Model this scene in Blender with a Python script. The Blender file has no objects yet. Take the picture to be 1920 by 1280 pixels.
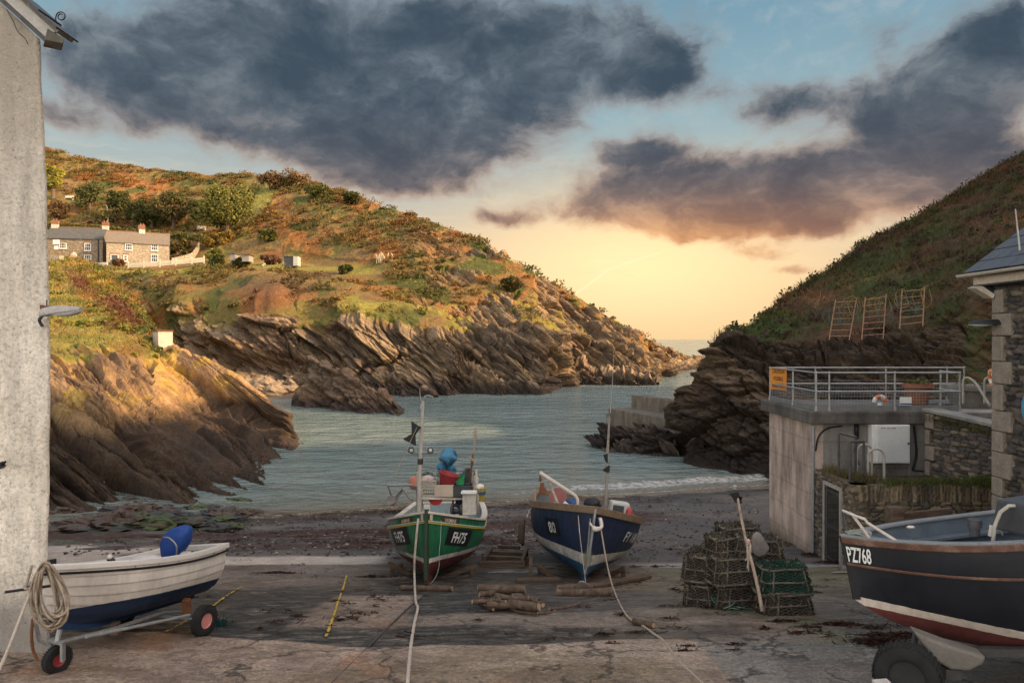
import bpy, math, random
import numpy as np
from mathutils import Vector, Matrix, Euler
sc = bpy.context.scene
R = math.radians
F = 1333.0          # focal length in photo pixels (25 mm on 36 mm, 1920 px wide)
EYE = 7.2           # eye height above the sea (z = 0)
# ------------------------------------------------------------------ camera
cam = bpy.data.cameras.new('camera'); cam.lens = 25.0; cam.sensor_width = 36.0
cam.clip_start = 0.1; cam.clip_end = 30000
camo = bpy.data.objects.new('camera', cam); sc.collection.objects.link(camo)
camo.location = (0, 0, EYE); camo.rotation_euler = (R(90 - 0.215), 0, 0)
sc.camera = camo
sc.view_settings.view_transform = 'Standard'; sc.view_settings.look = 'None'
sc.view_settings.exposure = 0.7; sc.view_settings.gamma = 1.0
sc.cycles.use_denoising = True
try: sc.cycles.denoising_input_passes = 'RGB_ALBEDO_NORMAL'; sc.cycles.denoising_prefilter = 'NONE'; sc.cycles.denoising_quality = 'HIGH'
except Exception: pass
sc.cycles.use_adaptive_sampling = False; sc.cycles.max_bounces = 5; sc.cycles.diffuse_bounces = 3; sc.cycles.glossy_bounces = 3
sc.cycles.transparent_max_bounces = 8
# ------------------------------------------------------------------ sun
SUN = Vector((0.90, -0.19, 0.43)).normalized()
sl = bpy.data.lights.new('sun', 'SUN'); sl.energy = 5.0; sl.angle = R(0.6); sl.color = (1.0, 0.70, 0.38)
so = bpy.data.objects.new('sun', sl); sc.collection.objects.link(so)
so.rotation_euler = SUN.to_track_quat('Z', 'Y').to_euler(); so.location = (60, -20, 60)
# ------------------------------------------------------------------ sky
world = bpy.data.worlds.new('World'); sc.world = world; world.use_nodes = True
def build_world():
    nt = world.node_tree; N = nt.nodes; Lk = nt.links; N.clear()
    def setin(sock, v):
        if isinstance(v, bpy.types.NodeSocket): Lk.new(v, sock)
        else: sock.default_value = v
    def M(op, a, b=0.0, c=None, clamp=False):
        n = N.new('ShaderNodeMath'); n.operation = op; n.use_clamp = clamp
        setin(n.inputs[0], a); setin(n.inputs[1], b)
        if c is not None: setin(n.inputs[2], c)
        return n.outputs[0]
    def V(op, a, b=(0, 0, 0)):
        n = N.new('ShaderNodeVectorMath'); n.operation = op
        setin(n.inputs[0], a); setin(n.inputs[1], b)
        return n.outputs['Value'] if op in ('DOT_PRODUCT', 'LENGTH') else n.outputs[0]
    def mix(f, a, b):
        n = N.new('ShaderNodeMix'); n.data_type = 'RGBA'
        setin(n.inputs['Factor'], f); setin(n.inputs[6], a); setin(n.inputs[7], b)
        return n.outputs[2]
    def sstep(x, a, b):
        n = N.new('ShaderNodeMapRange'); n.interpolation_type = 'SMOOTHSTEP'
        setin(n.inputs[0], x); n.inputs[1].default_value = a; n.inputs[2].default_value = b
        return n.outputs[0]
    def noise(vec, scale, detail=6, rough=.55, dist=0.0):
        n = N.new('ShaderNodeTexNoise'); setin(n.inputs['Vector'], vec)
        n.inputs['Scale'].default_value = scale; n.inputs['Detail'].default_value = detail
        n.inputs['Roughness'].default_value = rough; n.inputs['Distortion'].default_value = dist
        return n
    def ae(px, y):
        u = (px - 960) / F; v = (635 - y) / F
        return math.atan(u), math.atan2(v, math.sqrt(1 + u * u))
    tc = N.new('ShaderNodeTexCoord')
    sep = N.new('ShaderNodeSeparateXYZ'); Lk.new(V('NORMALIZE', tc.outputs['Generated']), sep.inputs[0])
    X, Y, Z = sep.outputs
    az = M('ARCTAN2', X, Y); el = M('ARCSINE', Z)
    comb = N.new('ShaderNodeCombineXYZ'); setin(comb.inputs[0], az); setin(comb.inputs[1], el)
    P = comb.outputs[0]
    # slow domain warp so that the cloud edges curl
    wn = noise(P, 9.0, 3, .55)
    wv = V('MULTIPLY', V('SUBTRACT', wn.outputs['Color'], (.5, .5, .5)), (.06, .035, 0))
    wn2 = noise(P, 40.0, 3, .6)
    wv2 = V('MULTIPLY', V('SUBTRACT', wn2.outputs['Color'], (.5, .5, .5)), (.018, .012, 0))
    Pw = V('ADD', V('ADD', P, wv), wv2)
    blobs = [(560,150,330,105,1.0),(800,80,330,105,1.0),(1110,105,170,75,.9),(1240,130,50,45,.5),(790,235,190,75,.9),(660,278,130,48,.75),
             (400,155,190,75,.85),(205,112,80,45,.7),(870,300,110,30,.5),(750,352,110,28,.7),(935,408,70,17,.7),(250,230,60,25,.25),
             (1300,345,210,46,.95),(1500,385,210,55,.95),(1190,278,75,26,.95),(1330,425,150,30,.7),(1165,385,120,42,.85),(1760,315,170,52,.8),
             (1700,200,190,62,.85),(1860,140,130,70,.8),(1610,60,100,38,.6),(1860,45,70,45,.55),(1470,185,85,45,.55),(1490,512,75,9,.5),
             (60,205,70,30,.45),(1420,480,70,16,.45)]
    tot = None
    for (px, y, rx, ry, w) in blobs:
        a, e = ae(px, y); ax = rx / F * 1.08; ey = ry / F * 1.08
        d = V('MULTIPLY', V('SUBTRACT', Pw, (a, e, 0)), (1 / ax, 1 / ey, 0))
        g = M('MULTIPLY', M('EXPONENT', M('MULTIPLY', V('DOT_PRODUCT', d, d), -1.0)), w)
        tot = g if tot is None else M('ADD', tot, g)
    sp = V('MULTIPLY', Pw, (1.0, 1.6, 1.0))
    n1 = noise(sp, 6.0, 10, .62, .25).outputs['Fac']
    n2 = noise(sp, 15.0, 8, .66, .3).outputs['Fac']
    # the rest of the dome: broken cloud well away from the framed part
    away = sstep(M('ABSOLUTE', az), .75, 1.2)
    up = sstep(el, .47, .8)
    tot = M('ADD', tot, M('MULTIPLY', M('MAXIMUM', away, up), .34))
    dens = M('ADD', M('ADD', M('MINIMUM', tot, 1.05), M('MULTIPLY', M('SUBTRACT', n1, .5), 1.9)), M('MULTIPLY', M('SUBTRACT', n2, .5), .42))
    cm = sstep(dens, .27, .80)
    core = sstep(dens, .46, 1.05)
    # clear sky colours
    ga, ge = ae(1215, 560)
    gd = V('MULTIPLY', V('SUBTRACT', P, (ga, ge, 0)), (1 / .42, 1 / .185, 0))
    warm = M('EXPONENT', M('MULTIPLY', V('DOT_PRODUCT', gd, gd), -1.0))
    ga2, ge2 = ae(1190, 500)
    gd2 = V('MULTIPLY', V('SUBTRACT', P, (ga2, ge2, 0)), (1 / .22, 1 / .085, 0))
    hot = M('EXPONENT', M('MULTIPLY', V('DOT_PRODUCT', gd2, gd2), -1.0))
    rampn = N.new('ShaderNodeValToRGB'); r = rampn.color_ramp; r.interpolation = 'EASE'
    Lk.new(M('DIVIDE', M('MAXIMUM', el, 0.0), .50), rampn.inputs[0])
    stops = [(0.0,(.88,.60,.31)),(.10,(.90,.60,.32)),(.26,(.84,.60,.38)),(.42,(.62,.56,.46)),(.60,(.40,.50,.50)),(.78,(.21,.37,.46)),(1.0,(.125,.29,.42))]
    while len(r.elements) < len(stops): r.elements.new(.5)
    for e, (p, c) in zip(r.elements, stops): e.position = p; e.color = (*c, 1)
    ramp2 = N.new('ShaderNodeValToRGB'); r2 = ramp2.color_ramp
    Lk.new(M('DIVIDE', M('MAXIMUM', el, 0.0), .50), ramp2.inputs[0])
    st2 = [(0.0,(.70,.56,.38)),(.25,(.60,.55,.45)),(.55,(.33,.47,.52)),(1.0,(.125,.29,.42))]
    while len(r2.elements) < len(st2): r2.elements.new(.5)
    for e, (p, c) in zip(r2.elements, st2): e.position = p; e.color = (*c, 1)
    front = mix(M('MULTIPLY', warm, 1.15, clamp=True), ramp2.outputs[0], rampn.outputs[0])
    front = mix(M('MULTIPLY', hot, .88, clamp=True), front, (1.32, .96, .50, 1))
    # thin streaks of high cloud near the horizon
    st = noise(V('MULTIPLY', Pw, (1.0, 9.0, 1.0)), 7.0, 6, .62, .6).outputs['Fac']
    stm = M('MULTIPLY', M('MULTIPLY', sstep(st, .46, .72), sstep(el, .015, .09)), M('SUBTRACT', 1.0, sstep(el, .16, .30)))
    front = mix(M('MULTIPLY', stm, .35), front, (1.0, .78, .46, 1))
    for (xa, ya, xb, yb, wd, am) in ((1068,558,1142,506,1.7,.6),(1120,512,1245,470,1.9,.45),(1090,487,1180,492,1.8,.22)):     # old vapour trails
        a0, e0 = ae(xa, ya); a1, e1 = ae(xb, yb); ln = math.hypot(a1-a0, e1-e0); ux, uy = (a1-a0)/ln, (e1-e0)/ln
        q = V('SUBTRACT', V('ADD', P, V('MULTIPLY', wv2, (.25, .25, 0))), ((a0+a1)/2, (e0+e1)/2, 0))
        al = M('DIVIDE', V('DOT_PRODUCT', q, (ux, uy, 0)), ln*.5); ac = M('DIVIDE', V('DOT_PRODUCT', q, (-uy, ux, 0)), wd/F)
        g = M('MULTIPLY', M('EXPONENT', M('MULTIPLY', M('MULTIPLY', ac, ac), -1.0)), M('EXPONENT', M('MULTIPLY', M('POWER', M('ABSOLUTE', al), 4.0), -1.0)))
        front = mix(M('MULTIPLY', g, am, clamp=True), front, (1.25, 1.0, .62, 1))
    wisps = M('MULTIPLY', sstep(n2, .45, .75), sstep(el, .12, .30))
    front = mix(M('MULTIPLY', wisps, .30), front, (.62, .62, .58, 1))
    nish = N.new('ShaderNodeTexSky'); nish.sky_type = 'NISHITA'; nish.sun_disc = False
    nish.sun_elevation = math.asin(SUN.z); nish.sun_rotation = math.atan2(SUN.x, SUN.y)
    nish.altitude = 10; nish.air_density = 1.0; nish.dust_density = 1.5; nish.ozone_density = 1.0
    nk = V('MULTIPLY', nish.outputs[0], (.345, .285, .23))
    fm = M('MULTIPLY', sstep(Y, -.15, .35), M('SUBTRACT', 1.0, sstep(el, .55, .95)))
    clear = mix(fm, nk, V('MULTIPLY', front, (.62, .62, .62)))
    # cloud colour: slate above, mauve and orange low down near the glow
    gdc = V('MULTIPLY', V('SUBTRACT', P, (ae(1260, 520)[0], ae(1260, 490)[1], 0)), (1 / .27, 1 / .062, 0))
    cw = M('EXPONENT', M('MULTIPLY', V('DOT_PRODUCT', gdc, gdc), -1.0))
    tex = sstep(M('ADD', M('MULTIPLY', n1, .80), M('MULTIPLY', n2, .20)), .36, .62)
    dark = mix(tex, (.135, .170, .205, 1), (.046, .070, .102, 1))
    dark = mix(sstep(el, .10, .34), mix(tex, (.24, .175, .16, 1), (.095, .084, .102, 1)), dark)
    lite = mix(sstep(el, .10, .40), (.56, .36, .25, 1), (.26, .31, .35, 1))
    cc = mix(core, lite, dark)
    cc = mix(M('MULTIPLY', cw, .92, clamp=True), cc, mix(tex, (1.05, .50, .19, 1), (.52, .22, .105, 1)))
    bright = mix(n2, (2.1, 1.83, 1.54, 1), (3.5, 2.95, 2.35, 1))       # unseen cloud behind the viewer, brightened to light the foreground
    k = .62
    low = M('ADD', 1.0, M('MULTIPLY', M('SUBTRACT', 1.0, sstep(el, .25, .7)), 1.5))  # low part of that unseen cloud raised further to light the foreground
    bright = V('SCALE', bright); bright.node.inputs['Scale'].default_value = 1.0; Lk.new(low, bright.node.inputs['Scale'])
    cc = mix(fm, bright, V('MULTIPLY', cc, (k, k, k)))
    out = mix(M('MULTIPLY', cm, .97), clear, cc)
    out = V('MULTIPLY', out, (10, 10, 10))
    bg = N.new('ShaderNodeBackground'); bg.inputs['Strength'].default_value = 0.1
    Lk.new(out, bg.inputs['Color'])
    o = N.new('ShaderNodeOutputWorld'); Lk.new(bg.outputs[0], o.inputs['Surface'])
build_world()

# ------------------------------------------------------------------ helpers
rng = np.random.default_rng(7)
random.seed(7)
def W(px, y, D): return Vector(((px - 960) / F * D, D, EYE - (y - 635) / F * D))
def link(o): sc.collection.objects.link(o); return o
OFF = {}
def thing(name, label, cat, loc=(0,0,0), group=None, rot=None, kind=None, local=False):
    """an Empty at the thing's base; parts are given in world coordinates unless local"""
    o = link(bpy.data.objects.new(name, None)); o.location = loc; o.empty_display_size = .2
    if rot is not None: o.rotation_euler = rot
    o['label'] = label; o['category'] = cat
    if group: o['group'] = group
    if kind: o['kind'] = kind
    OFF[o.name] = Vector((0,0,0)) if (local or rot is not None) else Vector(loc)
    return o
def tag(o, label=None, cat=None, group=None, kind=None):
    if label: o['label'] = label
    if cat: o['category'] = cat
    if group: o['group'] = group
    if kind: o['kind'] = kind
    return o
def orth(d):
    d = d.normalized(); a = Vector((0,0,1)) if abs(d.z) < .9 else Vector((1,0,0))
    u = d.cross(a).normalized(); return u, d.cross(u).normalized()
class MB:
    def __init__(s): s.v = []; s.f = []; s.m = []
    def add(s, vs, fs, m=0):
        k = len(s.v); s.v += [tuple(p) for p in vs]; s.f += [tuple(i + k for i in f) for f in fs]; s.m += [m] * len(fs); return s
    def box(s, c, d, rot=None, m=0):
        c = Vector(c); M = (rot if isinstance(rot, Matrix) else Euler(rot).to_matrix()) if rot is not None else Matrix.Identity(3)
        vs = [c + M @ Vector((x * d[0] / 2, y * d[1] / 2, z * d[2] / 2)) for x in (-1,1) for y in (-1,1) for z in (-1,1)]
        return s.add(vs, [(0,1,3,2),(4,6,7,5),(0,4,5,1),(2,3,7,6),(0,2,6,4),(1,5,7,3)], m)
    def beam(s, a, b, w, h, m=0, up=None):
        a = Vector(a); b = Vector(b); d = (b - a)
        x = d.normalized(); z = Vector(up) if up is not None else (Vector((0,0,1)) if abs(x.z) < .95 else Vector((0,1,0)))
        y = z.cross(x).normalized(); z = x.cross(y)
        M = Matrix((x, y, z)).transposed()
        return s.box((a + b) / 2, (d.length, w, h), M, m)
    def tube(s, pts, r, n=8, m=0, caps=True, closed=False):
        pts = [Vector(p) for p in pts]; K = len(pts)
        rs = list(r) if hasattr(r, '__len__') else [r] * K
        vs = []; fs = []; u = None
        for i, p in enumerate(pts):
            if closed: d = pts[(i + 1) % K] - pts[i - 1]
            else: d = pts[min(i + 1, K - 1)] - pts[max(i - 1, 0)]
            if d.length < 1e-9: d = Vector((0,0,1))
            d.normalize()
            if u is None: u, w = orth(d)
            else:
                u = (u - d * u.dot(d)); u = u.normalized() if u.length > 1e-6 else orth(d)[0]; w = d.cross(u)
            for k in range(n):
                a = 2 * math.pi * k / n; vs.append(p + (u * math.cos(a) + w * math.sin(a)) * rs[i])
        for i in range(K if closed else K - 1):
            j = (i + 1) % K
            for k in range(n):
                l = (k + 1) % n; fs.append((i*n+k, i*n+l, j*n+l, j*n+k))
        if caps and not closed: fs.append(tuple(range(n - 1, -1, -1))); fs.append(tuple((K-1)*n + k for k in range(n)))
        return s.add(vs, fs, m)
    def lathe(s, prof, n=16, M=None, m=0, c=(0,0,0), cap=True):
        M = M or Matrix.Identity(3); c = Vector(c); vs = []; fs = []
        for (r, z) in prof:
            for k in range(n):
                a = 2 * math.pi * k / n; vs.append(c + M @ Vector((r * math.cos(a), r * math.sin(a), z)))
        for i in range(len(prof) - 1):
            for k in range(n):
                l = (k + 1) % n; fs.append((i*n+k, i*n+l, (i+1)*n+l, (i+1)*n+k))
        if cap and prof[0][0] > 1e-4: fs.append(tuple(range(n - 1, -1, -1)))
        if cap and prof[-1][0] > 1e-4: fs.append(tuple((len(prof)-1)*n + k for k in range(n)))
        return s.add(vs, fs, m)
    def ball(s, c, r, nu=14, nv=9, M=None, m=0):
        r = r if hasattr(r, '__len__') else (r, r, r); M = M or Matrix.Identity(3); c = Vector(c); vs = []; fs = []
        for i in range(nv + 1):
            t = math.pi * i / nv
            for k in range(nu):
                a = 2 * math.pi * k / nu
                vs.append(c + M @ Vector((r[0]*math.sin(t)*math.cos(a), r[1]*math.sin(t)*math.sin(a), r[2]*math.cos(t))))
        for i in range(nv):
            for k in range(nu):
                l = (k + 1) % nu; fs.append((i*nu+k, (i+1)*nu+k, (i+1)*nu+l, i*nu+l))
        return s.add(vs, fs, m)
    def prism(s, pts, vec, m=0):
        pts = [Vector(p) for p in pts]; vec = Vector(vec); n = len(pts)
        vs = pts + [p + vec for p in pts]
        fs = [tuple(range(n - 1, -1, -1)), tuple(range(n, 2*n))] + [(i, (i+1) % n, n + (i+1) % n, n + i) for i in range(n)]
        return s.add(vs, fs, m)
    def loft(s, rings, closed_ring=True, caps=True, m=0):
        n = len(rings[0]); vs = [p for r in rings for p in r]; fs = []
        for i in range(len(rings) - 1):
            for k in range(n if closed_ring else n - 1):
                l = (k + 1) % n; fs.append((i*n+k, i*n+l, (i+1)*n+l, (i+1)*n+k))
        if caps and closed_ring: fs.append(tuple(range(n-1, -1, -1))); fs.append(tuple((len(rings)-1)*n + k for k in range(n)))
        return s.add(vs, fs, m)
    def mesh(s, name, off, mats, smooth):
        me = bpy.data.meshes.new(name)
        o = Vector(off); me.from_pydata([(p[0]-o.x, p[1]-o.y, p[2]-o.z) for p in s.v], [], s.f)
        mats = mats if isinstance(mats, (list, tuple)) else [mats]
        for x in mats: me.materials.append(x)
        if len(mats) > 1: me.polygons.foreach_set('material_index', s.m)
        fix_normals(me)
        if smooth: shade(me, smooth)
        return me
    def build(s, name, mats, parent=None, smooth=False, bevel=0, label=None):
        off = OFF.get(parent.name, Vector((0,0,0))) if parent else Vector((0,0,0))
        me = s.mesh(name, off, mats, smooth)
        o = link(bpy.data.objects.new(name, me))
        if parent: o.parent = parent; OFF[o.name] = off
        if bevel: bev(o, bevel)
        if label: o['label'] = label
        return o
    def solo(s, name, label, cat, mats, group=None, kind=None, smooth=False, bevel=0):
        a = np.array(s.v); off = Vector(((a[:,0].min()+a[:,0].max())/2, (a[:,1].min()+a[:,1].max())/2, a[:,2].min()))
        o = link(bpy.data.objects.new(name, s.mesh(name, off, mats, smooth))); o.location = off; OFF[o.name] = off
        if bevel: bev(o, bevel)
        return tag(o, label, cat, group, kind)
def bev(o, w):
    b = o.modifiers.new('edge', 'BEVEL'); b.width = w; b.segments = 2; b.limit_method = 'ANGLE'; b.angle_limit = R(40)
def fix_normals(me):
    import bmesh
    bm = bmesh.new(); bm.from_mesh(me); bmesh.ops.recalc_face_normals(bm, faces=bm.faces); bm.to_mesh(me); bm.free()
def shade(me, smooth):
    me.polygons.foreach_set('use_smooth', [True] * len(me.polygons))
    if smooth is not True:
        try: me.set_sharp_from_angle(angle=R(smooth))
        except Exception: pass
def copy_tree(o, parent=None):
    c = o.copy(); link(c); c.parent = parent
    if o.name in OFF: OFF[c.name] = OFF[o.name]
    for ch in [x for x in sc.collection.objects if x.parent == o]: copy_tree(ch, c)
    return c
def curve_pts(pts, n=8):
    """Catmull-Rom through pts"""
    P = [Vector(p) for p in pts]; out = []
    for i in range(len(P) - 1):
        a = P[max(i-1,0)]; b = P[i]; c = P[i+1]; d = P[min(i+2,len(P)-1)]
        for k in range(n):
            t = k / n
            out.append(.5*((2*b) + (c-a)*t + (2*a-5*b+4*c-d)*t*t + (3*b-a-3*c+d)*t**3))
    out.append(P[-1]); return out
# ------------------------------------------------------------------ noise (numpy)
def _h(ix, iy, iz, seed):
    n = (ix.astype(np.int64)*374761393 + iy.astype(np.int64)*668265263 + iz.astype(np.int64)*2147483647 + seed*1274126177) & 0xFFFFFFFF
    n = ((n ^ (n >> 13)) * 1274126177) & 0xFFFFFFFF
    n = ((n ^ (n >> 16)) * 2246822519) & 0xFFFFFFFF
    return ((n ^ (n >> 15)) & 0xFFFFFF) / float(0xFFFFFF)
def vnoise(x, y, z, seed=0):
    x0 = np.floor(x); y0 = np.floor(y); z0 = np.floor(z); fx = x-x0; fy = y-y0; fz = z-z0
    u = fx*fx*fx*(fx*(fx*6-15)+10); v = fy*fy*fy*(fy*(fy*6-15)+10); w = fz*fz*fz*(fz*(fz*6-15)+10)
    r = 0
    for i in (0,1):
        for j in (0,1):
            for k in (0,1):
                r = r + _h(x0+i, y0+j, z0+k, seed) * (u if i else 1-u) * (v if j else 1-v) * (w if k else 1-w)
    return r
def fbm(x, y, z, oct=4, seed=0, gain=.5, lac=2.03):
    a = 1; s = 0; t = 0
    for i in range(oct):
        s = s + a*vnoise(x, y, z, seed+i*17); t += a; a *= gain
        x = x*lac+3.1; y = y*lac+1.7; z = z*lac+5.3
    return s / t
def ridged(x, y, z, oct=4, seed=0):
    a = 1; s = 0; t = 0
    for i in range(oct):
        s = s + a*(1-np.abs(2*vnoise(x, y, z, seed+i*13)-1)); t += a; a *= .5
        x = x*2.1+1.3; y = y*2.1+4.1; z = z*2.1+2.2
    return s / t
def facets(a, b, y, seed=0):
    """blocky broken rock: every cell of a jittered lattice carries its own tilted plane"""
    a0 = np.floor(a); b0 = np.floor(b); y0 = np.floor(y); best = np.full(a.shape, 1e9); sec = np.full(a.shape, 1e9); h = np.zeros(a.shape)
    for i in (-1,0,1):
        for j in (-1,0,1):
            for k in (-1,0,1):
                ca = a0+i; cb = b0+j; cy = y0+k
                da = a-(ca+_h(ca,cb,cy,seed)); db = b-(cb+_h(ca,cb,cy,seed+1)); dy = y-(cy+_h(ca,cb,cy,seed+2))
                d = da*da+db*db+dy*dy; m = d < best
                v = _h(ca,cb,cy,seed+3)-.5 + da*(_h(ca,cb,cy,seed+4)-.5)*.7 - db*(.25+.7*_h(ca,cb,cy,seed+5)) + dy*(_h(ca,cb,cy,seed+6)-.5)*.7
                sec = np.where(m, best, np.minimum(sec, d)); best = np.where(m, d, best); h = np.where(m, v, h)
    return h - .38*(1-smooth01(np.sqrt(sec)-np.sqrt(best), .0, .13))
def smooth01(x, a, b):
    t = np.clip((x-a)/(b-a), 0, 1); return t*t*(3-2*t)
def lerp(a, b, t): return a + (b-a)*t
def cmix(c, d, t): return c*(1-t[..., None]) + np.asarray(d)*t[..., None]
def grid_obj(name, P, mat, col=None, attrs=None, smooth=True, off=None, wrap=False):
    """P: (n,m,3) array -> one mesh object with optional colour / float attributes"""
    n, m = P.shape[:2]; me = bpy.data.meshes.new(name)
    V = P.reshape(-1, 3).astype(np.float32)
    if off is not None: V = V - np.array(off, dtype=np.float32)
    i = np.arange(n-1)[:, None]*m + np.arange(m-1)[None, :]
    Fq = np.stack([i, i+1, i+1+m, i+m], -1).reshape(-1, 4)
    me.vertices.add(len(V)); me.vertices.foreach_set('co', V.ravel())
    me.loops.add(Fq.size); me.loops.foreach_set('vertex_index', Fq.ravel().astype(np.int32))
    me.polygons.add(len(Fq)); me.polygons.foreach_set('loop_start', np.arange(0, Fq.size, 4, dtype=np.int32))
    me.update(calc_edges=True)
    if smooth: me.polygons.foreach_set('use_smooth', np.ones(len(Fq), dtype=bool))
    if col is not None: add_col(me, col.reshape(-1, 3))
    for k, a in (attrs or {}).items():
        at = me.attributes.new(k, 'FLOAT', 'POINT'); at.data.foreach_set('value', a.reshape(-1).astype(np.float32))
    me.materials.append(mat)
    o = link(bpy.data.objects.new(name, me))
    if off is not None: o.location = off
    return o
def add_col(me, col):
    at = me.color_attributes.new('Col', 'FLOAT_COLOR', 'POINT')
    c4 = np.ones((len(col), 4), dtype=np.float32); c4[:, :3] = col
    at.data.foreach_set('color', c4.ravel())
def quads_obj(name, Q, mat, col=None, off=None, parent=None):
    """Q: (n,4,3) loose quads; col (n,3) per quad"""
    n = len(Q); me = bpy.data.meshes.new(name); V = Q.reshape(-1, 3).astype(np.float32)
    if off is not None: V = V - np.array(off, dtype=np.float32)
    me.vertices.add(len(V)); me.vertices.foreach_set('co', V.ravel())
    me.loops.add(4*n); me.loops.foreach_set('vertex_index', np.arange(4*n, dtype=np.int32))
    me.polygons.add(n); me.polygons.foreach_set('loop_start', np.arange(0, 4*n, 4, dtype=np.int32))
    me.update(calc_edges=True)
    if col is not None: add_col(me, np.repeat(col, 4, axis=0))
    me.materials.append(mat)
    o = link(bpy.data.objects.new(name, me))
    if parent: o.parent = parent
    elif off is not None: o.location = off
    return o
def normals(P):
    du = np.gradient(P, axis=1); dv = np.gradient(P, axis=0); n = np.cross(du, dv)
    return n / (np.linalg.norm(n, axis=-1, keepdims=True) + 1e-9)
# ------------------------------------------------------------------ materials
def new_mat(name):
    m = bpy.data.materials.new(name); m.use_nodes = True
    nt = m.node_tree; b = nt.nodes['Principled BSDF']; return m, nt, b
def _noise(nt, vec, scale, detail=5, rough=.6, dist=0):
    n = nt.nodes.new('ShaderNodeTexNoise'); n.inputs['Scale'].default_value = scale
    n.inputs['Detail'].default_value = detail; n.inputs['Roughness'].default_value = rough; n.inputs['Distortion'].default_value = dist
    if vec is not None: nt.links.new(vec, n.inputs['Vector'])
    return n.outputs['Fac']
def _ramp(nt, fac, stops, interp='LINEAR'):
    r = nt.nodes.new('ShaderNodeValToRGB'); r.color_ramp.interpolation = interp; e = r.color_ramp.elements
    while len(e) < len(stops): e.new(.5)
    for x, (p, c) in zip(e, stops):
        x.position = p; x.color = (*c, 1) if hasattr(c, '__len__') else (c, c, c, 1)
    nt.links.new(fac, r.inputs[0]); return r.outputs[0]
def _mul(nt, a, b, f=1.0, mode='MULTIPLY'):
    n = nt.nodes.new('ShaderNodeMix'); n.data_type = 'RGBA'; n.blend_type = mode
    for k, v in ((0, f), (6, a), (7, b)):
        if isinstance(v, bpy.types.NodeSocket): nt.links.new(v, n.inputs[k])
        else: n.inputs[k].default_value = v if k == 0 else ((*v, 1) if len(v) == 3 else v)
    return n.outputs[2]
def _math(nt, op, a, b=0.0):
    n = nt.nodes.new('ShaderNodeMath'); n.operation = op
    for k, v in ((0, a), (1, b)):
        if isinstance(v, bpy.types.NodeSocket): nt.links.new(v, n.inputs[k])
        else: n.inputs[k].default_value = v
    return n.outputs[0]
def _coord(nt, kind='Object', scale=(1,1,1), rot=(0,0,0)):
    t = nt.nodes.new('ShaderNodeTexCoord'); mp = nt.nodes.new('ShaderNodeMapping')
    mp.inputs['Scale'].default_value = scale; mp.inputs['Rotation'].default_value = rot
    nt.links.new(t.outputs[kind], mp.inputs[0]); return mp.outputs[0]
def _bump(nt, b, h, strength=.3, dist=.02, prev=None):
    n = nt.nodes.new('ShaderNodeBump'); n.inputs['Strength'].default_value = strength; n.inputs['Distance'].default_value = dist
    nt.links.new(h, n.inputs['Height'])
    if prev is not None: nt.links.new(prev, n.inputs['Normal'])
    nt.links.new(n.outputs[0], b.inputs['Normal']); return n.outputs[0]
def pm(name, cols, scale=4, rough=.7, bump=.25, bdist=.01, bscale=None, metal=0, detail=6, stretch=(1,1,1), spec=.3, fine=.25, rot=(0,0,0)):
    """a general painted / weathered surface: large blotches from cols, a finer speckle and a bump"""
    m, nt, b = new_mat(name); v = _coord(nt, 'Object', stretch, rot)
    n1 = _noise(nt, v, scale, detail, .62, .3)
    k = len(cols)
    c = _ramp(nt, n1, [(.30 + .42*i/max(k-1,1), cols[i]) for i in range(k)]) if k > 1 else None
    if c is None: c = _mul(nt, (1,1,1), cols[0])
    if fine:
        n2 = _noise(nt, v, scale*9, 4, .7)
        c = _mul(nt, c, _ramp(nt, n2, [(.3, 1-fine), (.7, 1+fine*.4)]))
    nt.links.new(c, b.inputs['Base Color'])
    b.inputs['Roughness'].default_value = rough; b.inputs['Metallic'].default_value = metal; b.inputs['Specular IOR Level'].default_value = spec
    if bump: _bump(nt, b, _noise(nt, v, bscale or scale*6, 6, .65), bump, bdist)
    return m
def attr_mat(name, rough=.9, fine=(3.0, .55, 1.35), fine2=None, bump=.6, bscale=2.0, bdist=.25, spec=.15, stretch=(1,1,1), rot=(0,0,0), trans=0):
    """colour from the mesh's own colour attribute, broken up by noise"""
    m, nt, b = new_mat(name); a = nt.nodes.new('ShaderNodeAttribute'); a.attribute_name = 'Col'
    v = _coord(nt, 'Object', stretch, rot); c = a.outputs['Color']
    if fine: c = _mul(nt, c, _ramp(nt, _noise(nt, v, fine[0], 7, .7), [(.32, fine[1]), (.68, fine[2])]))
    if fine2: c = _mul(nt, c, _ramp(nt, _noise(nt, v, fine2[0], 5, .7), [(.32, fine2[1]), (.68, fine2[2])]))
    nt.links.new(c, b.inputs['Base Color']); b.inputs['Roughness'].default_value = rough; b.inputs['Specular IOR Level'].default_value = spec
    if bump: _bump(nt, b, _noise(nt, v, bscale, 8, .7), bump, bdist)
    if trans:
        tr = nt.nodes.new('ShaderNodeBsdfTranslucent'); mx = nt.nodes.new('ShaderNodeMixShader'); mx.inputs[0].default_value = trans
        nt.links.new(c, tr.inputs[0]); nt.links.new(b.outputs[0], mx.inputs[1]); nt.links.new(tr.outputs[0], mx.inputs[2])
        nt.links.new(mx.outputs[0], nt.nodes['Material Output'].inputs['Surface'])
    return m
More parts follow.
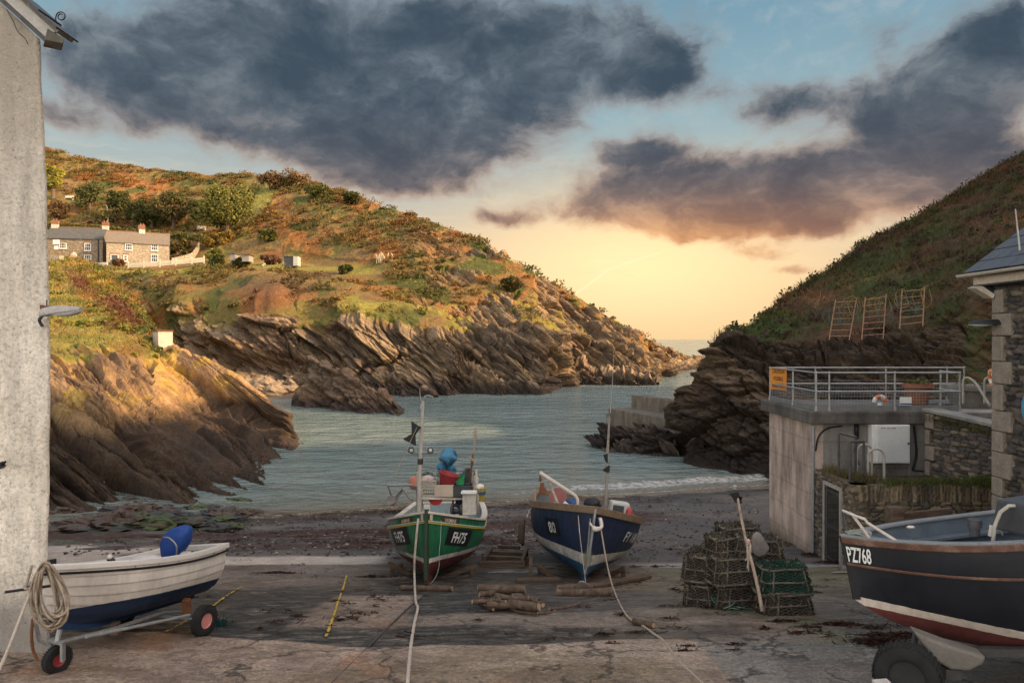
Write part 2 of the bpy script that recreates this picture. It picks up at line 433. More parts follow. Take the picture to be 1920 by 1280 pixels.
# ================================================================== GROUND, SEA, HILLS
GZ_D = np.array([-60, 0, 5, 8, 10, 12, 14.6, 17, 19, 22, 25, 28, 31.5, 36, 45, 60, 80.])
GZ_Z = np.array([4.6, 4.1, 3.75, 3.4, 3.13, 2.74, 2.13, 1.66, 1.33, .90, .56, .26, -.03, -.40, -1.0, -2.2, -3.0])
def ground_z(x, y):
    x = np.asarray(x, float); y = np.asarray(y, float)
    ye = y - .27*np.clip(x, -16, 14)*smooth01(y, 19, 29)
    return np.interp(ye, GZ_D, GZ_Z)
def gz(x, y): return float(ground_z(x, y))
def on_ground(px, y, lo=3, hi=60):
    """world point of the ground seen through a photo pixel"""
    for _ in range(60):
        d = (lo + hi)/2
        p = W(px, y, d)
        if p.z > gz(p.x, p.y): lo = d
        else: hi = d
    return p
# ---- slipway + beach as one continuous sheet, split at the toe of the slip
def slip_mat():
    m, nt, b = new_mat('slipway_stone'); v = _coord(nt, 'Object')
    a = nt.nodes.new('ShaderNodeAttribute'); a.attribute_name = 'Col'
    def A(n):
        q = nt.nodes.new('ShaderNodeAttribute'); q.attribute_name = n; return q.outputs['Fac']
    vs = _coord(nt, 'Object', (.8, 1.6, 1), (0, 0, R(4)))
    # laid slate: thin courses running across the slip
    vo = nt.nodes.new('ShaderNodeTexVoronoi'); vo.feature = 'F1'; vo.inputs['Scale'].default_value = 3.2; vo.inputs['Randomness'].default_value = 1.0
    wv = nt.nodes.new('ShaderNodeVectorMath'); wv.operation = 'ADD'; nt.links.new(_coord(nt, 'Object', (.75, 2.3, 1), (0,0,R(3))), wv.inputs[0])
    nn = nt.nodes.new('ShaderNodeTexNoise'); nn.inputs['Scale'].default_value = 2.0; nn.inputs['Detail'].default_value = 5
    nt.links.new(v, nn.inputs['Vector'])
    sc_ = nt.nodes.new('ShaderNodeVectorMath'); sc_.operation = 'SCALE'; nt.links.new(nn.outputs['Color'], sc_.inputs[0]); sc_.inputs['Scale'].default_value = .5
    nt.links.new(sc_.outputs[0], wv.inputs[1]); nt.links.new(wv.outputs[0], vo.inputs['Vector'])
    stone = _ramp(nt, vo.outputs['Color'], [(.15, (.045,.041,.037)), (.45, (.110,.090,.070)), (.7, (.066,.060,.055)), (.93, (.20,.16,.115))])
    joint = _ramp(nt, vo.outputs['Distance'], [(.30, 1.0), (.62, .42)])
    stone = _mul(nt, stone, joint)
    streak = _ramp(nt, _noise(nt, vs, 9, 6, .7), [(.40, .45), (.62, 1.5)])
    stone = _mul(nt, stone, streak)
    base = _mul(nt, a.outputs['Color'], _ramp(nt, _noise(nt, v, 1.6, 8, .68), [(.3, .72), (.7, 1.22)]))
    base = _mul(nt, base, _ramp(nt, _noise(nt, v, 26, 6, .75), [(.3, .68), (.7, 1.25)]))
    base = _mul(nt, base, _ramp(nt, _noise(nt, vs, 7, 6, .7), [(.34, .62), (.5, 1.0)]))
    c = _mul(nt, base, stone, A('slate'), 'MIX')
    # hairline cracks
    cr = nt.nodes.new('ShaderNodeTexVoronoi'); cr.feature = 'DISTANCE_TO_EDGE'; cr.inputs['Scale'].default_value = .55
    wv2 = nt.nodes.new('ShaderNodeVectorMath'); wv2.operation = 'ADD'; nt.links.new(v, wv2.inputs[0])
    sc2 = nt.nodes.new('ShaderNodeVectorMath'); sc2.operation = 'SCALE'; nt.links.new(nn.outputs['Color'], sc2.inputs[0]); sc2.inputs['Scale'].default_value = .9
    nt.links.new(sc2.outputs[0], wv2.inputs[1]); nt.links.new(wv2.outputs[0], cr.inputs['Vector'])
    crk = _ramp(nt, cr.outputs['Distance'], [(.0, .18), (.020, 1.0)])
    gate = _ramp(nt, _noise(nt, v, .45, 2), [(.40, 0.0), (.47, 1.0)])
    c = _mul(nt, c, crk, gate)
    # tar-dark flecks of weed and grit
    fl = _ramp(nt, _noise(nt, _coord(nt, 'Object', (1, 1.3, 1)), 13, 3, .55), [(.66, 1.0), (.70, .30)])
    c = _mul(nt, c, fl, .8)
    damp = _ramp(nt, _math(nt, 'ADD', _math(nt, 'MULTIPLY', _noise(nt, _coord(nt, 'Object', (.5, .9, 1)), 1.1, 7, .68, .5), .75), _math(nt, 'MULTIPLY', _noise(nt, v, 6, 5, .7), .25)), [(.44, 1.0), (.53, 0.0)])
    c = _mul(nt, c, (.52, .48, .45), _math(nt, 'MULTIPLY', damp, .52))
    grit = nt.nodes.new('ShaderNodeTexVoronoi'); grit.inputs['Scale'].default_value = 34; nt.links.new(v, grit.inputs['Vector'])
    gs = nt.nodes.new('ShaderNodeSeparateColor'); nt.links.new(grit.outputs['Color'], gs.inputs[0])
    c = _mul(nt, c, _ramp(nt, gs.outputs[0], [(.0, .62), (.5, 1.0), (1.0, 1.45)]), .7)
    nt.links.new(c, b.inputs['Base Color'])
    rr = _ramp(nt, _noise(nt, vs, 3, 4), [(.35, .55), (.65, .9)])
    nt.links.new(_mul(nt, rr, (.28,.28,.28), damp, 'MIX'), b.inputs['Roughness']); b.inputs['Specular IOR Level'].default_value = .35
    h = _math(nt, 'ADD', _math(nt, 'MULTIPLY', _noise(nt, v, 14, 8, .7), .7), _math(nt, 'MULTIPLY', _math(nt, 'MULTIPLY', vo.outputs['Distance'], -1.3), A('slate')))
    _bump(nt, b, h, .85, .045)
    return m
def beach_mat():
    m, nt, b = new_mat('beach_shingle'); v = _coord(nt, 'Object')
    a = nt.nodes.new('ShaderNodeAttribute'); a.attribute_name = 'Col'
    w = nt.nodes.new('ShaderNodeAttribute'); w.attribute_name = 'weed'
    c = _mul(nt, a.outputs['Color'], _ramp(nt, _noise(nt, v, 1.1, 8, .7), [(.3, .65), (.7, 1.25)]))
    c = _mul(nt, c, _ramp(nt, _noise(nt, v, 17, 6, .8), [(.3, .5), (.7, 1.4)]))
    st = _noise(nt, _coord(nt, 'Object', (.55, 1.7, 1)), 2.6, 9, .74)
    wm = _math(nt, 'GREATER_THAN', _math(nt, 'ADD', st, _math(nt, 'MULTIPLY', w.outputs['Fac'], .30)), .70)
    weed = _ramp(nt, _noise(nt, v, 9, 5, .7), [(.3, (.018,.008,.006)), (.6, (.055,.020,.012)), (.8, (.10,.045,.022))])
    c = _mul(nt, c, weed, _math(nt, 'MULTIPLY', wm, .9), 'MIX')
    sp = nt.nodes.new('ShaderNodeTexVoronoi'); sp.inputs['Scale'].default_value = 6
    nt.links.new(v, sp.inputs['Vector'])
    peb = _ramp(nt, sp.outputs['Distance'], [(.055, 1.0), (.085, 0.0)])
    c = _mul(nt, c, (.42, .38, .33), _math(nt, 'MULTIPLY', peb, .55), 'MIX')
    nt.links.new(c, b.inputs['Base Color']); b.inputs['Specular IOR Level'].default_value = .4
    wet = nt.nodes.new('ShaderNodeAttribute'); wet.attribute_name = 'wet'
    nt.links.new(_ramp(nt, wet.outputs['Fac'], [(0, .85), (1, .22)]), b.inputs['Roughness'])
    h = _math(nt, 'ADD', _math(nt, 'MULTIPLY', wm, .5), _noise(nt, v, 13, 7, .75))
    _bump(nt, b, h, .6, .05)
    return m
def ground_cols(X, Y):
    """albedo of the concrete, sand and shingle in world metres"""
    n = fbm(X*.5, Y*.9, X*0, 4, 3); n2 = fbm(X*.25, Y*.5, X*0+7, 4, 11)
    con = cmix(np.ones(X.shape+(3,))*np.array([.205,.170,.145]), [.255,.215,.185], smooth01(n, .4, .65))
    con = cmix(con, [.165,.145,.095], smooth01(n2 + .12*smooth01(X, -1, 3), .53, .68)*.75*smooth01(Y, 6.5, 9))   # algae
    con = cmix(con, [.27,.235,.20], smooth01(fbm(X*.8+9, Y*.8, X*0, 3, 5), .58, .7)*.6)
    con = cmix(con, [.24,.13,.075], smooth01(fbm(X*1.1+3, Y*1.1, X*0, 3, 25), .66, .74)*.45*(Y < 11))              # rust
    return con*np.array([1.26,1.09,.95])
def make_ground():
    # slip
    xs = np.linspace(-16, 16, 330); ys = np.concatenate([np.linspace(-3, 4, 12, endpoint=False), 4 + (18.6-4)*np.linspace(0, 1, 260)**1.15])
    X, Y = np.meshgrid(xs, ys); Z = ground_z(X, Y)
    edge = 17.6 + .8*(fbm(X*.35, X*0, X*0, 3, 8)-.5)*2 - .03*X
    Z = Z + .035*(fbm(X*.7, Y*.7, X*0, 4, 1)-.5) - .25*smooth01(Y, edge, edge+.35)
    # a shallow step where the upper concrete apron laps the old slate
    lap = 9.25 + .16*np.sin(X*.9) + .5*(fbm(X*.6, X*0, X*0+4, 3, 77)-.5) - .05*X
    mid = smooth01(Y, lap-.03, lap+.03)
    Z = Z + .022*(1-mid)
    col = ground_cols(X, Y)
    sl = smooth01(fbm(X*.33, Y*.75, X*0, 4, 21) + .20*smooth01(-X, -1.5, 2.5) - .12*smooth01(X, 0, 5), .42, .55)
    slate = mid*sl*(1-smooth01(Y, 13.2, 15.5)*smooth01(-X, 2, 4)*.5)
    # broad concrete panel beside the rope, and the light screed in front of the beach
    panel = smooth01(X, -3.3, -3.1)*smooth01(-X, 1.55, 1.75)*smooth01(Y, 9.9, 10.1)*smooth01(-Y, -13.3, -13.0)
    slate = slate*(1-.85*panel)
    scr = smooth01(Y, 13.6, 15.2)*smooth01(-X, 2.5, 5)
    slate *= (1-.75*scr); col = cmix(col, [.16,.13,.115], scr*.7)
    slate = np.clip(slate*(.35 + .65*smooth01(-X, -4.5, 1.0)), 0, 1)
    col = cmix(col, [.115,.097,.078], mid*.55*(1-scr)*(1-panel))
    grn = smooth01(X, 2.2, 4.0)*mid*smooth01(fbm(X*.6, Y*.6, X*0, 3, 31), .40, .6)
    col = cmix(col, [.135,.125,.070], grn*.85)
    pan2 = smooth01(X, 2.35, 2.5)*smooth01(-X, -5.3, -5.0)*smooth01(-Y, -9.3-.1, -9.2)
    col = cmix(col, [.175,.165,.145], pan2*.7)
    shin = smooth01(X + .35*(fbm(X*1.2, Y*1.2, X*0, 3, 41)-.5), 4.55, 4.75)*smooth01(-Y, -13.5, -9.5)
    col = cmix(col, [.115,.10,.085], shin*.85); slate = np.clip(slate + .25*shin, 0, 1)
    o = grid_obj('slipway', np.stack([X, Y, Z], -1), slip_mat(), col, {'slate': slate}); o['kind'] = 'structure'
    # beach running down under the water
    xs = np.linspace(-60, 22, 480); ys = 16.6 + np.concatenate([np.linspace(0, 24, 260, endpoint=False), np.linspace(24, 110, 40)])
    X, Y = np.meshgrid(xs, ys); Z = ground_z(X, Y) - .02
    Z = Z + .10*(fbm(X*.45, Y*.8, X*0, 4, 2)-.5) + .05*(fbm(X*2, Y*3, X*0, 3, 6)-.5)*smooth01(Y, 18, 20)
    # outcropping rock on the left foreshore
    rk = smooth01(-X, 9.5, 13)*smooth01(Y, 21.5, 24)
    Z = Z + rk*.22*np.maximum(0, ridged(X*.22, Y*.5, X*0, 4, 9)-.52)*2
    ye = Y - .27*np.clip(X, -16, 14)*smooth01(Y, 19, 29)
    n = fbm(X*.3, Y*.7, X*0, 4, 51)
    col = np.ones(X.shape+(3,))*np.array([.115,.094,.080])
    col = cmix(col, [.085,.075,.07], smooth01(n, .42, .6))
    wet = smooth01(ye, 28.3, 30.8)
    col = cmix(col, [.045,.040,.040], wet*.85)
    # pale dry sand: a tongue along the head of the slip on the left and bare screed to the right
    yl = 19.0 + .035*X
    s1 = smooth01(-X, 3.1, 3.8)*smooth01(Y, yl-.9, yl-.75+.3*n)*smooth01(-Y, -(yl+.75+.06*np.clip(-X-9, 0, 9)+.5*n), -(yl+.5))
    s1b = smooth01(-X, 9.5, 11.5)*smooth01(-Y, -(22.3+1.3*(n-.5)), -21.6)*smooth01(Y, 17.5, 18.0)*smooth01(fbm(X*.25, Y*.8, X*0, 4, 77), .36, .46)
    s2 = smooth01(X, 2.4, 3.2)*smooth01(-Y, -(18.6+.8*(n-.5)), -18.0)
    s3 = smooth01(X, -1.4, -.7)*smooth01(-X, -1.9, -.9)*smooth01(-Y, -18.6, -17.8)
    s1 = np.maximum(s1, s1b)
    col = cmix(col, [.43,.36,.30], np.clip(s1, 0, 1)*.95); col = cmix(col, [.30,.27,.25], np.clip(np.maximum(s2, s3), 0, 1)*.9)
    band = np.exp(-((ye-25.6)/1.5)**2)*1.0 + .75*np.exp(-((ye-21.8)/1.9)**2)*smooth01(-X, -6, 0) + .55*np.exp(-((Y-17.6)/.7)**2) + .5*np.exp(-((ye-28.2)/.35)**2)*smooth01(X, -3, 3)
    weed = np.clip(band*(.55+.9*fbm(X*.22, Y*.5, X*0, 3, 61))*(1-.95*np.clip(s1, 0, 1)), 0, 1)*(1-.85*smooth01(X, 4, 8)*smooth01(Y, 19.5, 21.5))
    weed = np.where(s1 > .4, .05, weed)
    col = cmix(col, [.05,.048,.04], rk*smooth01(Z, ground_z(X, Y)+.03, ground_z(X, Y)+.2)); grn = rk*smooth01(fbm(X*.5, Y*.9, X*0, 3, 71), .5, .62)
    col = cmix(col, [.05,.065,.02], grn*.8)
    o = grid_obj('beach', np.stack([X, Y, Z], -1), beach_mat(), col, {'weed': weed, 'wet': wet}); o['kind'] = 'structure'
make_ground()
# ---- outer ground sheet so nothing ends in a void: sea bed and land behind the viewer
def plain(name, pts, mat):
    me = bpy.data.meshes.new(name); me.from_pydata(pts, [], [tuple(range(len(pts)))]); me.materials.append(mat)
    o = link(bpy.data.objects.new(name, me)); o['kind'] = 'structure'; return o
plain('ground', [(-300,-200,3.0),(12,-200,3.0),(12,5,3.0),(-300,5,3.0)], pm('earth', [(.12,.10,.08),(.18,.15,.12)], .6))

# ---- the sea
def sea_mat():
    m, nt, b = new_mat('sea_water'); 
    geo = nt.nodes.new('ShaderNodeNewGeometry'); P = geo.outputs['Position']
    def mp(s, r=0):
        q = nt.nodes.new('ShaderNodeMapping'); q.inputs['Scale'].default_value = s; q.inputs['Rotation'].default_value = (0, 0, r)
        nt.links.new(P, q.inputs[0]); return q.outputs[0]
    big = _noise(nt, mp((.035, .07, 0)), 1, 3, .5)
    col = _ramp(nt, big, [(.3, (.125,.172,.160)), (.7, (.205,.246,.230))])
    sh = nt.nodes.new('ShaderNodeAttribute'); sh.attribute_name = 'shallow'
    col = _mul(nt, col, (.13,.085,.045), _math(nt, 'MULTIPLY', sh.outputs['Fac'], .85), 'MIX')
    fo = nt.nodes.new('ShaderNodeAttribute'); fo.attribute_name = 'foam'
    fn = _noise(nt, mp((1.3, 2.6, 0)), 2.4, 7, .75)
    fm = _ramp(nt, _math(nt, 'ADD', _math(nt, 'MULTIPLY', fo.outputs['Fac'], .34), _math(nt, 'MULTIPLY', fn, .75)), [(.66, 0.0), (.78, 1.0)])
    col = _mul(nt, col, (.46,.44,.42), fm, 'MIX')
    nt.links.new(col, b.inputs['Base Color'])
    nt.links.new(_ramp(nt, fm, [(0, .10), (1, .7)]), b.inputs['Roughness']); b.inputs['IOR'].default_value = 1.33; b.inputs['Specular IOR Level'].default_value = .5
    w1 = _noise(nt, mp((.8, 1.5, 0), R(-18)), 1.0, 4, .55, .8); w2 = _noise(nt, mp((3.2, 7.5, 0), R(9)), 1.0, 4, .6, .3)
    w3 = _noise(nt, mp((.22, .55, 0), R(-6)), 1.0, 3, .55, .4)
    h = _math(nt, 'ADD', _math(nt, 'ADD', w1, _math(nt, 'MULTIPLY', w2, .16)), _math(nt, 'MULTIPLY', w3, 2.6))
    _bump(nt, b, h, 1.0, .36)
    return m
def make_sea():
    mat = sea_mat()
    xs = np.linspace(-44, 22, 330); ys = np.concatenate([np.linspace(25, 42, 190, endpoint=False), np.linspace(42, 125, 150)])
    X, Y = np.meshgrid(xs, ys); d = -ground_z(X, Y)
    Z = np.zeros_like(X) + .02*(fbm(X*.8, Y*1.6, X*0, 3, 91)-.5)
    ye = Y - .27*np.clip(X, -16, 14)*smooth01(Y, 19, 29)
    wob = .45*(fbm(X*.3, X*0, X*0, 3, 14)-.5)*2
    crest = 33.6 + wob; wv = np.exp(-((ye-crest)/.34)**2)*smooth01(X, -4, 7)
    Z = Z + .20*wv + .06*np.exp(-((ye-35.6-wob)/.5)**2)
    foam = .95*np.exp(-((ye-crest+.35)/.55)**2)*smooth01(X, -9, 6) + .85*np.exp(-((ye-31.7-.6*wob)/.30)**2) + .45*np.exp(-((ye-32.6-wob)/.6)**2)*smooth01(X, -6, 4)
    sh = np.exp(-np.maximum(0, d)/.22)
    sh = np.clip(sh*1.1, 0, 1)
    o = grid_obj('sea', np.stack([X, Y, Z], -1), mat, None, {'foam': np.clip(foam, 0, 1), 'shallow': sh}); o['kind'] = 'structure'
    # open water beyond, out to the horizon
    a, b_, c, d_ = -44, 22, 25, 125; E = 16000
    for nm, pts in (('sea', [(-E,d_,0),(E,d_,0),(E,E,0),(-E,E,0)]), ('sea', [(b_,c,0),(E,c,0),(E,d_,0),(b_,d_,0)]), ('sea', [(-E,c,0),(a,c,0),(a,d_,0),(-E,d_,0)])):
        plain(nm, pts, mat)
make_sea()

# ---- relief patches
def sheet(rows, pxs, nt, extra=None, su=2, st=3):
    K = []
    for r in rows:
        q = np.array(r, float); y = np.interp(pxs, q[:,0], q[:,1]); D = np.interp(pxs, q[:,0], q[:,2])
        K.append(np.stack([(pxs-960)/F*D, D, EYE-(y-635)/F*D], -1))
    if extra:
        for (dx, dy, dz) in extra: K.append(K[-1] + np.array([dx, dy, dz]))
    out = []; tt = []
    for k in range(len(K)-1):
        for i in range(nt[k]): t = i/nt[k]; out.append(K[k]*(1-t)+K[k+1]*t); tt.append(k+t)
    out.append(K[-1]); tt.append(len(K)-1)
    P = np.array(out)
    for ax, n in ((1, su), (0, st)):
        for _ in range(n):
            Q = P.copy()
            if ax: Q[:,1:-1] = .25*P[:,:-2]+.5*P[:,1:-1]+.25*P[:,2:]
            else: Q[1:-1] = .25*P[:-2]+.5*P[1:-1]+.25*P[2:]
            P = Q
    return P, np.array(tt)[:, None]*np.ones(len(pxs))[None]
def _sheet_noise(P): return P[...,0], P[...,1], P[...,2]
def strata(P, dip=40, lam=1.7, seed=0, ycoef=.25, warp=1.6, bed=.8):
    """relief of dipping beds: flat bed tops looking up-right, broken undersides looking down-left (0..1)"""
    x, y, z = P[...,0], P[...,1], P[...,2]; s, c = math.sin(R(dip)), math.cos(R(dip))
    b = x*s + z*c + ycoef*y + warp*(fbm(x*.10, y*.10, z*.10, 3, seed+3)-.5)*2 + .35*(fbm(x*.6, y*.6, z*.6, 3, seed+5)-.5)
    a = x*c - z*s
    q = b/lam; k = np.floor(q); fr = q-k
    brk = fbm(a*.30 + k*7.3, k*3.1, y*.22, 3, seed+9)
    h = _h(k, k*0, k*0, seed+1)
    saw = (1-fr)**bed*(fr > 0)*smooth01(fr, 0, .10)
    return saw*(.25+.75*h)*smooth01(brk, .28, .62), a, b
def beds(P, dip=40, ycoef=.06, seed=0):
    x, y, z = P[...,0], P[...,1], P[...,2]; s, c = math.sin(R(dip)), math.cos(R(dip))
    b = x*s + z*c + ycoef*y + .5*(fbm(x*.12, y*.12, z*.12, 3, seed+3)-.5)*2
    a = x*c - z*s + .8*(fbm(x*.2, y*.2, z*.2, 2, seed+4)-.5)
    return a, b, y
def broken(P, dip, L_, B_, Y_, seed, ycoef=.06):
    a, b, y = beds(P, dip, ycoef, seed); return facets(a/L_, b/B_, y/Y_, seed)
ROCKMAT = attr_mat('slate_cliff', .82, (1.1, .55, 1.3), (7.0, .6, 1.3), .9, 2.6, .30, .25)
HILLMAT = attr_mat('hill_scrub', .95, (1.3, .50, 1.35), (6.0, .62, 1.3), .8, 2.4, .35, .1)
LEAFMAT = attr_mat('leaves', .8, (9.0, .75, 1.25), None, 0, spec=.15, trans=.35)
BLADEMAT = attr_mat('grass_blades', .8, None, None, 0, spec=.1, trans=.35)

def both_mat():
    """cliff and hillside in one: bump follows the rock attribute"""
    m, nt, b = new_mat('cliff_and_scrub'); a = nt.nodes.new('ShaderNodeAttribute'); a.attribute_name = 'Col'
    r = nt.nodes.new('ShaderNodeAttribute'); r.attribute_name = 'rock'
    v = _coord(nt, 'Object'); 
    cmb = nt.nodes.new('ShaderNodeCombineXYZ')
    for k_, (nm, sc_) in enumerate((('ba', .30), ('bb', 2.2), ('bc', .35))):
        q = nt.nodes.new('ShaderNodeAttribute'); q.attribute_name = nm; nt.links.new(_math(nt, 'MULTIPLY', q.outputs['Fac'], sc_), cmb.inputs[k_])
    vb = cmb.outputs[0]
    c = a.outputs['Color']
    veg = _mul(nt, c, _ramp(nt, _noise(nt, v, 1.5, 8, .75), [(.32, .58), (.68, 1.32)]))
    veg = _mul(nt, veg, _ramp(nt, _noise(nt, v, 7, 5, .7), [(.32, .7), (.68, 1.25)]))
    rk = _mul(nt, c, _ramp(nt, _noise(nt, vb, 1.6, 9, .78), [(.34, .42), (.5, .95), (.68, 1.55)]))
    rk = _mul(nt, rk, _ramp(nt, _noise(nt, v, 5, 6, .75), [(.32, .65), (.68, 1.3)]))
    nt.links.new(_mul(nt, veg, rk, r.outputs['Fac'], 'MIX'), b.inputs['Base Color'])
    nt.links.new(_ramp(nt, r.outputs['Fac'], [(0, .95), (1, .72)]), b.inputs['Roughness']); b.inputs['Specular IOR Level'].default_value = .2
    h = _mul(nt, _noise(nt, v, 2.2, 8, .75), _noise(nt, vb, 2.4, 9, .72), r.outputs['Fac'], 'MIX')
    _bump(nt, b, h, .9, .5)
    return m
BOTH = both_mat()
ROCK1 = np.array([.150,.108,.074]); ROCK2 = np.array([.31,.215,.125]); ROCKD = np.array([.062,.048,.040]); LICH = np.array([.40,.29,.075])
def rock_col(P, seed=0, tide=1.3, lichen=0):
    x, y, z = P[...,0], P[...,1], P[...,2]
    s, a, b = strata(P, lam=.9, seed=seed+40)
    c = cmix(np.ones(x.shape+(3,))*ROCK1, ROCK2, smooth01(fbm(b*.9, a*.12, y*.1, 4, seed+2), .4, .62))
    c = cmix(c, [.20,.115,.07], smooth01(fbm(x*.12, y*.12, z*.2, 3, seed+8), .55, .7)*.5)
    c = cmix(c, ROCKD, smooth01(tide+.5*(fbm(x*.3, y*.3, z*.3, 2, seed+6)-.5) - z, 0, .9)*.85)
    if lichen: c = cmix(c, LICH, smooth01(fbm(x*.5, y*.5, z*.5, 4, seed+12), .5, .62)*lichen*smooth01(z, 2, 4.5))
    return c
def leaf_quads(C, n, size, rg, flat=.0):
    """n little leaf-clump faces round each centre offset already applied: C (k,3)"""
    k = len(C); d = rg.normal(size=(k, 3)); d[:,2] = np.abs(d[:,2])*.6 + flat; d /= np.linalg.norm(d, axis=1, keepdims=True)
    t = rg.normal(size=(k, 3)); u = np.cross(d, t); u /= np.linalg.norm(u, axis=1, keepdims=True); v = np.cross(d, u)
    s = (size*(.6+.8*rg.random(k)))[:, None] if np.isscalar(size) else (size*(.6+.8*rg.random(k)))[:, None]
    a = .55 + .45*rg.random((k, 1))
    return np.stack([C-u*s-v*s*a*.4, C+v*s*a*-.9, C+u*s+v*s*a*.3, C+v*s*a], 1)

# ================= main headland on the far (left) side of the cove
def make_headland():
    WL = [(40,112),(300,104),(420,96),(480,92),(560,91),(745,91),(820,90),(930,93),(1020,94),(1030,100),(1060,110),(1140,113),(1225,113),(1234,130),(1262,148),(1310,186),(1330,197)]
    def zrow(z, dD): return [(p, 635+(EYE-z)*F/(d+dD), d+dD) for p, d in WL]
    R0 = zrow(-1.5, -1.2); R0b = zrow(.9, .8)
    R1 = [(40,545,120),(200,545,118),(280,578,113),(350,568,110),(420,572,107),(480,578,103),(520,566,101),(560,612,100),(620,606,98),(700,610,97),(800,632,95.5),(900,640,98),(1000,648,100),(1040,650,108),(1060,648,116),(1100,650,118.5),(1150,655,120),(1200,668,121),(1230,676,135),(1260,682,152),(1300,687,184),(1330,689,199)]
    R1b = [(40,518,126),(200,519,124),(300,522,121),(420,522,117),(480,518,112),(560,532,108),(640,547,107),(720,562,106),(800,592,103),(900,608,105),(1000,620,106),(1060,624,118),(1100,632,120.5),(1150,640,122),(1200,660,123),(1230,671,136.5),(1260,678,153),(1300,684,185),(1330,687,200)]
    R2 = [(40,498,146),(200,504,143),(300,507,141),(380,502,140),(420,496,139),(500,503,130),(560,508,124),(640,522,119),(720,528,117),(800,545,112),(900,565,111),(1000,588,111),(1060,600,121),(1100,610,123.5),(1150,625,125),(1200,652,126),(1230,664,139),(1260,672,155),(1300,680,187),(1330,686,201)]
    R2b = [(40,486,160),(200,490,158),(300,492,157),(420,486,152),(560,492,140),(640,505,130),(720,505,124),(800,520,117),(900,540,115),(1000,565,114),(1060,590,123),(1100,600,125),(1150,615,127),(1200,642,128),(1230,660,141),(1260,669,156),(1300,678,188),(1330,685,202)]
    R3 = [(40,270,242),(90,280,236),(200,305,226),(300,321,216),(400,329,206),(500,327,196),(560,338,186),(620,355,177),(700,381,163),(760,400,151),(800,418,143),(860,440,137),(900,455,133),(950,483,128),(1000,511,125),(1040,533,127),(1065,551,128),(1100,569,129),(1140,591,130),(1180,618,131),(1220,645,134),(1260,661,157),(1300,674,189),(1330,684,203)]
    pxs = np.concatenate([np.linspace(-560, 40, 90, endpoint=False), np.linspace(40, 1330, 1180)])
    P, T = sheet([R0,R0b,R1,R1b,R2,R2b,R3], pxs, [10,75,42,48,22,110,14,10], extra=[(0,45,-9),(0,150,-75)], su=6, st=5)
    n = normals(P); n *= np.sign((n*np.array([.1,-.8,.6])).sum(-1, keepdims=True))
    x, y, z = _sheet_noise(P)
    px = x/y*F + 960
    nz = fbm(x*.07, y*.07, z*.12, 4, 101); nz2 = fbm(x*.25, y*.25, z*.35, 4, 131)
    # rock below the brow, breaking through in places higher up toward the point
    lim = 1.74 + .9*(nz2-.5) + .30*smooth01(px, 540, 640) + .55*smooth01(px, 700, 1000) + .7*smooth01(px, 1000, 1200)
    rock = 1-smooth01(T, lim-.25, lim+.25)
    outc = smooth01(ridged(x*.11, y*.09, z*.14, 4, 151), .60, .70)*smooth01(px, 700, 960)*(T < 6)*smooth01(T, 2.0, 2.4)*.9
    rock = np.clip(np.maximum(rock, outc), 0, 1)
    s1, a, b = strata(P, 40, 3.4, 201, .20, 2.6, .8); s2, _, _ = strata(P, 42, 1.15, 231, .25, 1.5, .8); s3, _, _ = strata(P, 38, .42, 251, .25, .8, .7)
    big = ridged(x*.050+z*.02, y*.03, z*.045, 3, 301)
    hn = n.copy(); hn[...,2] *= .35; hn /= np.linalg.norm(hn, axis=-1, keepdims=True)
    low = smooth01(T, .2, 1.0)*(1-smooth01(T, 2.4, 3.4))
    amp = (T > .3)
    fa = broken(P, 40, 9, 2.6, 7, 1201); fb_ = broken(P, 42, 4.0, .95, 3, 1231); fc = broken(P, 40, 1.6, .38, 1.3, 1251)
    d = rock*(2.3*fa + 1.0*fb_ + .42*fc + .5*s2 + .8*(nz2-.5)) + low*6.0*(big-.55)*np.clip((1330-px)/300, .25, 1)
    # sea cave and gullies
    for (cx, cy, rx, ry, dep) in ((520,688,60,22,6),(640,700,22,45,2.5),(452,690,30,30,3),(880,690,34,26,3),(1085,690,22,14,2)):
        yy = 635 + (EYE-z)/y*F
        d = d - dep*np.exp(-((px-cx)/rx)**2-((yy-cy)/ry)**2)
    veg = 1-rock
    bush = np.maximum(0, ridged(x*.30, y*.30, z*.30, 3, 331)-.35)
    calm = smooth01(np.abs(T-4.5), .35, .6)
    d = d + veg*(1.1*bush*smooth01(T, 2.5, 3.2) + .5*(nz2-.5))*np.where((T > 3.6) & (T < 5.1), .15, 1)*(T < 7.5)
    d = d*np.clip((y-60)/40, .3, 1)
    P = P + hn*d[...,None]
    # ---------- albedo
    c = np.ones(x.shape+(3,))*np.array([.19,.118,.046])
    yy = 635 + (EYE-z)/y*F
    g = fbm(x*.10, y*.07, z*.12, 4, 401); g2 = fbm(x*.22+5, y*.18, z*.25, 4, 431)
    c = cmix(c, [.17,.13,.038], smooth01(g, .46, .58))                 # dull olive
    c = cmix(c, [.25,.110,.035], smooth01(g2, .50, .62)*.8)             # bracken
    c = cmix(c, [.085,.088,.022], smooth01(fbm(x*.18, y*.18, z*.2, 4, 461), .55, .64))   # gorse
    def blob(cx, cy, rx, ry, rot=0):
        u = px-cx; v = yy-cy; r = R(rot); uu = u*math.cos(r)+v*math.sin(r); vv = -u*math.sin(r)+v*math.cos(r)
        return np.exp(-((uu/rx)**2+(vv/ry)**2)**1.4)
    c = cmix(c, [.30,.12,.034], np.clip(blob(575,455,110,24,22)+blob(230,345,120,18,10)+blob(700,470,60,22,25)*.6, 0, 1)*smooth01(g2, .36, .5)*.9)
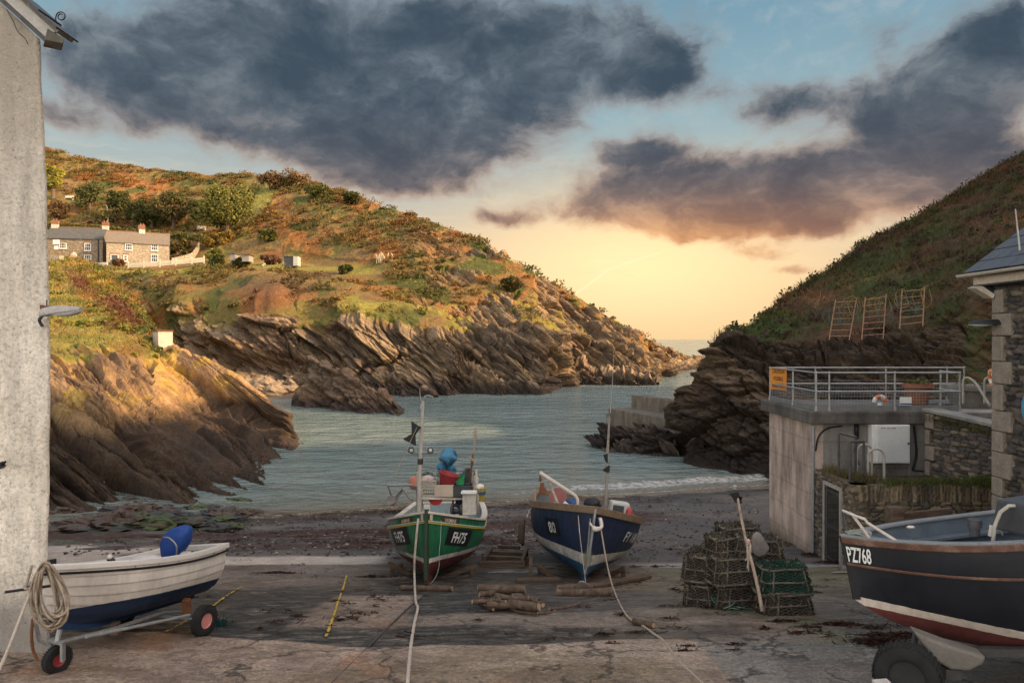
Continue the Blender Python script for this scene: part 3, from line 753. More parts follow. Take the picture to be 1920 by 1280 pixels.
    c = cmix(c, [.235,.205,.042], np.clip(blob(490,385,16,55,35)*1.2+blob(540,500,150,14,6)+blob(480,475,90,14,0)*.8+blob(300,512,120,8,0)+blob(690,585,45,28)*1.3+blob(870,600,110,25,14)*.9+blob(1010,590,110,24,28)*.8+blob(650,510,60,14), 0, 1)*smooth01(nz2, .36, .54))
    c = cmix(c, [.13,.082,.042], np.clip(blob(530,545,90,22)+blob(600,520,60,12)+blob(260,540,130,18)*.6, 0, 1)*.85)
    c = cmix(c, [.20,.085,.035], np.clip(blob(510,570,28,22)+blob(500,610,14,30), 0, 1)*.9)
    c = cmix(c, rock_col(P, 3, 2.2), np.clip(rock*1.15, 0, 1)*smooth01(rock, .25, .6))
    o = grid_obj('headland', P, BOTH, c, {'rock': rock, 'ba': beds(P, 40)[0], 'bb': beds(P, 40)[1], 'bc': y}, smooth=False); o['kind'] = 'structure'
    return P, T, rock, px, yy, c
HP, HT, HROCK, HPX, HYY, HCOL = make_headland()
def on_head(px, y):
    """nearest point of the headland surface to a photo pixel"""
    k = np.argmin(np.where((HT > 1.5) & (HT < 6.2), (HPX2-px)**2+(HYY2-y)**2, 1e9)); return Vector(HP.reshape(-1, 3)[k])
HPX2 = HP[...,0]/HP[...,1]*F+960; HYY2 = 635+(EYE-HP[...,2])/HP[...,1]*F
# low scrub over the headland: one mass of leaf clumps
def make_scrub():
    rg = np.random.default_rng(11); n, m = HT.shape
    cell = (HT > 1.9) & (HT < 6.6) & (HROCK < .45)
    cell &= ~((HT > 3.9) & (HT < 5.2) & (HPX > 60) & (HPX < 720) )
    idx = np.flatnonzero(cell.ravel()); Pf = HP.reshape(-1, 3); Cf = HCOL.reshape(-1, 3)
    gap = fbm(Pf[idx,0]*.16, Pf[idx,1]*.16, Pf[idx,2]*.2, 4, 801)
    lum = Cf[idx].sum(1); grassy = Cf[idx,1] > .155
    p = smooth01(gap, .40, .60)+.06; p = np.where(grassy, p*.10, p); p *= np.where(HT.ravel()[idx] > 5.7, 2.2, 1)
    # even area weighting
    dP = np.linalg.norm(np.gradient(HP, axis=0), axis=-1)*np.linalg.norm(np.gradient(HP, axis=1), axis=-1)
    p = p*dP.ravel()[idx]; p /= p.sum()
    pick = rg.choice(idx, size=11500, p=p); ctr = Pf[pick]; col = Cf[pick]
    rad = .40+1.25*rg.random(len(pick))**2.2; k = 46
    kind = rg.random(len(pick))
    base = np.where(kind[:,None] < .30, np.array([.080,.080,.024]), np.where(kind[:,None] < .66, np.array([.165,.096,.046]), col*np.array([1.0,1.0,1.0])))
    base = np.where(kind[:,None] > .93, np.array([.25,.20,.045]), base)
    u = rg.normal(size=(len(pick), k, 3)); u /= np.linalg.norm(u, axis=-1, keepdims=True); u[...,2] = np.abs(u[...,2])*.9+.05
    r = rad[:,None,None]*(.55+.5*rg.random((len(pick), k, 1)))
    C = ctr[:,None,:] + u*r*np.array([1.15,1.15,.85])
    base = .42*base+.58*col
    col = base[:,None,:]*(.70+.6*rg.random((len(pick), k, 1)))*(.8+.4*rg.random((len(pick),1,1)))
    Q = leaf_quads(C.reshape(-1, 3), 1, .18, rg, .15)
    o = quads_obj('hillside_scrub', Q, LEAFMAT, col.reshape(-1, 3)); o['kind'] = 'stuff'
    tag(o, 'brown and olive heath scrub covering the far hillside above the cove', 'scrub')
make_scrub()

# ---- free standing ribs and rocks: a crest with a broken face to the left and a bedded slab to the right
def rib(name, crest, lo, back, seed, nu=150, nv=70, amp=1.0, label=None, cat=None, tide=1.4, extra_col=None, lichen=0, kind=None):
    """crest, lo (foot of the near face), back (foot behind): lists of world points along the rock"""
    def res(L):
        q = curve_pts(L, 12); q = np.array([tuple(v) for v in q]); s = np.concatenate([[0], np.cumsum(np.linalg.norm(np.diff(q, axis=0), axis=1))]); t = np.linspace(0, s[-1], nu)
        return np.stack([np.interp(t, s, q[:,i]) for i in range(3)], -1)
    A, B, C = res(lo), res(crest), res(back); out = []
    for j in range(nv):
        t = j/(nv-1)
        if t < .5: k = t/.5; out.append(A*(1-k)+B*k + np.array([0,0,0]))
        else: k = (t-.5)/.5; out.append(B*(1-k)+C*k)
    P = np.array(out); T = np.linspace(0, 1, nv)[:,None]*np.ones(nu)
    e = np.sin(np.linspace(0, math.pi, nu))[None,:]**.35
    n = normals(P); ctr = (A+C)/2; dirn = P-ctr[None]; n *= np.sign((n*dirn).sum(-1, keepdims=True))
    x, y, z = _sheet_noise(P)
    s1, a, b = strata(P, 38, 1.5, seed, .28, 1.0); s2, _, _ = strata(P, 40, .55, seed+30, .28, .6)
    d = amp*(1.0*broken(P, 40, 3.2, .9, 2.4, seed+5, .15)+.45*broken(P, 40, 1.3, .32, 1.0, seed+6, .15)+.3*s1+.7*(fbm(x*.35, y*.35, z*.35, 4, seed+60)-.5)+.9*(ridged(x*.16, y*.16, z*.2, 3, seed+70)-.55))
    P = P + n*d[...,None]*(.35+.65*e)[...,None]
    c = rock_col(P, seed, tide, lichen)
    if extra_col is not None: c = extra_col(P, c, T)
    o = grid_obj(name, P, ROCKMAT, c, smooth=False)
    if kind: o['kind'] = kind
    if label: tag(o, label, cat)
    return o
def L(*q): return [W(*p) for p in q]
def foot(px, D, z=-1.0): return Vector(((px-960)/F*D, D, z))
rib('sea_rock', [foot(556,78.5,3.2),*L((575,672,76.8),(612,682,75.5),(655,702,73.5),(700,728,71.2),(740,757,68.5)),foot(768,66.8,-.4)],
    [foot(552,77.5),foot(580,75,-1.2),foot(620,72.5),foot(660,70),foot(700,67.8),foot(738,66.3)],
    [foot(575,82),foot(630,80),foot(690,78),foot(730,75),foot(765,72),foot(785,69)], 501, label='tall pointed slab of dark rock standing in the water of the cove', cat='rock', amp=1.15)
rib('sea_rock', [foot(766,70.5,-.3),*L((778,771,70.2),(800,772,71),(818,775,71.6)),foot(828,72,-.4)], [foot(766,69.6),foot(795,70),foot(828,71)], [foot(768,73),foot(800,73.5),foot(826,73.4)],
    540, 60, 30, .35, 'low rock reef just breaking the water beside the tall slab', 'rock', tide=2.5)
for i, (cr, f, bk) in enumerate([
    (L((628,640,99),(690,680,94.5),(740,712,91.5),(790,733,89.2),(822,741,88)), [foot(632,91),foot(690,90),foot(740,88.8),foot(800,87)], [foot(690,101),foot(740,98),foot(790,94),(foot(835,89.5))]),
    (L((850,668,97),(900,690,95.5),(950,710,94.5),(990,724,93),(1022,735,92)), [foot(850,92.5),foot(900,92),foot(960,91.3),foot(1010,90.8)], [foot(890,102),foot(960,100),foot(1000,97),foot(1034,93.5)]),
    (L((1040,668,114),(1100,688,112.5),(1160,702,111.6),(1200,711,111),(1232,719,110.5)), [foot(1050,109),foot(1110,110),foot(1170,109.7),foot(1222,109.4)], [foot(1080,122),(foot(1150,120)),foot(1210,117),foot(1242,112)]),
    (L((1235,668,147),(1265,675,152),(1290,682,170),(1312,687,183),(1326,692,187)), [foot(1232,141),foot(1262,146),foot(1290,165),foot(1318,180)], [foot(1245,160),foot(1275,175),foot(1300,190),foot(1332,191)])]):
    rib('cliff', cr, f, bk, 560+i*20, 170, 60, 1.5, tide=1.6, kind='structure')

# ================= near bank and bedded slabs on the left of the beach
def make_bank():
    D0 = [(40,958,29.5),(95,955,29.5),(200,948,30.2),(300,946,31),(380,944,31.2),(420,936,32),(500,918,34),(530,896,37.2),(545,868,41.5),(566,834,48.5)]
    zb = [(p, y+22, d-.8) for p, y, d in D0]
    r1 = [(40,860,32),(95,856,32.5),(200,856,33.5),(300,868,34.5),(380,885,34.6),(420,882,36),(470,868,38),(500,852,40.5),(530,838,44.8),(545,826,47.6),(566,832,49)]
    r2 = [(40,745,38),(95,745,38.5),(200,752,40),(300,768,42.5),(380,795,44.5),(430,800,46),(470,795,48),(500,800,49),(530,810,49.6),(548,822,49.6),(566,831,49.6)]
    r3 = [(40,650,50),(95,650,50),(200,655,51.5),(300,664,54.5),(340,700,54),(380,718,54),(430,740,53.6),(480,765,52.5),(510,785,51.6),(535,800,51),(552,818,50.6),(566,830,50.2)]
    r4 = [(40,590,65),(95,590,65),(200,598,63),(262,628,61),(298,648,60.5),(330,662,59),(380,678,57.5),(430,702,55.6),(480,735,53.8),(510,762,52.7),(535,785,51.8),(552,808,51.2),(566,829,50.6)]
    r5 = [(40,535,92),(95,535,92),(150,530,95),(200,545,88),(250,588,74),(285,628,64.5),(330,662.5,60.5),(380,679,58.5),(430,703,56.5),(480,736,54.8),(510,763,53.6),(535,786,52.8),(552,809,52),(566,829.5,51.2)]
    r6 = [(40,480,138),(95,480,138),(140,484,136),(170,494,132),(200,512,118),(250,570,86),(285,622,69),(330,664,64),(380,681,62),(430,705,60),(480,739,58),(510,766,56),(535,789,55),(552,812,54),(566,832,53)]
    pxs = np.concatenate([np.linspace(-560, 40, 90, endpoint=False), np.linspace(40, 566, 860)])
    P, T = sheet([zb,D0,r1,r2,r3,r4,r5,r6], pxs, [10,84,96,108,80,60,50,14], extra=[(3,10,-14)], su=5, st=7)
    x, y, z = _sheet_noise(P); n = normals(P); n *= np.sign((n*np.array([.3,-.6,.7])).sum(-1, keepdims=True))
    px = x/y*F+960; yy = 635+(EYE-z)/y*F
    nz = fbm(x*.16, y*.16, z*.2, 4, 701); nz2 = fbm(x*.5, y*.5, z*.5, 4, 705)
    # rock below a line that falls away to the right
    line = 690 - .36*(px-95) + 90*smooth01(px, 300, 360); line = np.where(px > 320, 0, line)
    line = np.where(px <= 320, 668 - .10*(px-95) , 0)
    rock = smooth01(yy + 90*(nz-.5) + 46*(nz2-.5), line-26, line+26)
    s0, _, _ = strata(P, 36, 4.6, 711, .33, 1.8, .7); s1, a, b = strata(P, 36, 1.5, 721, .30, 1.2, .8); s2, _, _ = strata(P, 38, .48, 741, .30, .7, .8)
    hn = n.copy(); hn[...,2] *= .6; hn /= np.linalg.norm(hn, axis=-1, keepdims=True)
    edge = smooth01(566-px, 0, 40)*smooth01(T, .2, 1.2)
    fa = broken(P, 37, 6.5, 1.9, 4.5, 1301, .12); fb_ = broken(P, 38, 2.6, .62, 1.8, 1331, .12); fc = broken(P, 38, .9, .2, .7, 1351, .12)
    aa = (px*math.cos(R(37))+yy*math.sin(R(37)))/F*42; bb = (px*math.sin(R(37))-yy*math.cos(R(37)))/F*42 + .18*(fbm(x*.25, y*.12, z*.25, 3, 1391)-.5)*2
    fa = facets(aa/20, bb/2.3, y/60, 1301); fb_ = facets(aa/13, bb/.72, y/60+.5, 1331); fc = facets(aa/6, bb/.21, y/60, 1351)
    g2_ = broken(P, 38, .8, .17, .55, 1351, .12)
    d = rock*edge*(1.15*fa + (.95*fb_*smooth01(nz, .30, .55) + .42*fc*smooth01(nz2, .35, .6))*smooth01(T, .8, 1.5) + .10*g2_ + .6*(nz-.5) - .05)
    for _ in range(1):
        for ax in (0, 1): d = .25*np.roll(d, 1, ax)+.5*d+.25*np.roll(d, -1, ax)
    rot = 0
    # the deep gully under the outer rib
    gl = np.exp(-(((px-400)-(yy-760)*1.1)/60)**2*0)*np.exp(-((yy-(752+.42*(px-420)))/17)**2)*smooth01(px, 330, 380)*smooth01(-px, -535, -490)
    d = d - 1.5*gl
    g3 = np.exp(-((px-(250+ (yy-800)*.55))/22)**2)*smooth01(yy, 740, 800)*smooth01(-yy, -900, -870)
    d = d - 1.6*g3
    d = d + (1-rock)*(.55*np.maximum(0, ridged(x*.4, y*.4, z*.4, 3, 751)-.4)+.3*(nz2-.5))*np.clip(y/60, .6, 1.6)*(T < 7.2)
    P = P + hn*d[...,None]
    c = np.ones(x.shape+(3,))*np.array([.24,.22,.045])
    def blob(cx, cy, rx, ry, rot=0):
        u = px-cx; v = yy-cy; r = R(rot); uu = u*math.cos(r)+v*math.sin(r); vv = -u*math.sin(r)+v*math.cos(r)
        return np.exp(-((uu/rx)**2+(vv/ry)**2)**1.4)
    c = cmix(c, [.115,.125,.026], smooth01(nz, .48, .6)*.8); c = cmix(c, [.28,.205,.065], smooth01(nz2, .5, .62)*.8)
    c = cmix(c, [.19,.088,.042], np.clip(blob(225,590,58,20,38)+blob(150,535,40,16,45)*.9+blob(255,660,26,26)*.5, 0, 1)*.95)
    c = cmix(c, [.22,.11,.03], blob(240,665,34,22,20)*.7)
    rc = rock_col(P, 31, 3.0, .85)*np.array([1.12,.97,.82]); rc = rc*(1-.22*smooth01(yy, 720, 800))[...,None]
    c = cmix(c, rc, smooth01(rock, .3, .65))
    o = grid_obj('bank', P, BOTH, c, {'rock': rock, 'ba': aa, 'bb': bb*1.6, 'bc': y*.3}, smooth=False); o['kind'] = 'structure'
    return P, T, rock, px, yy, c
BP, BT, BROCK, BPX, BYY, BCOL = make_bank()
def grass_blades(name, Pt, col, hgt, wid, rg, lean=.5, down=0.0, nrm=None):
    """Pt (k,3) roots; each blade a thin quad, bent by lean"""
    k = len(Pt); ang = rg.random(k)*2*math.pi; w = np.stack([np.cos(ang), np.sin(ang), 0*ang], -1)*(wid*(.6+.8*rg.random(k)))[:,None]
    tip = rg.normal(size=(k, 3))*lean; tip[:,2] = np.abs(tip[:,2])*.5+.8-down
    tip /= np.linalg.norm(tip, axis=1, keepdims=True); h = (hgt*(.5+rg.random(k)))[:,None]
    T = Pt+tip*h
    Q = np.stack([Pt-w, Pt+w, T+w*.25, T-w*.25], 1)
    return quads_obj(name, Q, BLADEMAT, col)
def make_bank_grass():
    rg = np.random.default_rng(5)
    ok = np.flatnonzero(((BROCK < .45) & (BT > 2.2) & (BT < 7)).ravel()); Pf = BP.reshape(-1, 3); Cf = BCOL.reshape(-1, 3)
    dP = np.linalg.norm(np.gradient(BP, axis=0), axis=-1)*np.linalg.norm(np.gradient(BP, axis=1), axis=-1)
    w = dP.ravel()[ok]/np.clip(Pf[ok,1]/50, .8, 3)**1.5; w /= w.sum()
    pick = rg.choice(ok, 60000, p=w); pt = Pf[pick]+rg.normal(size=(60000, 3))*.12
    col = Cf[pick]*(.65+.8*rg.random((60000, 1)))
    sz = np.clip(Pf[pick,1]/50, .7, 2.2)
    tint = fbm(pt[:,0]*.45, pt[:,1]*.45, pt[:,2]*.45, 4, 88); tint2 = fbm(pt[:,0]*.9, pt[:,1]*.9, pt[:,2]*.9, 3, 98)
    col = col*(1-.55*smooth01(tint, .50, .62))[:,None]; col = np.where((tint2 > .56)[:,None], col*np.array([1.15,.72,.6]), col); col = np.where((tint < .42)[:,None], col*np.array([1.35,1.25,1.3]), col)
    o = grass_blades('bank_grass', pt, col, .22*sz, .03*sz, rg, .8); o['kind'] = 'stuff'
    tag(o, 'yellow green rough grass growing on the sunlit bank at the left', 'grass')
make_bank_grass()
def make_bank_scrub():
    rg = np.random.default_rng(55); ok = np.flatnonzero(((BROCK < .6) & (BT > 2.6) & (BT < 6.9)).ravel()); Pf = BP.reshape(-1, 3); Cf = BCOL.reshape(-1, 3)
    gap = fbm(Pf[ok,0]*.22, Pf[ok,1]*.22, Pf[ok,2]*.22, 4, 805); w = smooth01(gap, .47, .60)+.02+.9*(Cf[ok,1] < .11)
    dP = np.linalg.norm(np.gradient(BP, axis=0), axis=-1)*np.linalg.norm(np.gradient(BP, axis=1), axis=-1); w *= dP.ravel()[ok]/np.clip(Pf[ok,1]/50, .8, 3); w /= w.sum()
    n = 1500; k = 36; pick = rg.choice(ok, n, p=w); rad = (.18+.55*rg.random(n)**2)*np.clip(Pf[pick,1]/55, .8, 2)
    u = rg.normal(size=(n, k, 3)); u /= np.linalg.norm(u, axis=-1, keepdims=True); u[...,2] = np.abs(u[...,2])*.8
    C = Pf[pick][:,None]+u*(rad[:,None,None]*(.5+.5*rg.random((n, k, 1)))); q = rg.random(n)
    base = np.where((Cf[pick,1] < .11)[:,None], np.array([.16,.075,.045]), np.where(q[:,None] < .4, np.array([.075,.095,.024]), np.where(q[:,None] < .7, np.array([.22,.20,.045]), np.array([.17,.10,.04]))))
    o = quads_obj('bank_scrub', leaf_quads(C.reshape(-1, 3), 1, .13, rg, .1), LEAFMAT, (base[:,None]*(.6+.8*rg.random((n, k, 1)))).reshape(-1, 3)); o['kind'] = 'stuff'
    tag(o, 'green and rust brown bramble clumps on the sunlit left bank', 'scrub')
make_bank_scrub()

# ================= right-hand hillside above the boathouse and its rocky foot
def make_right_hill():
    base = [(1118,46),(1135,46.5),(1180,44.5),(1240,42),(1300,39.5),(1380,37.2),(1445,35.8),(1600,34),(1900,31),(2100,30)]
    def zr(z, dd): return [(p, 635+(EYE-z)*F/(d+dd), d+dd) for p, d in base]
    q0 = zr(-1.2, -.5)
    q1 = [(1118,842,46.9),(1135,832,47.3),(1180,808,46.8),(1205,794,46),(1235,800,45.2),(1262,806,44.4),(1285,775,43.2),(1300,790,42.2),(1380,800,40),(1445,800,38.5),(1600,760,36.5),(1900,740,33),(2100,730,32)]
    q2 = [(1118,840,47.4),(1135,830,47.9),(1180,804,47.6),(1205,791,47),(1235,797,46.2),(1262,802,45.4),(1285,762,44.2),(1308,715,43.6),(1340,690,43),(1380,690,42),(1445,700,41),(1600,690,39),(1720,690,37.5),(1900,690,35),(2100,690,34)]
    q3 = [(1118,839,47.8),(1135,829,48.3),(1180,803,48.2),(1205,790,47.8),(1235,796,47.2),(1262,801,46.4),(1285,760,45.2),(1310,712,44.8),(1332,668,44.4),(1348,641,44),(1380,632,44),(1420,635,43.5),(1500,640,43),(1600,650,41.5),(1720,628,40),(1790,580,39.5),(1900,540,38),(2100,500,37)]
    q4 = [(1118,839,48.6),(1135,829,49.1),(1180,803,49.2),(1205,790,49),(1235,796,48.6),(1262,801,47.9),(1285,760,46.8),(1310,712,46.4),(1332,667,46.2),(1348,640,46.4),(1410,619,50.5),(1450,588,53),(1500,550,55.5),(1560,503,58.5),(1620,464,61),(1700,421,63.5),(1780,374,66),(1850,332,68.5),(1920,290,71),(2100,180,77)]
    pxs = np.concatenate([np.linspace(1118, 2050, 860, endpoint=False), np.linspace(2050, 2700, 90)])
    P, T = sheet([q0,q1,q2,q3,q4], pxs, [90,60,70,110,16], extra=[(5,14,-9)], su=4, st=5)
    x, y, z = _sheet_noise(P); n = normals(P); n *= np.sign((n*np.array([-.4,-.6,.6])).sum(-1, keepdims=True))
    px = x/y*F+960; yy = 635+(EYE-z)/y*F
    nz = fbm(x*.18, y*.18, z*.22, 4, 901); nz2 = fbm(x*.55, y*.55, z*.6, 4, 905)
    rock = 1-smooth01(T+.9*(nz-.5)+.5*(nz2-.5), 2.75, 3.05)
    rock = np.where(px < 1300, 1, rock)
    rock = np.where(px > 1790, rock*(1-.75*smooth01(px, 1780, 1830)), rock)
    s0, _, _ = strata(P, 25, 2.6, 911, .2, 1.8); s1, _, _ = strata(P, 30, .8, 931, .2, 1.2)
    hn = n.copy(); hn[...,2] *= .5; hn /= np.linalg.norm(hn, axis=-1, keepdims=True)
    ends = smooth01(T, .2, .8)
    fa = broken(P, 34, 3.0, 1.8, 2.4, 1401, .1); fb_ = broken(P, 40, 1.1, .6, .9, 1431, .1); fc = broken(P, 40, .45, .22, .4, 1451, .1)
    d = rock*ends*(1.15*fa+.45*fb_+.16*fc+2.2*(ridged(x*.2, y*.2, z*.25, 3, 941)-.55)+.7*(nz2-.5))
    d = d + (1-rock)*(.9*np.maximum(0, ridged(x*.3, y*.3, z*.3, 3, 951)-.4)+.45*(nz2-.5))*(T < 4.6)
    P = P + hn*d[...,None]
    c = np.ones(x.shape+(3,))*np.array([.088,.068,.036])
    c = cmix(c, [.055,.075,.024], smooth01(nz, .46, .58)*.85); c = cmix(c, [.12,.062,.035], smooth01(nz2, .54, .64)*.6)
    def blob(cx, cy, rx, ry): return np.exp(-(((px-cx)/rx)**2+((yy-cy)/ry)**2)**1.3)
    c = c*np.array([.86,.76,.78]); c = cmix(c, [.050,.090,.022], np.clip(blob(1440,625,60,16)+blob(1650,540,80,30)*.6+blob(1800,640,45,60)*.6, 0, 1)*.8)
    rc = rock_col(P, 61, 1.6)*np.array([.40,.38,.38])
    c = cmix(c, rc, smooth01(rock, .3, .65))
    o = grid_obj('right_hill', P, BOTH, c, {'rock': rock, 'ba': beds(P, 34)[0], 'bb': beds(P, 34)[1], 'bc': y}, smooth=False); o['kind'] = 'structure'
    return P, T, rock, px, yy, c
RP, RT, RROCK, RPX, RYY, RCOL = make_right_hill()
def make_right_grass():
    rg = np.random.default_rng(15)
    ok = np.flatnonzero(((RROCK < .5) & (RT > 2.3) & (RT < 4.7) & (RPX > 1320) & (RPX < 2000)).ravel()); Pf = RP.reshape(-1, 3); Cf = RCOL.reshape(-1, 3)
    dP = np.linalg.norm(np.gradient(RP, axis=0), axis=-1)*np.linalg.norm(np.gradient(RP, axis=1), axis=-1)
    w = dP.ravel()[ok]*(1+2.5*(RT.ravel()[ok] > 3.85)); w /= w.sum(); N = 70000
    pick = rg.choice(ok, N, p=w); pt = Pf[pick]+rg.normal(size=(N, 3))*.10
    col = Cf[pick]*(.6+.9*rg.random((N, 1)))*np.array([1.05,1.0,.95])
    o = grass_blades('hill_grass', pt, col, np.full(N, .42), np.full(N, .030), rg, .75, .15); o['kind'] = 'stuff'
    tag(o, 'dull green and brown tussock grass over the shaded hillside on the right', 'grass')
    # heather and bramble clumps
    pick = rg.choice(ok, 900, p=w); k = 40; ctr = Pf[pick]; rad = .25+.75*rg.random(900)**2
    u = rg.normal(size=(900, k, 3)); u /= np.linalg.norm(u, axis=-1, keepdims=True); u[...,2] = np.abs(u[...,2])
    C = ctr[:,None]+u*(rad[:,None,None]*(.5+.5*rg.random((900, k, 1))))
    base = np.where(rg.random((900,1)) < .5, np.array([.055,.036,.026]), np.array([.042,.050,.020]))
    col = base[:,None]*(.6+.8*rg.random((900, k, 1)))
    o = quads_obj('hill_scrub', leaf_quads(C.reshape(-1, 3), 1, .10, rg), LEAFMAT, col.reshape(-1, 3)); o['kind'] = 'stuff'
    tag(o, 'dark heather and bramble scrub on the shaded right hillside', 'scrub')
make_right_grass()
# the same valley side carries on to the right, out of frame, and shades the foreshore
def make_valley_side():
    xs = np.linspace(14, 190, 80); ys = np.linspace(-150, 74, 90); X, Y = np.meshgrid(xs, ys)
    x0 = 13 + np.maximum(0, Y)*.78
    Z = 3 + 11*smooth01(Y, 18, 46)*smooth01(X-x0, -2, 6) + .85*np.maximum(0, X-x0)*(1-.40*smooth01(Y, -10, 30)*(1-smooth01(Y, 30, 50))) - 6*np.maximum(0, x0-X)*.6
    Z = np.minimum(Z, 75) + 2*(fbm(X*.06, Y*.06, X*0, 4, 71)-.5)
    P = np.stack([X, Y, Z], -1)
    o = grid_obj('valley_side', P, HILLMAT, np.ones(X.shape+(3,))*np.array([.085,.075,.035])); o['kind'] = 'structure'
make_valley_side()
# ================================================================== WALLS, BUILDINGS ON THE RIGHT, PIER
def text_shape(s, size=1.0, sx=1.0):
    """flat triangles of a line of writing, centred on x, baseline at 0"""
    cu = bpy.data.curves.new('writing', 'FONT'); cu.body = s; cu.size = size; cu.align_x = 'CENTER'; cu.resolution_u = 3; cu.offset = size*.018
    ob = bpy.data.objects.new('writing', cu); sc.collection.objects.link(ob)
    dg = bpy.context.evaluated_depsgraph_get(); dg.update()
    me = bpy.data.meshes.new_from_object(ob.evaluated_get(dg))
    v = [(p.co.x*sx, p.co.y) for p in me.vertices]; f = [tuple(p.vertices) for p in me.polygons]
    bpy.data.objects.remove(ob); bpy.data.curves.remove(cu); bpy.data.meshes.remove(me); return v, f
def flat_text(s, size, o, u, v, sx=1.0):
    """writing on a flat board: origin o, axes u (along) and v (up)"""
    vs, fs = text_shape(s, size, sx); u = Vector(u); v = Vector(v); o = Vector(o)
    m = MB(); m.add([o+u*a+v*b for a, b in vs], fs); return m
def stone_wall(name, O, u, w, h, n, lw, lh, seed, parent, cols, depth=.04, thick=.35, res=.03, top=None, vertical_top=0, mat=None, hole=None):
    """rubble masonry: every stone has its own height and colour, joints are set back"""
    O = np.array(O, float); u = np.array(u, float); n = np.array(n, float); up = np.array([0,0,1.])
    nu = max(8, int(w/res)); nv = max(8, int(h/res)); a = np.linspace(0, w, nu); b = np.linspace(0, h, nv); A, B = np.meshgrid(a, b)
    if top is not None: B = B*top(A)/h
    wa = A + .10*(fbm(A*3, B*3, A*0, 2, seed+7)-.5); wb = B + .06*(fbm(A*2, B*2, A*0+5, 2, seed+8)-.5)
    ax = wa/lw; bx = wb/lh
    if vertical_top:
        vt = (B > (top(A) if top else h) - vertical_top)
        ax = np.where(vt, wa/(lh*.8), ax); bx = np.where(vt, 0*wb + .5 + 50, bx)
    row = np.floor(bx); f1 = np.full(A.shape, 9.); f2 = np.full(A.shape, 9.); hh = np.zeros(A.shape); cc = np.zeros(A.shape)
    for j in (-1,0,1):
        rw = row+j
        sh = _h(rw, rw*0, rw*0, seed)*.9
        a0 = np.floor(ax+sh)
        for i in (-1,0,1):
            ci = a0+i; cx = ci - sh + .2+.6*_h(ci, rw, rw*0, seed+1); cy = rw+.3+.4*_h(ci, rw, rw*0, seed+2)
            d = np.maximum(np.abs(ax-cx)*.75, np.abs(bx-cy))*.8 + .2*np.hypot(ax-cx, bx-cy)
            v = _h(ci, rw, rw*0, seed+3); c_ = _h(ci, rw, rw*0, seed+4)
            nf = d < f1; f2 = np.where(nf, f1, np.minimum(f2, d)); hh = np.where(nf, v, hh); cc = np.where(nf, c_, cc); f1 = np.where(nf, d, f1)
    e = smooth01(f2-f1, .02, .16)
    disp = depth*(e*(.45+.9*hh)-.5) + .012*(fbm(A*14, B*14, A*0, 3, seed+20)-.5)
    P = O[None,None] + A[...,None]*u + B[...,None]*up + disp[...,None]*n
    K = len(cols)-1; base = np.zeros(A.shape+(3,)); q = np.clip(cc*K, 0, K-1e-6); k0 = q.astype(int); C = np.array(cols)
    base = C[k0]*(1-(q-k0))[...,None]+C[np.minimum(k0+1, K)]*(q-k0)[...,None]
    base = base*(.75+.5*fbm(A*5, B*5, A*0, 3, seed+30))[...,None]
    base = cmix(base, np.array(cols[0])*.45, (1-e)*.75)
    def pad(Z, back):
        Z = np.pad(Z, ((1,1),(1,1),(0,0)), mode='edge')
        if back is not None: Z[0] -= back; Z[-1] -= back; Z[1:-1,0] -= back; Z[1:-1,-1] -= back
        return Z
    P = pad(P, n*thick); base = pad(base, None)
    o = grid_obj(name, P, mat or STONEMAT, base, off=tuple(OFF[parent.name]) if parent else None)
    if parent: o.parent = parent; o.location = (0,0,0); OFF[o.name] = OFF[parent.name]
    return o
STONEMAT = attr_mat('rubble_stone', .85, (14, .70, 1.25), (3, .8, 1.15), .4, 40, .008, .25)
SLATES = [(.040,.036,.034),(.085,.070,.058),(.060,.054,.052),(.13,.10,.075),(.19,.15,.11)]
OCHRE = [(.075,.060,.045),(.14,.105,.068),(.10,.085,.07),(.21,.155,.095),(.26,.20,.13)]
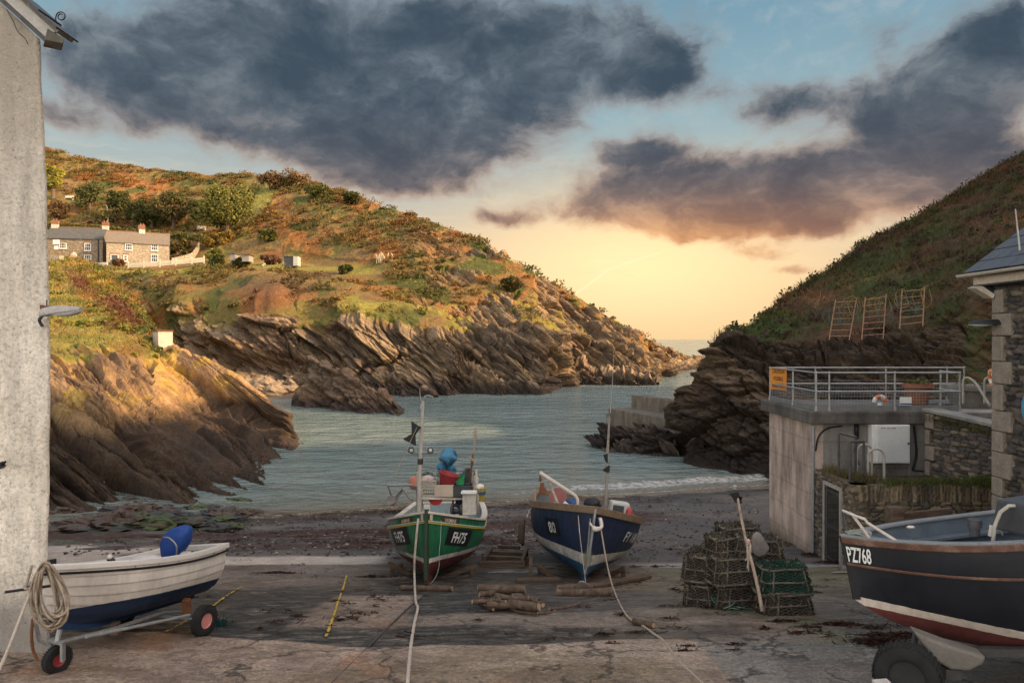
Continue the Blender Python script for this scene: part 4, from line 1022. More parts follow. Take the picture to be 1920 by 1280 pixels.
def stained_concrete(name, c1, c2, stain, green=None, zsplit=None):
    m, nt, b = new_mat(name); v = _coord(nt, 'Object'); vs = _coord(nt, 'Object', (1.5, 1.5, .30))
    c = _ramp(nt, _noise(nt, v, .9, 8, .7), [(.34, c1), (.66, c2)])
    eff = _ramp(nt, _noise(nt, _coord(nt, 'Object', (1, 1, .6)), 2.2, 8, .72, 1.2), [(.60, 0.0), (.66, 1.0)])
    c = _mul(nt, c, tuple(min(1, x*1.35) for x in c2), _math(nt, 'MULTIPLY', eff, .6), 'MIX')
    c = _mul(nt, c, _ramp(nt, _noise(nt, vs, 1.6, 6, .7), [(.36, stain), (.6, (1.05,1.05,1.05))]))
    c = _mul(nt, c, _ramp(nt, _noise(nt, v, 22, 5, .75), [(.3, .75), (.7, 1.12)]))
    # shutter-board lift lines
    w = nt.nodes.new('ShaderNodeTexWave'); w.bands_direction = 'Z'; w.inputs['Scale'].default_value = .42; w.inputs['Distortion'].default_value = .6; w.inputs['Detail'].default_value = 3; w.inputs['Detail Scale'].default_value = 1.5
    nt.links.new(v, w.inputs['Vector'])
    c = _mul(nt, c, _ramp(nt, w.outputs['Fac'], [(0, .70), (.02, 1.0)]), .7)
    if green:
        sep = nt.nodes.new('ShaderNodeSeparateXYZ'); nt.links.new(v, sep.inputs[0])
        f = _ramp(nt, _math(nt, 'ADD', sep.outputs[2], _math(nt, 'MULTIPLY', _noise(nt, v, 1.5, 5, .6), 1.1)), [(zsplit/8, 1.0), ((zsplit+1.3)/8, 0.0)])
        nt.nodes[-1].color_ramp.elements[0].position = .16; nt.nodes[-1].color_ramp.elements[1].position = .30
        sc8 = _math(nt, 'DIVIDE', _math(nt, 'ADD', sep.outputs[2], _math(nt, 'MULTIPLY', _noise(nt, v, 1.5, 5, .6), 1.1)), 5.0)
        nt.links.new(sc8, nt.nodes[[n.name for n in nt.nodes if n.type == 'VALTORGB'][-1]].inputs[0])
        c = _mul(nt, c, green, f, 'MIX')
    nt.links.new(c, b.inputs['Base Color']); b.inputs['Roughness'].default_value = .85
    _bump(nt, b, _noise(nt, v, 30, 7, .7), .35, .012)
    return m
CONC = stained_concrete('weathered_glow_concrete', (.40,.295,.235), (.56,.43,.355), (.46,.46,.47), (.075,.062,.032), 1.0)  # weathered side wall; pink in its base colours stands in for sunset glow
CONC_GREY = stained_concrete('grey_concrete', (.19,.175,.155), (.27,.245,.22), (.60,.60,.60))
CONC_DARK = stained_concrete('stained_slab', (.075,.068,.060), (.125,.11,.098), (.45,.46,.45))
QUAY = stained_concrete('quay_concrete', (.11,.088,.064), (.17,.136,.102), (.50,.50,.50))
GRANITE = pm('granite', [(.20,.16,.125),(.30,.25,.20)], 5, .85, .5, .012, 45, fine=.45)
GALV = pm('galvanised_steel', [(.26,.26,.26),(.40,.40,.39)], 9, .5, .15, .003, metal=.55, fine=.25)
STEEL_DARK = pm('dark_steel', [(.055,.052,.05),(.11,.10,.095)], 8, .55, .2, .003, metal=.4)
CREAM_STEEL = pm('cream_pipe', [(.30,.27,.23),(.42,.38,.33)], 8, .5, .2, .003, fine=.3)
BLACKP = pm('black_plastic', [(.012,.012,.013),(.022,.022,.024)], 8, .45, .1, .003, fine=.2)
WHITEP = pm('white_paint', [(.62,.60,.56),(.74,.72,.68)], 3, .5, .1, .003, fine=.12)
OLDWOOD = pm('old_timber', [(.065,.042,.030),(.12,.078,.052),(.17,.125,.09)], 3, .8, .6, .012, 12, stretch=(.35,3,3), fine=.4)
RUST = pm('rusty_steel', [(.10,.040,.020),(.19,.075,.03),(.13,.07,.045)], 12, .85, .5, .005, fine=.4)
# ---------------- concrete deck building
X0 = 8.4
t = thing('deck_building', 'low concrete building with flat overhanging roof deck at the foot of the right hillside', 'building', (10, 21, .6))
m = MB(); m.prism([(X0,19.75,.4),(X0,23.2,.4),(X0,23.2,4.86),(X0,19.75,4.86)], (.25,0,0)); m.build('side_wall', CONC, t)
m = MB(); m.box(((X0+.25+13)/2, 19.9, 2.7), (13-X0-.25, .3, 4.3)); m.build('front_wall', CONC_GREY, t)
m = MB()
m.prism([(8.18,23.4,4.862),(8.18,19.52,4.862),(11.62,19.52,4.862),(11.62,20.2,4.862),(15.2,20.2,4.862),(15.2,23.4,4.862)], (0,0,.34))
m.build('roof_slab', CONC_DARK, t, bevel=.02)
m = MB(); m.tube([(X0-.05,19.7,.9),(X0-.05,19.7,4.8)], .04, 10)
for z in (1.6, 3.0, 4.3): m.tube([(X0-.05,19.7,z),(X0-.05,19.7,z+.07)], .052, 10)
m.build('drainpipe', GALV, t, smooth=40)
m = MB(); m.tube(curve_pts([(X0+.02,19.70,4.1),(X0+.10,19.70,4.5),(X0+.35,19.71,4.72),(X0+.75,19.72,4.78)], 6), .022, 6); m.build('cable', BLACKP, t, smooth=True); m = MB()
m.tube(curve_pts([(11.15,19.72,4.8),(11.2,19.71,4.3),(11.21,19.71,3.95),(11.12,19.72,3.55)], 6), .03, 6); m.tube([(11.12,19.72,3.55),(11.45,19.72,3.53)], .02, 6)
m.build('cable', BLACKP, t, smooth=True); m = MB(); m.tube([(9.55,19.72,4.85),(9.55,19.70,4.45)], .06, 6); m.tube(curve_pts([(9.55,19.7,4.45),(9.5,19.7,4.1),(9.58,19.7,3.85),(9.62,19.7,3.7)], 5), .018, 6)
m.build('cable', BLACKP, t, smooth=True)
# crack lines left as raised shutter fins
# ---------------- white cabinet
t = thing('meter_cabinet', 'white steel cabinet with a phone number strip on the grey concrete wall', 'cabinet', (10.4, 19.6, 3.5))
cx0, cx1 = (1639-960)/F*19.5, (1705-960)/F*19.5; cz1, cz0 = EYE-(796-635)/F*19.5, EYE-(868-635)/F*19.5
m = MB(); m.box(((cx0+cx1)/2-.03, 19.6, (cz0+cz1)/2), (cx1-cx0+.06, .28, cz1-cz0)); m.build('case', WHITEP, t, bevel=.012)
m = MB(); m.box(((cx0+cx1)/2+.03, 19.447, (cz0+cz1)/2), (cx1-cx0-.10, .02, cz1-cz0-.04)); d = m.build('door', pm('white_door', [(.50,.50,.49),(.58,.58,.565)], 2, .45, .05, .003, fine=.1), t, bevel=.006)
m = MB(); m.lathe([(.028,0),(.028,.02),(.012,.028)], 10, Euler((R(90),0,0)).to_matrix(), c=(cx1-.06, 19.437, cz0+.55)); m.build('lock', STEEL_DARK, d)
m = MB(); m.box((cx0+.36, 19.433, cz1-.085), (.48, .006, .075)); m.build('number_strip', pm('pale_strip', [(.70,.69,.66)], 3, .5, 0, fine=.05), d)
m = flat_text('0344 346 0009', .072, (cx0+.36, 19.429, cz1-.11), (1,0,0), (0,0,1)); m.build('phone_number', BLACKP, d)
# ---------------- railing round the deck
t = thing('deck_railing', 'grey galvanised tube railing with wire mesh round the flat roof deck', 'railing', (11, 21, 5.2))
zt, zm, zb = 6.26, 5.74, 5.2
runs = [[(8.42,23.2),(8.42,21.3),(8.44,19.72)], [(8.44,19.72),(8.80,19.72),(10.62,19.72),(12.42,19.72)], [(8.42,23.2),(9.9,23.2),(12.2,23.2),(14.2,23.2),(14.75,23.2)], [(12.42,19.72),(12.42,20.6)]]
rails = MB(); posts = []
for r in runs:
    for z in (zt, zm): rails.tube([(r[0][0]-.0, r[0][1], z)]+[(a, b_, z) for a, b_ in r[1:]], .024, 8)
    for p in r:
        if p not in posts: posts.append(p)
rails.build('rail', GALV, t, smooth=40)
for (a, b_) in posts:
    m = MB(); m.tube([(a,b_,zb),(a,b_,zt+.01)], .026, 8); m.tube([(a,b_,zb),(a,b_,zb+.12)], .045, 8)
    for z in (zt, zm): m.ball((a,b_,z), .04, 8, 6)
    m.build('post', GALV, t, smooth=40)
m = MB()
for r in runs[:3]:
    for (p, q) in zip(r[:-1], r[1:]):
        p = Vector((*p, 0)); q = Vector((*q, 0)); ln = (q-p).length; k = max(2, int(ln/.085))
        for i in range(k+1):
            c_ = p+(q-p)*(i/k); m.tube([(c_.x,c_.y,zb+.12),(c_.x,c_.y,zm)], .0035, 3, caps=False)
        for i in range(7):
            z = zb+.14+i*.085; m.tube([(p.x,p.y,z),(q.x,q.y,z)], .0035, 3, caps=False)
m.build('wire_mesh', GALV, t)
m = MB()
for r in runs[:2]:
    for (p, q) in zip(r[:-1], r[1:]): m.beam((*p, zb+.08), (*q, zb+.08), .03, .15)
m.build('kick_board', pm('kick_board', [(.13,.13,.13),(.20,.195,.19)], 3, .7), t)
# orange warning sign
t = thing('warning_sign', 'orange caution notice tied to the corner of the deck railing', 'sign', (8.38, 22.6, 5.7))
o_ = Vector((8.385, 23.04, 5.60)); u_ = Vector((.36,-.93,0)).normalized(); n_ = Vector((-.93,-.36,0))
m = MB(); m.box(o_+u_*.37+Vector((0,0,.33))+n_*.02, (.72, .012, .72), Matrix((u_, Vector((.93,.36,0)), Vector((0,0,1)))).transposed())
bo = m.build('board', pm('orange_board', [(.50,.17,.022),(.58,.22,.03)], 3, .5, .05, .003, fine=.1), t)
for s_, z_, k_ in (('CAUTION', .50, .20), ('POSSIBLE', .27, .175), ('ROCK FALLS', .05, .165)):
    q = flat_text(s_, k_, o_+u_*.37+Vector((0,0,z_))+n_*.03, u_, (0,0,1), .60); q.build('lettering', BLACKP, bo)
# info board, lifebuoy, pots, tubs, hoops on the deck
t = thing('notice_board', 'small white notice with a blue stripe on the deck railing', 'sign', W(1698,760,19.62))
a_ = W(1687,759,19.66); b_ = W(1709,745,19.66)
m = MB(); m.box((a_+b_)/2, (b_.x-a_.x, .015, abs(b_.z-a_.z)+.02)); bo = m.build('board', WHITEP, t)
m = MB(); m.box(((a_.x+b_.x)/2, 19.647, min(a_.z,b_.z)+.03), (b_.x-a_.x-.01, .006, .035)); m.build('stripe', pm('blue_stripe', [(.03,.08,.25)], 3, .5, 0), bo)
def lifebuoy(name, label, c, M, r=.30, rr=.075, half=False):
    t = thing(name, label, 'lifebuoy', Vector(c)); n = 32; K = 12
    W_, O_ = MB(), MB()
    for i in range(8):
        seg = [Vector(c)+M@Vector((r*math.cos(a), r*math.sin(a), 0)) for a in [2*math.pi*(i+k/6)/8 for k in range(7)]]
        if half and i >= 4: continue
        (O_ if i % 2 == 0 else W_).tube(seg, rr if i % 2 else rr*1.04, 10, caps=half)
    W_.build('ring', WHITEP, t, smooth=True); O_.build('orange_band', pm('orange_band', [(.60,.14,.03),(.72,.22,.06)], 4, .5, .1, .003), t, smooth=True); return t
t_ = lifebuoy('lifebuoy', 'white and orange ring hung over a short post on the deck', W(1650,754,19.95), Euler((R(90),0,0)).to_matrix(), .16, .06, True)
m = MB(); c_ = W(1650,765,19.95); m.tube([(c_.x,c_.y,5.2),(c_.x,c_.y,5.42)], .07, 8); m.build('post', WHITEP, t_)
lifebuoy('lifebuoy', 'orange and white lifebuoy showing beside the corner of the stone house', W(1862,710,17.4), Euler((R(80),0,R(70))).to_matrix(), .19, .06)
TERRA = pm('terracotta', [(.20,.075,.040),(.28,.115,.06)], 4, .8, .3, .006)
def pot(label, c, r, h, mat, name='plant_pot', plant=True):
    t = thing(name, label, 'plant pot', Vector(c)); c = Vector(c); m = MB()
    m.lathe([(r*.62,0),(r*.72,h*.35),(r*.92,h*.8),(r*1.04,h*.82),(r*1.06,h),(r*.93,h),(r*.85,h*.86),(.01,h*.85)], 20, c=c); m.build('pot', mat, t, smooth=40)
    if plant:
        rg = np.random.default_rng(int(abs(c.x*100))); k = 140; u = rg.normal(size=(k,3))*np.array([.40,.40,.16])*r; C = np.array(c)+u+np.array([0,0,h*1.03])
        quads_obj('foliage', leaf_quads(C-np.array(OFF[t.name]), 1, .05, rg), LEAFMAT, np.array([.10,.10,.035])*(.6+.8*rg.random((k,1))), parent=t)
    return t
c_ = W(1722,750,21.8); pot('large terracotta pot with low plants standing on the deck', (c_.x, 21.8, 5.21), .42, .62, TERRA)
c_ = W(1810,750,21.2); pot('wide mossy stone tub behind the right end of the deck railing', (c_.x+.25, 21.2, 5.0), .85, .85, CONC_GREY, 'plant_tub')
m = MB(); m.box((12.75,19.9,4.75),(2.4,1.0,.9)); m.solo('steps_block','mossy concrete block between the deck and the stone house','block',CONC_GREY,bevel=.03)
for i, px in enumerate((1806, 1846)):
    a_ = W(px,757,18.6); m = MB(); m.tube(curve_pts([a_+Vector((0,0,0)), a_+Vector((.0,0,.55)), a_+Vector((.03,-.05,.68)), a_+Vector((.10,-.15,.66)), a_+Vector((.17,-.3,.5)), a_+Vector((.30,-.6,0))], 6), .03, 8)
    m.solo('handrail', ['pale steel handrail hoop just right of the deck railing','pale steel handrail hoop close to the stone house corner'][i], 'handrail', CREAM_STEEL, group='handrail hoops beside the deck', smooth=True)
# ---------------- terrace and masonry below the deck
t = thing('retaining_wall', 'rubble stone terrace wall topped with upright slates beside the barred gate', 'wall', (10, 17.5, 1.5))
stone_wall('stone_face', (X0,17.5,1.3), (1,0,0), 3.5, 2.3, (0,-1,0), .26, .10, 11, t, OCHRE, .05, .4, .022, vertical_top=.42)
stone_wall('stone_face', (X0,19.66,1.1), (0,-1,0), .60, 2.5, (-1,0,0), .22, .08, 12, t, SLATES[1:]+[(.16,.12,.08)], .05, .4, .022)
stone_wall('stone_face', (X0,18.02,1.1), (0,-1,0), .52, 2.5, (-1,0,0), .22, .08, 13, t, OCHRE, .05, .4, .022)
stone_wall('stone_face', (X0,19.06,3.36), (0,-1,0), 1.04, .25, (-1,0,0), .2, .07, 14, t, OCHRE, .04, .4, .022)
m = MB(); m.box((10.3, 18.7, 3.35), (3.5, 2.0, .12)); m.build('terrace_floor', pm('brown_earth', [(.055,.042,.032),(.09,.07,.055)], 3, .9, .5, .03), t)
m = MB(); m.box((10.4, 18.7, 2.2), (3.2, .2, 2.0)); m.build('core', CONC_DARK, t)
t = thing('iron_gate', 'pale framed iron gate of upright bars set in the stone terrace wall', 'gate', (8.4, 18.5, 1.35))
m = MB()
for y_ in (19.02, 18.06): m.beam((X0-.03,y_,1.28),(X0-.03,y_,3.36), .09, .07)
m.beam((X0-.03,19.06,3.36),(X0-.03,18.02,3.36), .07, .09); m.build('frame', CREAM_STEEL, t, bevel=.006)
m = MB()
for k in range(9): y_ = 18.93-k*.098; m.tube([(X0-.05,y_,1.34),(X0-.05,y_,3.28)], .013, 6)
for z_ in (1.45, 2.3, 3.2): m.beam((X0-.045,18.98,z_),(X0-.045,18.1,z_), .02, .05)
m.build('bars', STEEL_DARK, t)
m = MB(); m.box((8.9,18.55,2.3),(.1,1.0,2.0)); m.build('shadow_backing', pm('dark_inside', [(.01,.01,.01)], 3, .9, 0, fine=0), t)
# upper stone wall with quoins and coping
t = thing('stone_wall', 'dark rubble stone wall with pale corner blocks and sloping coping beside the white cabinet', 'wall', (11.6, 18.5, 3.4))
p0 = Vector((11.42,19.55,0)); p1 = Vector((12.05,17.4,0)); du = (p1-p0).normalized(); nn = Vector((du.y,-du.x,0)); nn = nn if nn.x < 0 else -nn
stone_wall('stone_face', (p0.x,p0.y,3.3), tuple(du), (p1-p0).length, 2.0, tuple(nn), .28, .10, 21, t, SLATES, .06, .4, .025, top=lambda a: 1.93-.10*a)
for k, (z_, h_, w_) in enumerate(((3.45,.42,.16),(3.88,.40,.30),(4.30,.42,.15),(4.74,.42,.28))):
    m = MB(); m.box(p0+du*(w_/2-.02)+nn*.02+Vector((0,0,z_+h_/2)), (w_, .12, h_-.02), Matrix((du, -nn, Vector((0,0,1)))).transposed()); m.build('quoin', GRANITE, t, bevel=.02)
m = MB(); a_ = p0-du*.1+nn*.08; b2 = p1+du*.1+nn*.08
m.prism([a_+Vector((0,0,5.20)), b2+Vector((0,0,4.97)), b2+Vector((0,0,5.06)), a_+Vector((0,0,5.29))], -nn*.55); m.build('coping', CONC_GREY, t, bevel=.015)
# pipe hoops on the terrace
def hoop(name, label, a, b, zt_, r, mat, sq=False, g=None, tilt=0):
    a = Vector(a); b = Vector(b); m = MB()
    if sq: m.tube([a, Vector((a.x,a.y,zt_-.02)), Vector((a.x,a.y,zt_))+ (b-a)*.03, Vector((b.x,b.y,zt_))-(b-a)*.03, Vector((b.x,b.y,zt_-.02)), b], r, 8)
    else:
        c_ = (a+b)/2; rad = (b-a).length/2; d = (b-a).normalized(); pts = [a]
        for k in range(13): th = math.pi*k/12; pts.append(Vector((c_.x,c_.y,zt_-rad))-d*rad*math.cos(th)+Vector((0,0,rad*math.sin(th))))
        m.tube(pts+[b], r, 8)
    return m.solo(name, label, 'handrail', mat, group=g, smooth=40)
hoop('ladder_rail', 'square dark steel ladder handrail nearest the drainpipe on the terrace', (W(1573,895,18.6).x,18.6,2.2), (W(1598,895,18.6).x,18.4,3.4), 4.70, .032, STEEL_DARK, True, 'ladder rails on the terrace')
hoop('ladder_rail', 'square dark steel ladder handrail in front of the left round hoop on the terrace', (W(1594,898,18).x,18.0,3.4), (W(1620,898,18).x,18.0,3.4), 4.60, .035, STEEL_DARK, True, 'ladder rails on the terrace')
hoop('handrail', 'pale round-topped pipe hoop half behind the dark ladder rails', (W(1607,898,18.4).x,18.4,3.4), (W(1635,898,18.4).x,18.4,3.4), 4.47, .03, CREAM_STEEL, g='round pipe hoops on the terrace')
hoop('handrail', 'pale round-topped pipe hoop in front of the white cabinet', (W(1628,900,18).x,18.0,3.4), (W(1658,900,18).x,18.0,3.4), 4.42, .033, CREAM_STEEL, g='round pipe hoops on the terrace')
# tufts on top of the walls
def tuft(label, pts, n, h, col, seed, name='grass_tuft', spread=.12):
    rg = np.random.default_rng(seed); P_ = np.array([tuple(p) for p in pts]); i = rg.integers(0, len(P_), n); j = np.minimum(i+1, len(P_)-1); f = rg.random((n,1))
    R_ = P_[i]*(1-f)+P_[j]*f + rg.normal(size=(n,3))*np.array([spread,spread,.02])
    o = grass_blades(name, R_, np.array(col)*(.6+.9*rg.random((n,1))), np.full(n, h), np.full(n, .010), rg, .7, .1)
    tag(o, label, 'grass', kind='stuff'); return o
tuft('green grass growing along the top of the upright slate wall', [(9.2,17.6,3.6),(10.6,17.6,3.62),(11.7,17.55,3.62)], 2200, .16, (.085,.095,.030), 31)
tuft('grass and moss hanging from the coping of the dark stone wall', [p0+nn*.05+Vector((0,0,5.0)), p1+nn*.05+Vector((0,0,4.8))], 700, .20, (.085,.085,.030), 32, spread=.06)
tuft('dry grass at the corner under the drainpipe', [(8.55,19.3,3.62),(8.6,18.4,3.62),(8.9,17.8,3.62)], 900, .20, (.13,.105,.05), 33, spread=.1)
# ---------------- stone house at the right edge
HX = 9.5
t = thing('stone_house', 'dark slate rubble boathouse with granite corner blocks and grey slate roof at the right edge', 'building', (12, 10, 2))
stone_wall('stone_wall_face', (HX,13.9,1.6), (0,-1,0), 3.4, 6.85, (-1,0,0), .30, .10, 41, t, SLATES, .07, .4, .024)
m = MB(); m.box((12.6, 9.9, 5.0), (6.0, 8.0, 6.8)); m.build('core_walls', CONC_DARK, t)
z_ = 1.6
rq = random.Random(3); k = 0
while z_ < 8.1:
    h_ = rq.uniform(.36,.52); w_ = .52 if k % 2 else .30
    m = MB(); m.box((HX+.09, 13.96-w_/2, z_+h_/2), (.36, w_, h_-.012)); m.build('quoin', GRANITE, t, bevel=.02); z_ += h_; k += 1
ex, ez = 9.18, 8.52; rx, rz = 12.9, 11.35
def slate_roof(p_eave, p_ridge, y0, y1, parent, rows=13, mat=None, sw=.30):
    m = MB(); a = Vector((p_eave[0],0,p_eave[1])); b = Vector((p_ridge[0],0,p_ridge[1])); d = (b-a); ln = d.length; d.normalize(); nrm = Vector((-d.z,0,d.x)); rq = random.Random(8)
    for r in range(rows):
        y = y0 + (0 if r % 2 else sw*.5)*0
        y = y0
        first = True
        while y < y1:
            w_ = sw*(.5 if (first and r % 2) else 1)*rq.uniform(.92,1.08); first = False; e = min(y+w_, y1)
            p = a+d*(ln*r/rows)+nrm*(.012+rq.uniform(0,.008)); q = a+d*(ln*(r+1.35)/rows)+nrm*(.0)
            m.prism([Vector((p.x,y+.003,p.z)),Vector((p.x,e-.003,p.z)),Vector((q.x,e-.003,q.z)),Vector((q.x,y+.003,q.z))], nrm*.011); y = e
    return m.build('roof', mat, parent)
SLATE_ROOF = pm('roof_slate', [(.040,.044,.055),(.070,.075,.088),(.055,.058,.066)], 3, .55, .3, .006, 20, fine=.3)
m = MB(); m.prism([(ex+.03,14.32,ez-.03),(rx,14.32,rz-.03),(rx+3.7,14.32,ez-.03)], (0,-8.5,0)); m.build('roof_deck', STEEL_DARK, t)
slate_roof((ex,ez),(rx,rz), 5.8, 14.45, t, 12, SLATE_ROOF, .34)
m = MB()
for i in range(1):
    pts = []
    for k in range(9): th = math.pi*k/8; pts.append((ex-.02-.062*math.cos(th), 0, ez-.02-.062*math.sin(th)))
    ring0 = [Vector((p[0],14.6,p[2])) for p in pts]+[Vector((p[0]*.0+ (ex-.02-.045*math.cos(math.pi*(8-k)/8)),14.6,ez-.02-.045*math.sin(math.pi*(8-k)/8))) for k, p in enumerate(pts)]
    m.loft([ring0, [Vector((p.x,5.8,p.z)) for p in ring0]])
m.build('gutter', pm('mossy_gutter', [(.46,.40,.34),(.58,.52,.45),(.30,.28,.2)], 10, .7, .4, .006, fine=.4), t, smooth=40)
m = MB(); m.box((ex+.14, 10.1, ez-.16), (.03, 8.5, .16)); m.build('fascia', pm('cream_fascia', [(.46,.38,.30),(.55,.46,.37)], 2, .6, .1, .003), t)
m = MB(); m.box((ex+.25, 10.1, ez-.26), (.3, 8.5, .03)); m.build('soffit', STEEL_DARK, t)
m = MB(); a_ = W(1903,392,13.6); b2 = W(1917,520,13.4); m.tube([a_, b2, b2+Vector((.02,0,-1.2))], [.010,.022,.026], 8); m.solo('flag_pole', 'thin bare pole fixed to the eaves of the slate roof', 'pole', CREAM_STEEL, smooth=True)
# lamps on the house
t = thing('flood_lamp', 'pale box floodlight under the eaves of the stone house', 'lamp', W(1870,545,13.8))
a_ = W(1834,537,13.9); b2 = W(1868,548,13.85)
m = MB(); m.prism([W(1829,540,14.0),W(1842,536,14.0),W(1866,552,13.85),W(1862,560,13.85)], (.0,.28,.02)); m.build('glass_face', pm('lamp_glass', [(.42,.35,.27),(.5,.43,.34)], 4, .3, .05), t, bevel=.01)
m = MB(); m.prism([W(1843,534,14.0),W(1856,531,14.0),W(1880,540,13.8),W(1880,556,13.8),W(1868,551,13.85)], (.02,.26,.02)); m.build('housing', BLACKP, t, bevel=.015)
m = MB(); m.tube([W(1876,546,13.9),(HX+.05,13.8,W(1876,546,13.8).z)], .035, 8); m.build('bracket', BLACKP, t)
def street_lamp(t, a, b, up, mats, glass, w=.11):
    """cobra-head lantern from tip a to root b"""
    a = Vector(a); b = Vector(b); d = (b-a); ln = d.length; d.normalize(); y = Vector((0,0,1)).cross(d).normalized(); z = d.cross(y)
    if z.z < 0: z = -z
    rings = []; rb = []
    for k in range(13):
        f = k/12; ww = w*(math.sin(math.pi*min(1, .08+f*.75))**.7); hh = .10*(.25+.75*math.sin(math.pi*min(1,(.05+f*.62))))
        c = a+d*ln*f; rings.append([c+y*ww*math.cos(th)+z*hh*max(0,math.sin(th)) - z*.008*(math.sin(th) < 0) for th in [2*math.pi*i/14 for i in range(14)]])
        if f < .72: rb.append([c+y*ww*.9*math.cos(th)-z*.045*max(0,math.sin(th))*math.sin(math.pi*min(1,f/.72*.9+.1))-z*.010 for th in [math.pi*i/8 for i in range(9)]])
    m = MB(); m.loft(rings); m.build('hood', mats, t, smooth=50)
    m = MB(); m.loft(rb, True); m.build('lens', glass, t, smooth=50)
LENS = pm('lamp_lens', [(.42,.42,.42),(.55,.54,.52)], 4, .3, .05, .003)
t = thing('wall_lamp', 'black hooded lantern sticking out from the stone house wall', 'lamp', W(1885,610,13.9))
street_lamp(t, W(1816,607,14.0), (HX-.02, 13.75, W(1890,608,13.8).z), None, BLACKP, LENS, .13)
m = MB(); c_ = W(1867,630,13.95); m.box(c_, (.07,.07,.13)); m.build('junction_box', CREAM_STEEL, t, bevel=.01)
m = MB(); m.tube(curve_pts([c_, c_+Vector((.02,-.02,-.2)), c_+Vector((.09,-.02,-.22)), c_+Vector((.10,-.02,-.05)), c_+Vector((.09,-.02,.15))], 6), .008, 6); m.build('cable', CREAM_STEEL, t)
# things hung on the house wall at the frame edge
t = thing('lifebuoy', 'plain red lifebuoy hung on the stone house wall at the right edge', 'lifebuoy', (HX-.1, 12.75, 4.2)); c_ = Vector((HX-.09, 12.68, W(1925,930,12.7).z)); m = MB()
m.tube([c_+Vector((0, .27*math.cos(a), .27*math.sin(a))) for a in [2*math.pi*i/32 for i in range(32)]], .075, 10, closed=True); m.build('ring', pm('lifebuoy_red', [(.42,.035,.03),(.52,.06,.05)], 4, .5, .05), t, smooth=True)
for o in list(sc.objects):
    pass
m = MB(); m.ball((HX-.10, 12.93, W(1920,765,12.93).z), (.10,.14,.30), 14, 10); m.solo('buoy', 'blue pear-shaped fender hung on the stone house wall', 'buoy', pm('blue_plastic', [(.05,.22,.36),(.08,.28,.42)], 3, .45, .05), smooth=True)
# ---------------- wooden post and rail by the terrace wall
t = thing('wooden_post', 'stout weathered timber post with a rail, behind the black boat', 'post', (W(1678,980,13.2).x, 13.2, gz(7.1,13.2)))
c_ = W(1678,960,13.2); zt_ = W(1678,949,13.2).z
m = MB(); m.box((c_.x, 13.2, (zt_+2.3)/2), (.26,.24,zt_-2.3)); m.build('post', OLDWOOD, t, bevel=.03)
m = MB(); m.beam(W(1690,968,13.15), W(1784,957,13.4), .07, .12); m.build('rail', OLDWOOD, t, bevel=.01)
# ---------------- pier
t = thing('pier', 'stepped concrete harbour pier with a parapet running out behind the right-hand rocks', 'pier', (10, 50, 0))
A_ = Vector((9.0,53.6,0)); B_ = Vector((12.1,46.6,0)); d_ = (B_-A_).normalized(); B_ = B_+d_*4; s_ = Vector((d_.y,-d_.x,0)); s_ = s_ if s_.x < 0 else -s_
m = MB(); m.prism([A_+Vector((0,0,1.9)),B_+Vector((0,0,1.9)),B_+Vector((0,0,2.97)),A_+Vector((0,0,2.97))], -s_*.7); m.build('parapet', QUAY, t, bevel=.03)
f0 = A_+s_*1.95-d_*.1; f1 = B_+s_*1.95
m = MB(); m.prism([f0+Vector((0,0,-1.5)),f1+Vector((0,0,-1.5)),f1+Vector((0,0,2.03)),f0+Vector((0,0,2.03))], -s_*2.9); m.build('quay', QUAY, t, bevel=.05)
rib('rock', [foot(1128,46,.3),*L((1150,835,46.2),(1185,812,46.2),(1212,793,46),(1238,800,45.5),(1262,812,44.5))], [foot(1126,45.6),foot(1170,44.5),foot(1210,43.5),foot(1250,42.8),foot(1285,42)], [foot(1135,49),foot(1190,49.5),foot(1250,48.5),foot(1290,46)], 640, 110, 50, .9, 'weed-dark boulder lying against the foot of the pier', 'rock', tide=2.6)
